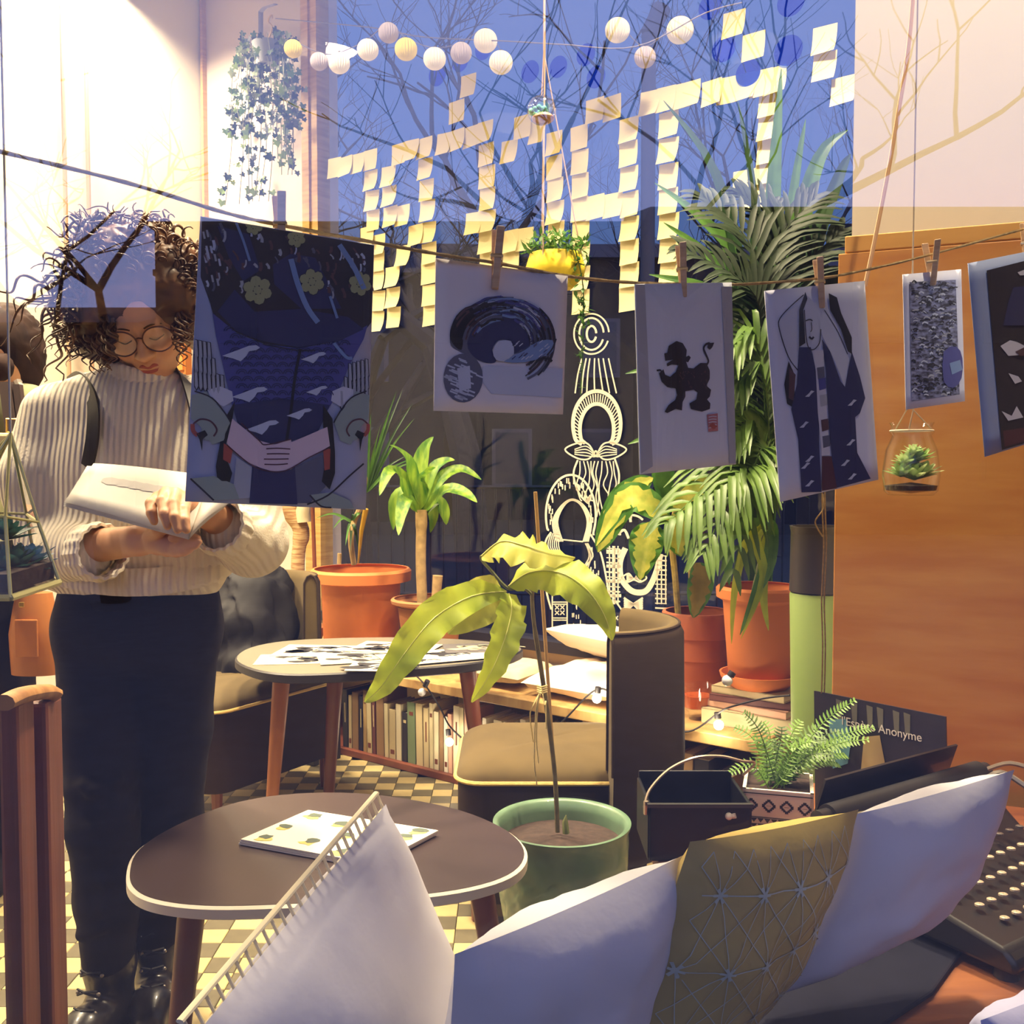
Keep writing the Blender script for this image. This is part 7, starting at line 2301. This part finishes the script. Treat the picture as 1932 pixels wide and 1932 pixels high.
# sweater: torso, sleeves, turtleneck
s = SDF((-1.10, 1.55, .90), (-.36, 2.2, 1.42), .004)
cf = Vector((0, 0, 0))
s.chain([P(262, 800, 2.0), P(262, 900, 2.0), P(264, 1000, 1.995), P(264, 1062, 1.99)], [.115, .125, .122, .124], .04)
for q in (-1, 1):
    s.chain([P(262 + q * 66, 800, 2.0), P(262 + q * 64, 900, 2.0), P(264 + q * 58, 1000, 1.99), P(264 + q * 62, 1050, 1.99)], [.088, .108, .11, .112], .05)
s.cone(ShL + Vector((.075, 0, .0)), ShR + Vector((-.075, 0, .0)), .062, .062, .05)
s.cone(P(262, 800, 1.99), P(262, 745, 1.98), .09, .06, .05)
cL, cR = P(160, 1042, 1.815), P(432, 1002, 1.78)
s.chain([ShL + Vector((.012, 0, -.012)), (ShL + ElL) / 2 + Vector((-.012, 0, 0)), ElL + Vector((.012, 0, .0)), cL], [.066, .072, .064, .05], .03)
s.chain([ShR + Vector((-.012, 0, -.012)), (ShR + ElR) / 2 + Vector((.01, 0, 0)), ElR, cR], [.066, .072, .064, .05], .03)
s.cut(P(264, 1066, 1.9), (0, .03, -1)) if False else None
body_sw = s.mesh()
keep = []
o = body_sw.build('sweater', m_knit, t, 80)
def cuff(c_, dirv, r0, name='cuff', l=.035):
    d_ = dirv.normalized()
    a_, b__ = frame(d_)
    rows = []
    for off, rr in ((-.5, r0 * .98), (.1, r0 * 1.04), (.8, r0 * 1.03), (1.0, r0 * .98), (1.0, r0 * .88), (.2, r0 * .85)):
        rows.append([c_ + d_ * l * off + (a_ * math.cos(q) + b__ * math.sin(q)) * rr * (1 + .03 * math.cos(16 * q)) for q in [2 * math.pi * k / 64 for k in range(65)]])
    b = MB(); b.sheet(rows)
    return b.build(name, m_knit, o, 60)
cuff(cL + (cL - ElL).normalized() * .035, WrL - ElL, .052)
cuff(cR + (cR - ElR).normalized() * .035, WrR - ElR, .050)
hem = MB()
rows = []
for z, rr in ((.015, .96), (-.005, 1.0), (-.03, 1.0), (-.038, .97), (-.034, .93), (.01, .9)):
    rows.append([P(264, 1062, 1.99) + Vector((.184 * rr * math.cos(q) * (1 + .008 * math.cos(40 * q)), .150 * rr * math.sin(q) * (1 + .01 * math.cos(40 * q)), z + .012 * math.sin(q * 2 + 1))) for q in [2 * math.pi * k / 120 for k in range(121)]])
hem.sheet(rows); hem.build('hem', m_knit, o, 60)
b = MB()
rows = []
nk = P(263, 742, 1.975)
nd = (H(0, .02, -.06) - nk).normalized()
na = nd.cross(Vector((1, 0, 0))).normalized()
nb = na.cross(nd).normalized()
for z_, r1, r2 in ((-.034, .082, .074), (-.012, .070, .068), (.008, .064, .065), (.026, .066, .068), (.036, .067, .070), (.040, .064, .067), (.036, .059, .062), (-.02, .056, .058)):
    rows.append([nk + nd * z_ + (nb * r1 * math.cos(q) + na * r2 * math.sin(q)) * (1.09 + .022 * math.cos(34 * q)) for q in [2 * math.pi * k / 136 for k in range(137)]])
b.sheet(rows); b.build('turtleneck', m_knit, o, 60)
# bag straps over both shoulders
m_strap = mat('strap_black', (36, 30, 30), .55)
def strap(pts, w, name='strap'):
    pp = smooth_path(pts, 6)
    b = MB()
    rows = []
    for i, p_ in enumerate(pp):
        tn = (pp[min(i + 1, len(pp) - 1)] - pp[max(i - 1, 0)]).normalized()
        fw = (Vector((262 * 0 - .76, 2.05, p_.z)) - p_).normalized()
        sd = tn.cross(fw).normalized()
        rows.append([p_ - sd * w - fw * .003, p_ + sd * w - fw * .003, p_ + sd * w + fw * .003, p_ - sd * w + fw * .003, p_ - sd * w - fw * .003])
    b.sheet(rows)
    return b.build(name, m_strap, t, 30)
strap([P(128, 722, 2.08), P(148, 712, 1.99), P(166, 730, 1.925), P(176, 770, 1.885), P(174, 830, 1.865), P(162, 890, 1.875), P(150, 940, 1.92), P(140, 960, 2.0)], .0125)
strap([P(320, 690, 2.05), P(338, 702, 1.99), P(356, 730, 1.93), P(372, 790, 1.885), P(374, 860, 1.885), P(380, 920, 1.95)], .0125)
# trousers and boots
s = SDF((-1.02, 1.72, -.003), (-.5, 2.26, 1.06), .004)
s.ell(P(262, 1175, 1.99), (.135, .118, .11), None, .05).cone(P(222, 1105, 1.99), P(304, 1105, 1.99), .098, .098, .04)
s.chain([P(230, 1112, 1.99), P(215, 1150, 1.99), HipL], [.085, .095, .09], .04).chain([P(300, 1112, 1.99), P(312, 1150, 1.99), HipR], [.085, .095, .09], .04)
for hip, kn, an in ((HipL, KnL, AnL), (HipR, KnR, AnR)):
    s.chain([hip, hip * .5 + kn * .5, kn, kn * .55 + an * .45 + Vector((0, .01, 0)), an + Vector((0, 0, .06))], [.088, .080, .067, .063, .052], .02)
for k in range(14):
    z = rnd.uniform(.25, .75)
    for kn, an in ((KnL, AnL), (KnR, AnR)):
        c_ = an.lerp(kn, (z - .1) / .5)
        a_ = rnd.uniform(3.3, 6.1)
        s.cone(c_ + Vector((.055 * math.cos(a_), .055 * math.sin(a_), 0)), c_ + Vector((.06 * math.cos(a_ + .9), .06 * math.sin(a_ + .9), .02)), .010, .006, .02)
o = s.mesh().build('trousers', m_denim, t, 80)
b = MB()
wz = P(262, 1120, 1.99).z
b.sheet([[Vector((Pel.x + rr * math.cos(q), Pel.y + rr * .78 * math.sin(q), wz + dz)) for q in [2 * math.pi * k / 48 for k in range(49)]] for dz, rr in ((-.02, .148), (-.018, .154), (.016, .151), (.018, .145))])
b.build('waistband', m_denim, o, 60)
for name_, an, to in (('boot', AnL, ToL), ('boot', AnR, ToR)):
    s = SDF((an.x - .13, an.y - .26, -.01), (an.x + .14, an.y + .13, .34), .004)
    s.chain([an + Vector((0, .01, .21)), an + Vector((0, .005, .05)), an + Vector((0, .01, -.045))], [.055, .050, .044], .02)
    s.chain([an + Vector((0, .0, -.045)), an.lerp(to, .6) + Vector((0, 0, -.01)), to + Vector((0, 0, .0))], [.045, .042, .034], .02)
    s.cut((0, 0, .004), (0, 0, -1))
    o = s.mesh().build('boot', m_boot, t, 80)
    b = MB()
    fd = (to - an); fd.z = 0; fd.normalize()
    sdv = fd.cross(Z)
    for k in range(7):
        base_ = an + fd * (.052 - .002 * k if k > 2 else .085 - .012 * k) + Vector((0, 0, -.012 + .032 * k))
        b.tube([base_ - sdv * .022, base_ + fd * .008 + Vector((0, 0, .01)), base_ + sdv * .022 + Vector((0, 0, .012))], .0024, 5)
        b.tube([base_ + sdv * .022, base_ + fd * .008 + Vector((0, 0, .012)), base_ - sdv * .022 + Vector((0, 0, .012))], .0024, 5)
    b.build('laces', mat('lace_black', (22, 20, 22), .7), o)['kind'] = 'stuff'
    b = MB()
    for k in range(7):
        base_ = an + fd * (.05 - .002 * k if k > 2 else .082 - .012 * k) + Vector((0, 0, -.008 + .032 * k))
        for sg in (-1, 1):
            b.ball(base_ + sdv * sg * .023, .0042, 8, 6)
    b.build('eyelets', m_chrome, o)['kind'] = 'stuff'
    MB().prism([Vector((an.x, an.y, 0)) + fd * a_ + sdv * b__ for a_, b__ in ((-.055, -.03), (-.055, .03), (.03, .042), (.13, .04), (.175, .0), (.13, -.04), (.03, -.042))], (0, 0, .022)).build('sole', mat('sole_rubber', (26, 24, 25), .8), o, smooth=0, bevel=.004)
# magazine in her hands
mg = thing('open_magazine', P(300, 960, 1.66), 'open white magazine held by the reading woman', 'magazine')
q0 = [P(178, 872, 1.78), P(122, 955, 1.70), P(356, 1018, 1.612), P(398, 900, 1.715)]
def page(cs, bow, k, m, name='page'):
    n_ = 10
    rows = []
    nn_ = (cs[3] - cs[0]).cross(cs[1] - cs[0]).normalized()
    nn_ = nn_ if nn_.dot(EYE - cs[0]) > 0 else -nn_
    for i in range(n_ + 1):
        u = i / n_
        rows.append([quadmap([cs[0], cs[3], cs[2], cs[1]], u, v / 4) + nn_ * (bow * math.sin(math.pi * u ** .8) + .0012 * k) for v in range(5)])
    b = MB(); b.sheet(rows)
    return b.build(name, m, mg, 60, solid=.0006), rows, nn_
m_page = mat('page_white', (226, 220, 208), .6)
for k, (dx, bow) in enumerate(((-4, .0005), (-2, .0015), (0, .003))):
    cs = [P(178 + dx * 1.5 - (10 if k < 2 else 0), 872 + (6 - 2 * k) * 2, 1.78), P(122 + dx * .6, 955 - 3 * k, 1.70), q0[2], q0[3]]
    pg, rows, nn_ = page(cs, bow, k, m_page)
b = MB()
for k in range(6):
    u, v = .25 + .11 * k, .25 + .1 * (k % 3)
    i, j = int(u * 10), int(v * 4)
    c_ = rows[i][j].lerp(rows[i + 1][j + 1], .5) + nn_ * .0012
    e1, e2 = (rows[i + 1][j] - rows[i][j]).normalized(), (rows[i][j + 1] - rows[i][j]).normalized()
    b.poly([c_ + e1 * .022 * math.cos(a) + e2 * .010 * math.sin(a) for a in [q * .9 for q in range(7)]])
b.build('page_print', mat('page_grey', (196, 192, 188), .7), mg, smooth=0)['kind'] = 'stuff'
for k in range(3):
    cs = [q0[3], q0[2], P(424 + 3 * k, 957 - 2 * k, 1.67), P(466 + 2 * k, 880, 1.74)]
    page(cs, .004 + .003 * k, k, m_page)

# ---------------------------------------------------------------- person at the left edge, seen from behind
m_olive = mat('jacket_olive', (150, 150, 112), .85, vary=.15, scale=9, bump=.2, bscale=30)
D2 = 2.72
hc = P(2, 660, D2)
cx_ = -1.52
s = SDF((-1.86, 2.4, -.005), (-1.12, 3.05, 1.72), .007)
s.ell(hc, (.078, .092, .11), None, .01).cone(hc - Z * .08, Vector((cx_ + .04, D2 + .03, 1.36)), .05, .055, .03)
s.ell(hc + Vector((-.05, -.075, -.03)), (.02, .018, .03), None, .015)
s.chain([(cx_, D2, 1.34), (cx_, D2, 1.1), (cx_, D2, .95)], [.11, .13, .13], .05).cone((cx_ - .17, D2, 1.32), (cx_ + .17, D2, 1.32), .055, .055, .04)
for q in (-1, 1):
    s.chain([(cx_ + q * .19, D2, 1.32), (cx_ + q * .23, D2 + .02, 1.05), (cx_ + q * .18, D2 - .16, .93)], [.05, .042, .03], .02)
    s.chain([(cx_ + q * .18, D2 - .16, .93), (cx_ + q * .15, D2 - .25, .95)], [.03, .022], .01)
    for f in range(4):
        s.chain([(cx_ + q * (.165 - .014 * f), D2 - .24, .955), (cx_ + q * (.155 - .014 * f), D2 - .30, .945), (cx_ + q * (.15 - .014 * f), D2 - .315, .92)], [.0105, .009, .007], .004)
    s.chain([(cx_ + q * .17, D2 - .2, .945), (cx_ + q * .12, D2 - .24, .96), (cx_ + q * .10, D2 - .265, .95)], [.012, .01, .008], .004)
    s.chain([(cx_ + q * .09, D2, .92), (cx_ + q * .095, D2, .5), (cx_ + q * .1, D2 + .02, .09)], [.09, .06, .042], .02).cone((cx_ + q * .1, D2 + .02, .05), (cx_ + q * .11, D2 - .12, .035), .04, .03, .02)
t = s.mesh().build('person', m_skin, smooth=80, origin=(cx_, D2, 0))
tag(t, 'person in an olive jacket with a cross strap at the left picture edge', 'person')
s = SDF((hc.x - .2, hc.y - .2, hc.z - .22), (hc.x + .2, hc.y + .2, hc.z + .2), .005)
s.ell(hc + Vector((.012, .012, .022)), (.092, .10, .108), None, .02).ell(hc + Vector((.04, .04, -.04)), (.055, .06, .075), None, .03)
s.ell(hc + Vector((-.045, -.085, -.05)), (.075, .07, .07), None, .02, sub=True)
s.ell(P(0, 692, D2 - .10), (.036, .03, .038), None, .006)
cap = s.mesh()
cap.v = [tuple(Vector(v) + Vector((1, 1, 1)) * .004 * noise.noise(Vector(v) * 50)) for v in cap.v]
cap.build('hair', mat('hair_dark', (58, 40, 34), .8, spec=.2, rgb2=(40, 28, 26), scale=20), t, 80)
s = SDF((-1.86, 2.4, .78), (-1.12, 3.05, 1.48), .007)
s.chain([(cx_, D2, 1.35), (cx_, D2, 1.1), (cx_, D2, .9)], [.13, .155, .16], .05).cone((cx_ - .17, D2, 1.325), (cx_ + .165, D2, 1.325), .07, .07, .05).cone((cx_ + .02, D2 + .02, 1.36), (cx_ + .03, D2 + .02, 1.41), .085, .075, .03)
for q in (-1, 1):
    s.chain([(cx_ + q * .185, D2, 1.32), (cx_ + q * .23, D2 + .02, 1.05), (cx_ + q * .18, D2 - .15, .94)], [.07, .062, .05], .03)
b = s.mesh()
b.v = [tuple(Vector(v) + Vector((1, 1, 0)) * .007 * noise.noise(Vector(v) * 18)) for v in b.v]
b.build('jacket', m_olive, t, 80)
MB().tube(smooth_path([hc + Vector((.045, .0, -.085)), hc + Vector((.06, -.03, -.10)), hc + Vector((.085, .0, -.125))], 4), .012, 8).build('collar', mat('collar_white', (226, 220, 210), .8), t)
s = SDF((-1.8, 2.45, -.002), (-1.2, 3.0, .98), .008)
for q in (-1, 1):
    s.chain([(cx_ + q * .08, D2, .9), (cx_ + q * .095, D2, .5), (cx_ + q * .1, D2 + .02, .06)], [.115, .08, .062], .03).cone((cx_ + q * .1, D2 + .02, .045), (cx_ + q * .11, D2 - .13, .038), .046, .036, .02)
s.cut((0, 0, .003), (0, 0, -1))
s.mesh().build('trousers', m_denim, t, 80)
b = MB()
for px0, py0, px1, py1, w_ in ((8, 720, 22, 830, 10), (30, 725, 45, 860, 6)):
    a_, c_ = P(px0, py0, D2 - .16), P(px1, py1, D2 - .185)
    sd = Vector((w_ * D2 / F, 0, 0))
    b.prism([a_ - sd, a_ + sd, c_ + sd, c_ - sd], (0, .02, 0))
b.build('strap', mat('strap_brown', (66, 50, 46), .6), t, smooth=0)
c_ = P(23, 803, D2 - .19)
MB().tube([c_ + Vector((x, 0, z)) for x, z in ((-.014, -.017), (.014, -.017), (.014, .017), (-.014, .017), (-.014, -.017))], .003, 6).build('buckle', mat('brass', (196, 160, 80), .3, metal=.8), t)
MB().box(P(12, 850, D2 - .19), (.085, .03, .09)).build('pouch', mat('pouch_beige', (196, 182, 150), .8), t, smooth=0, bevel=.008)
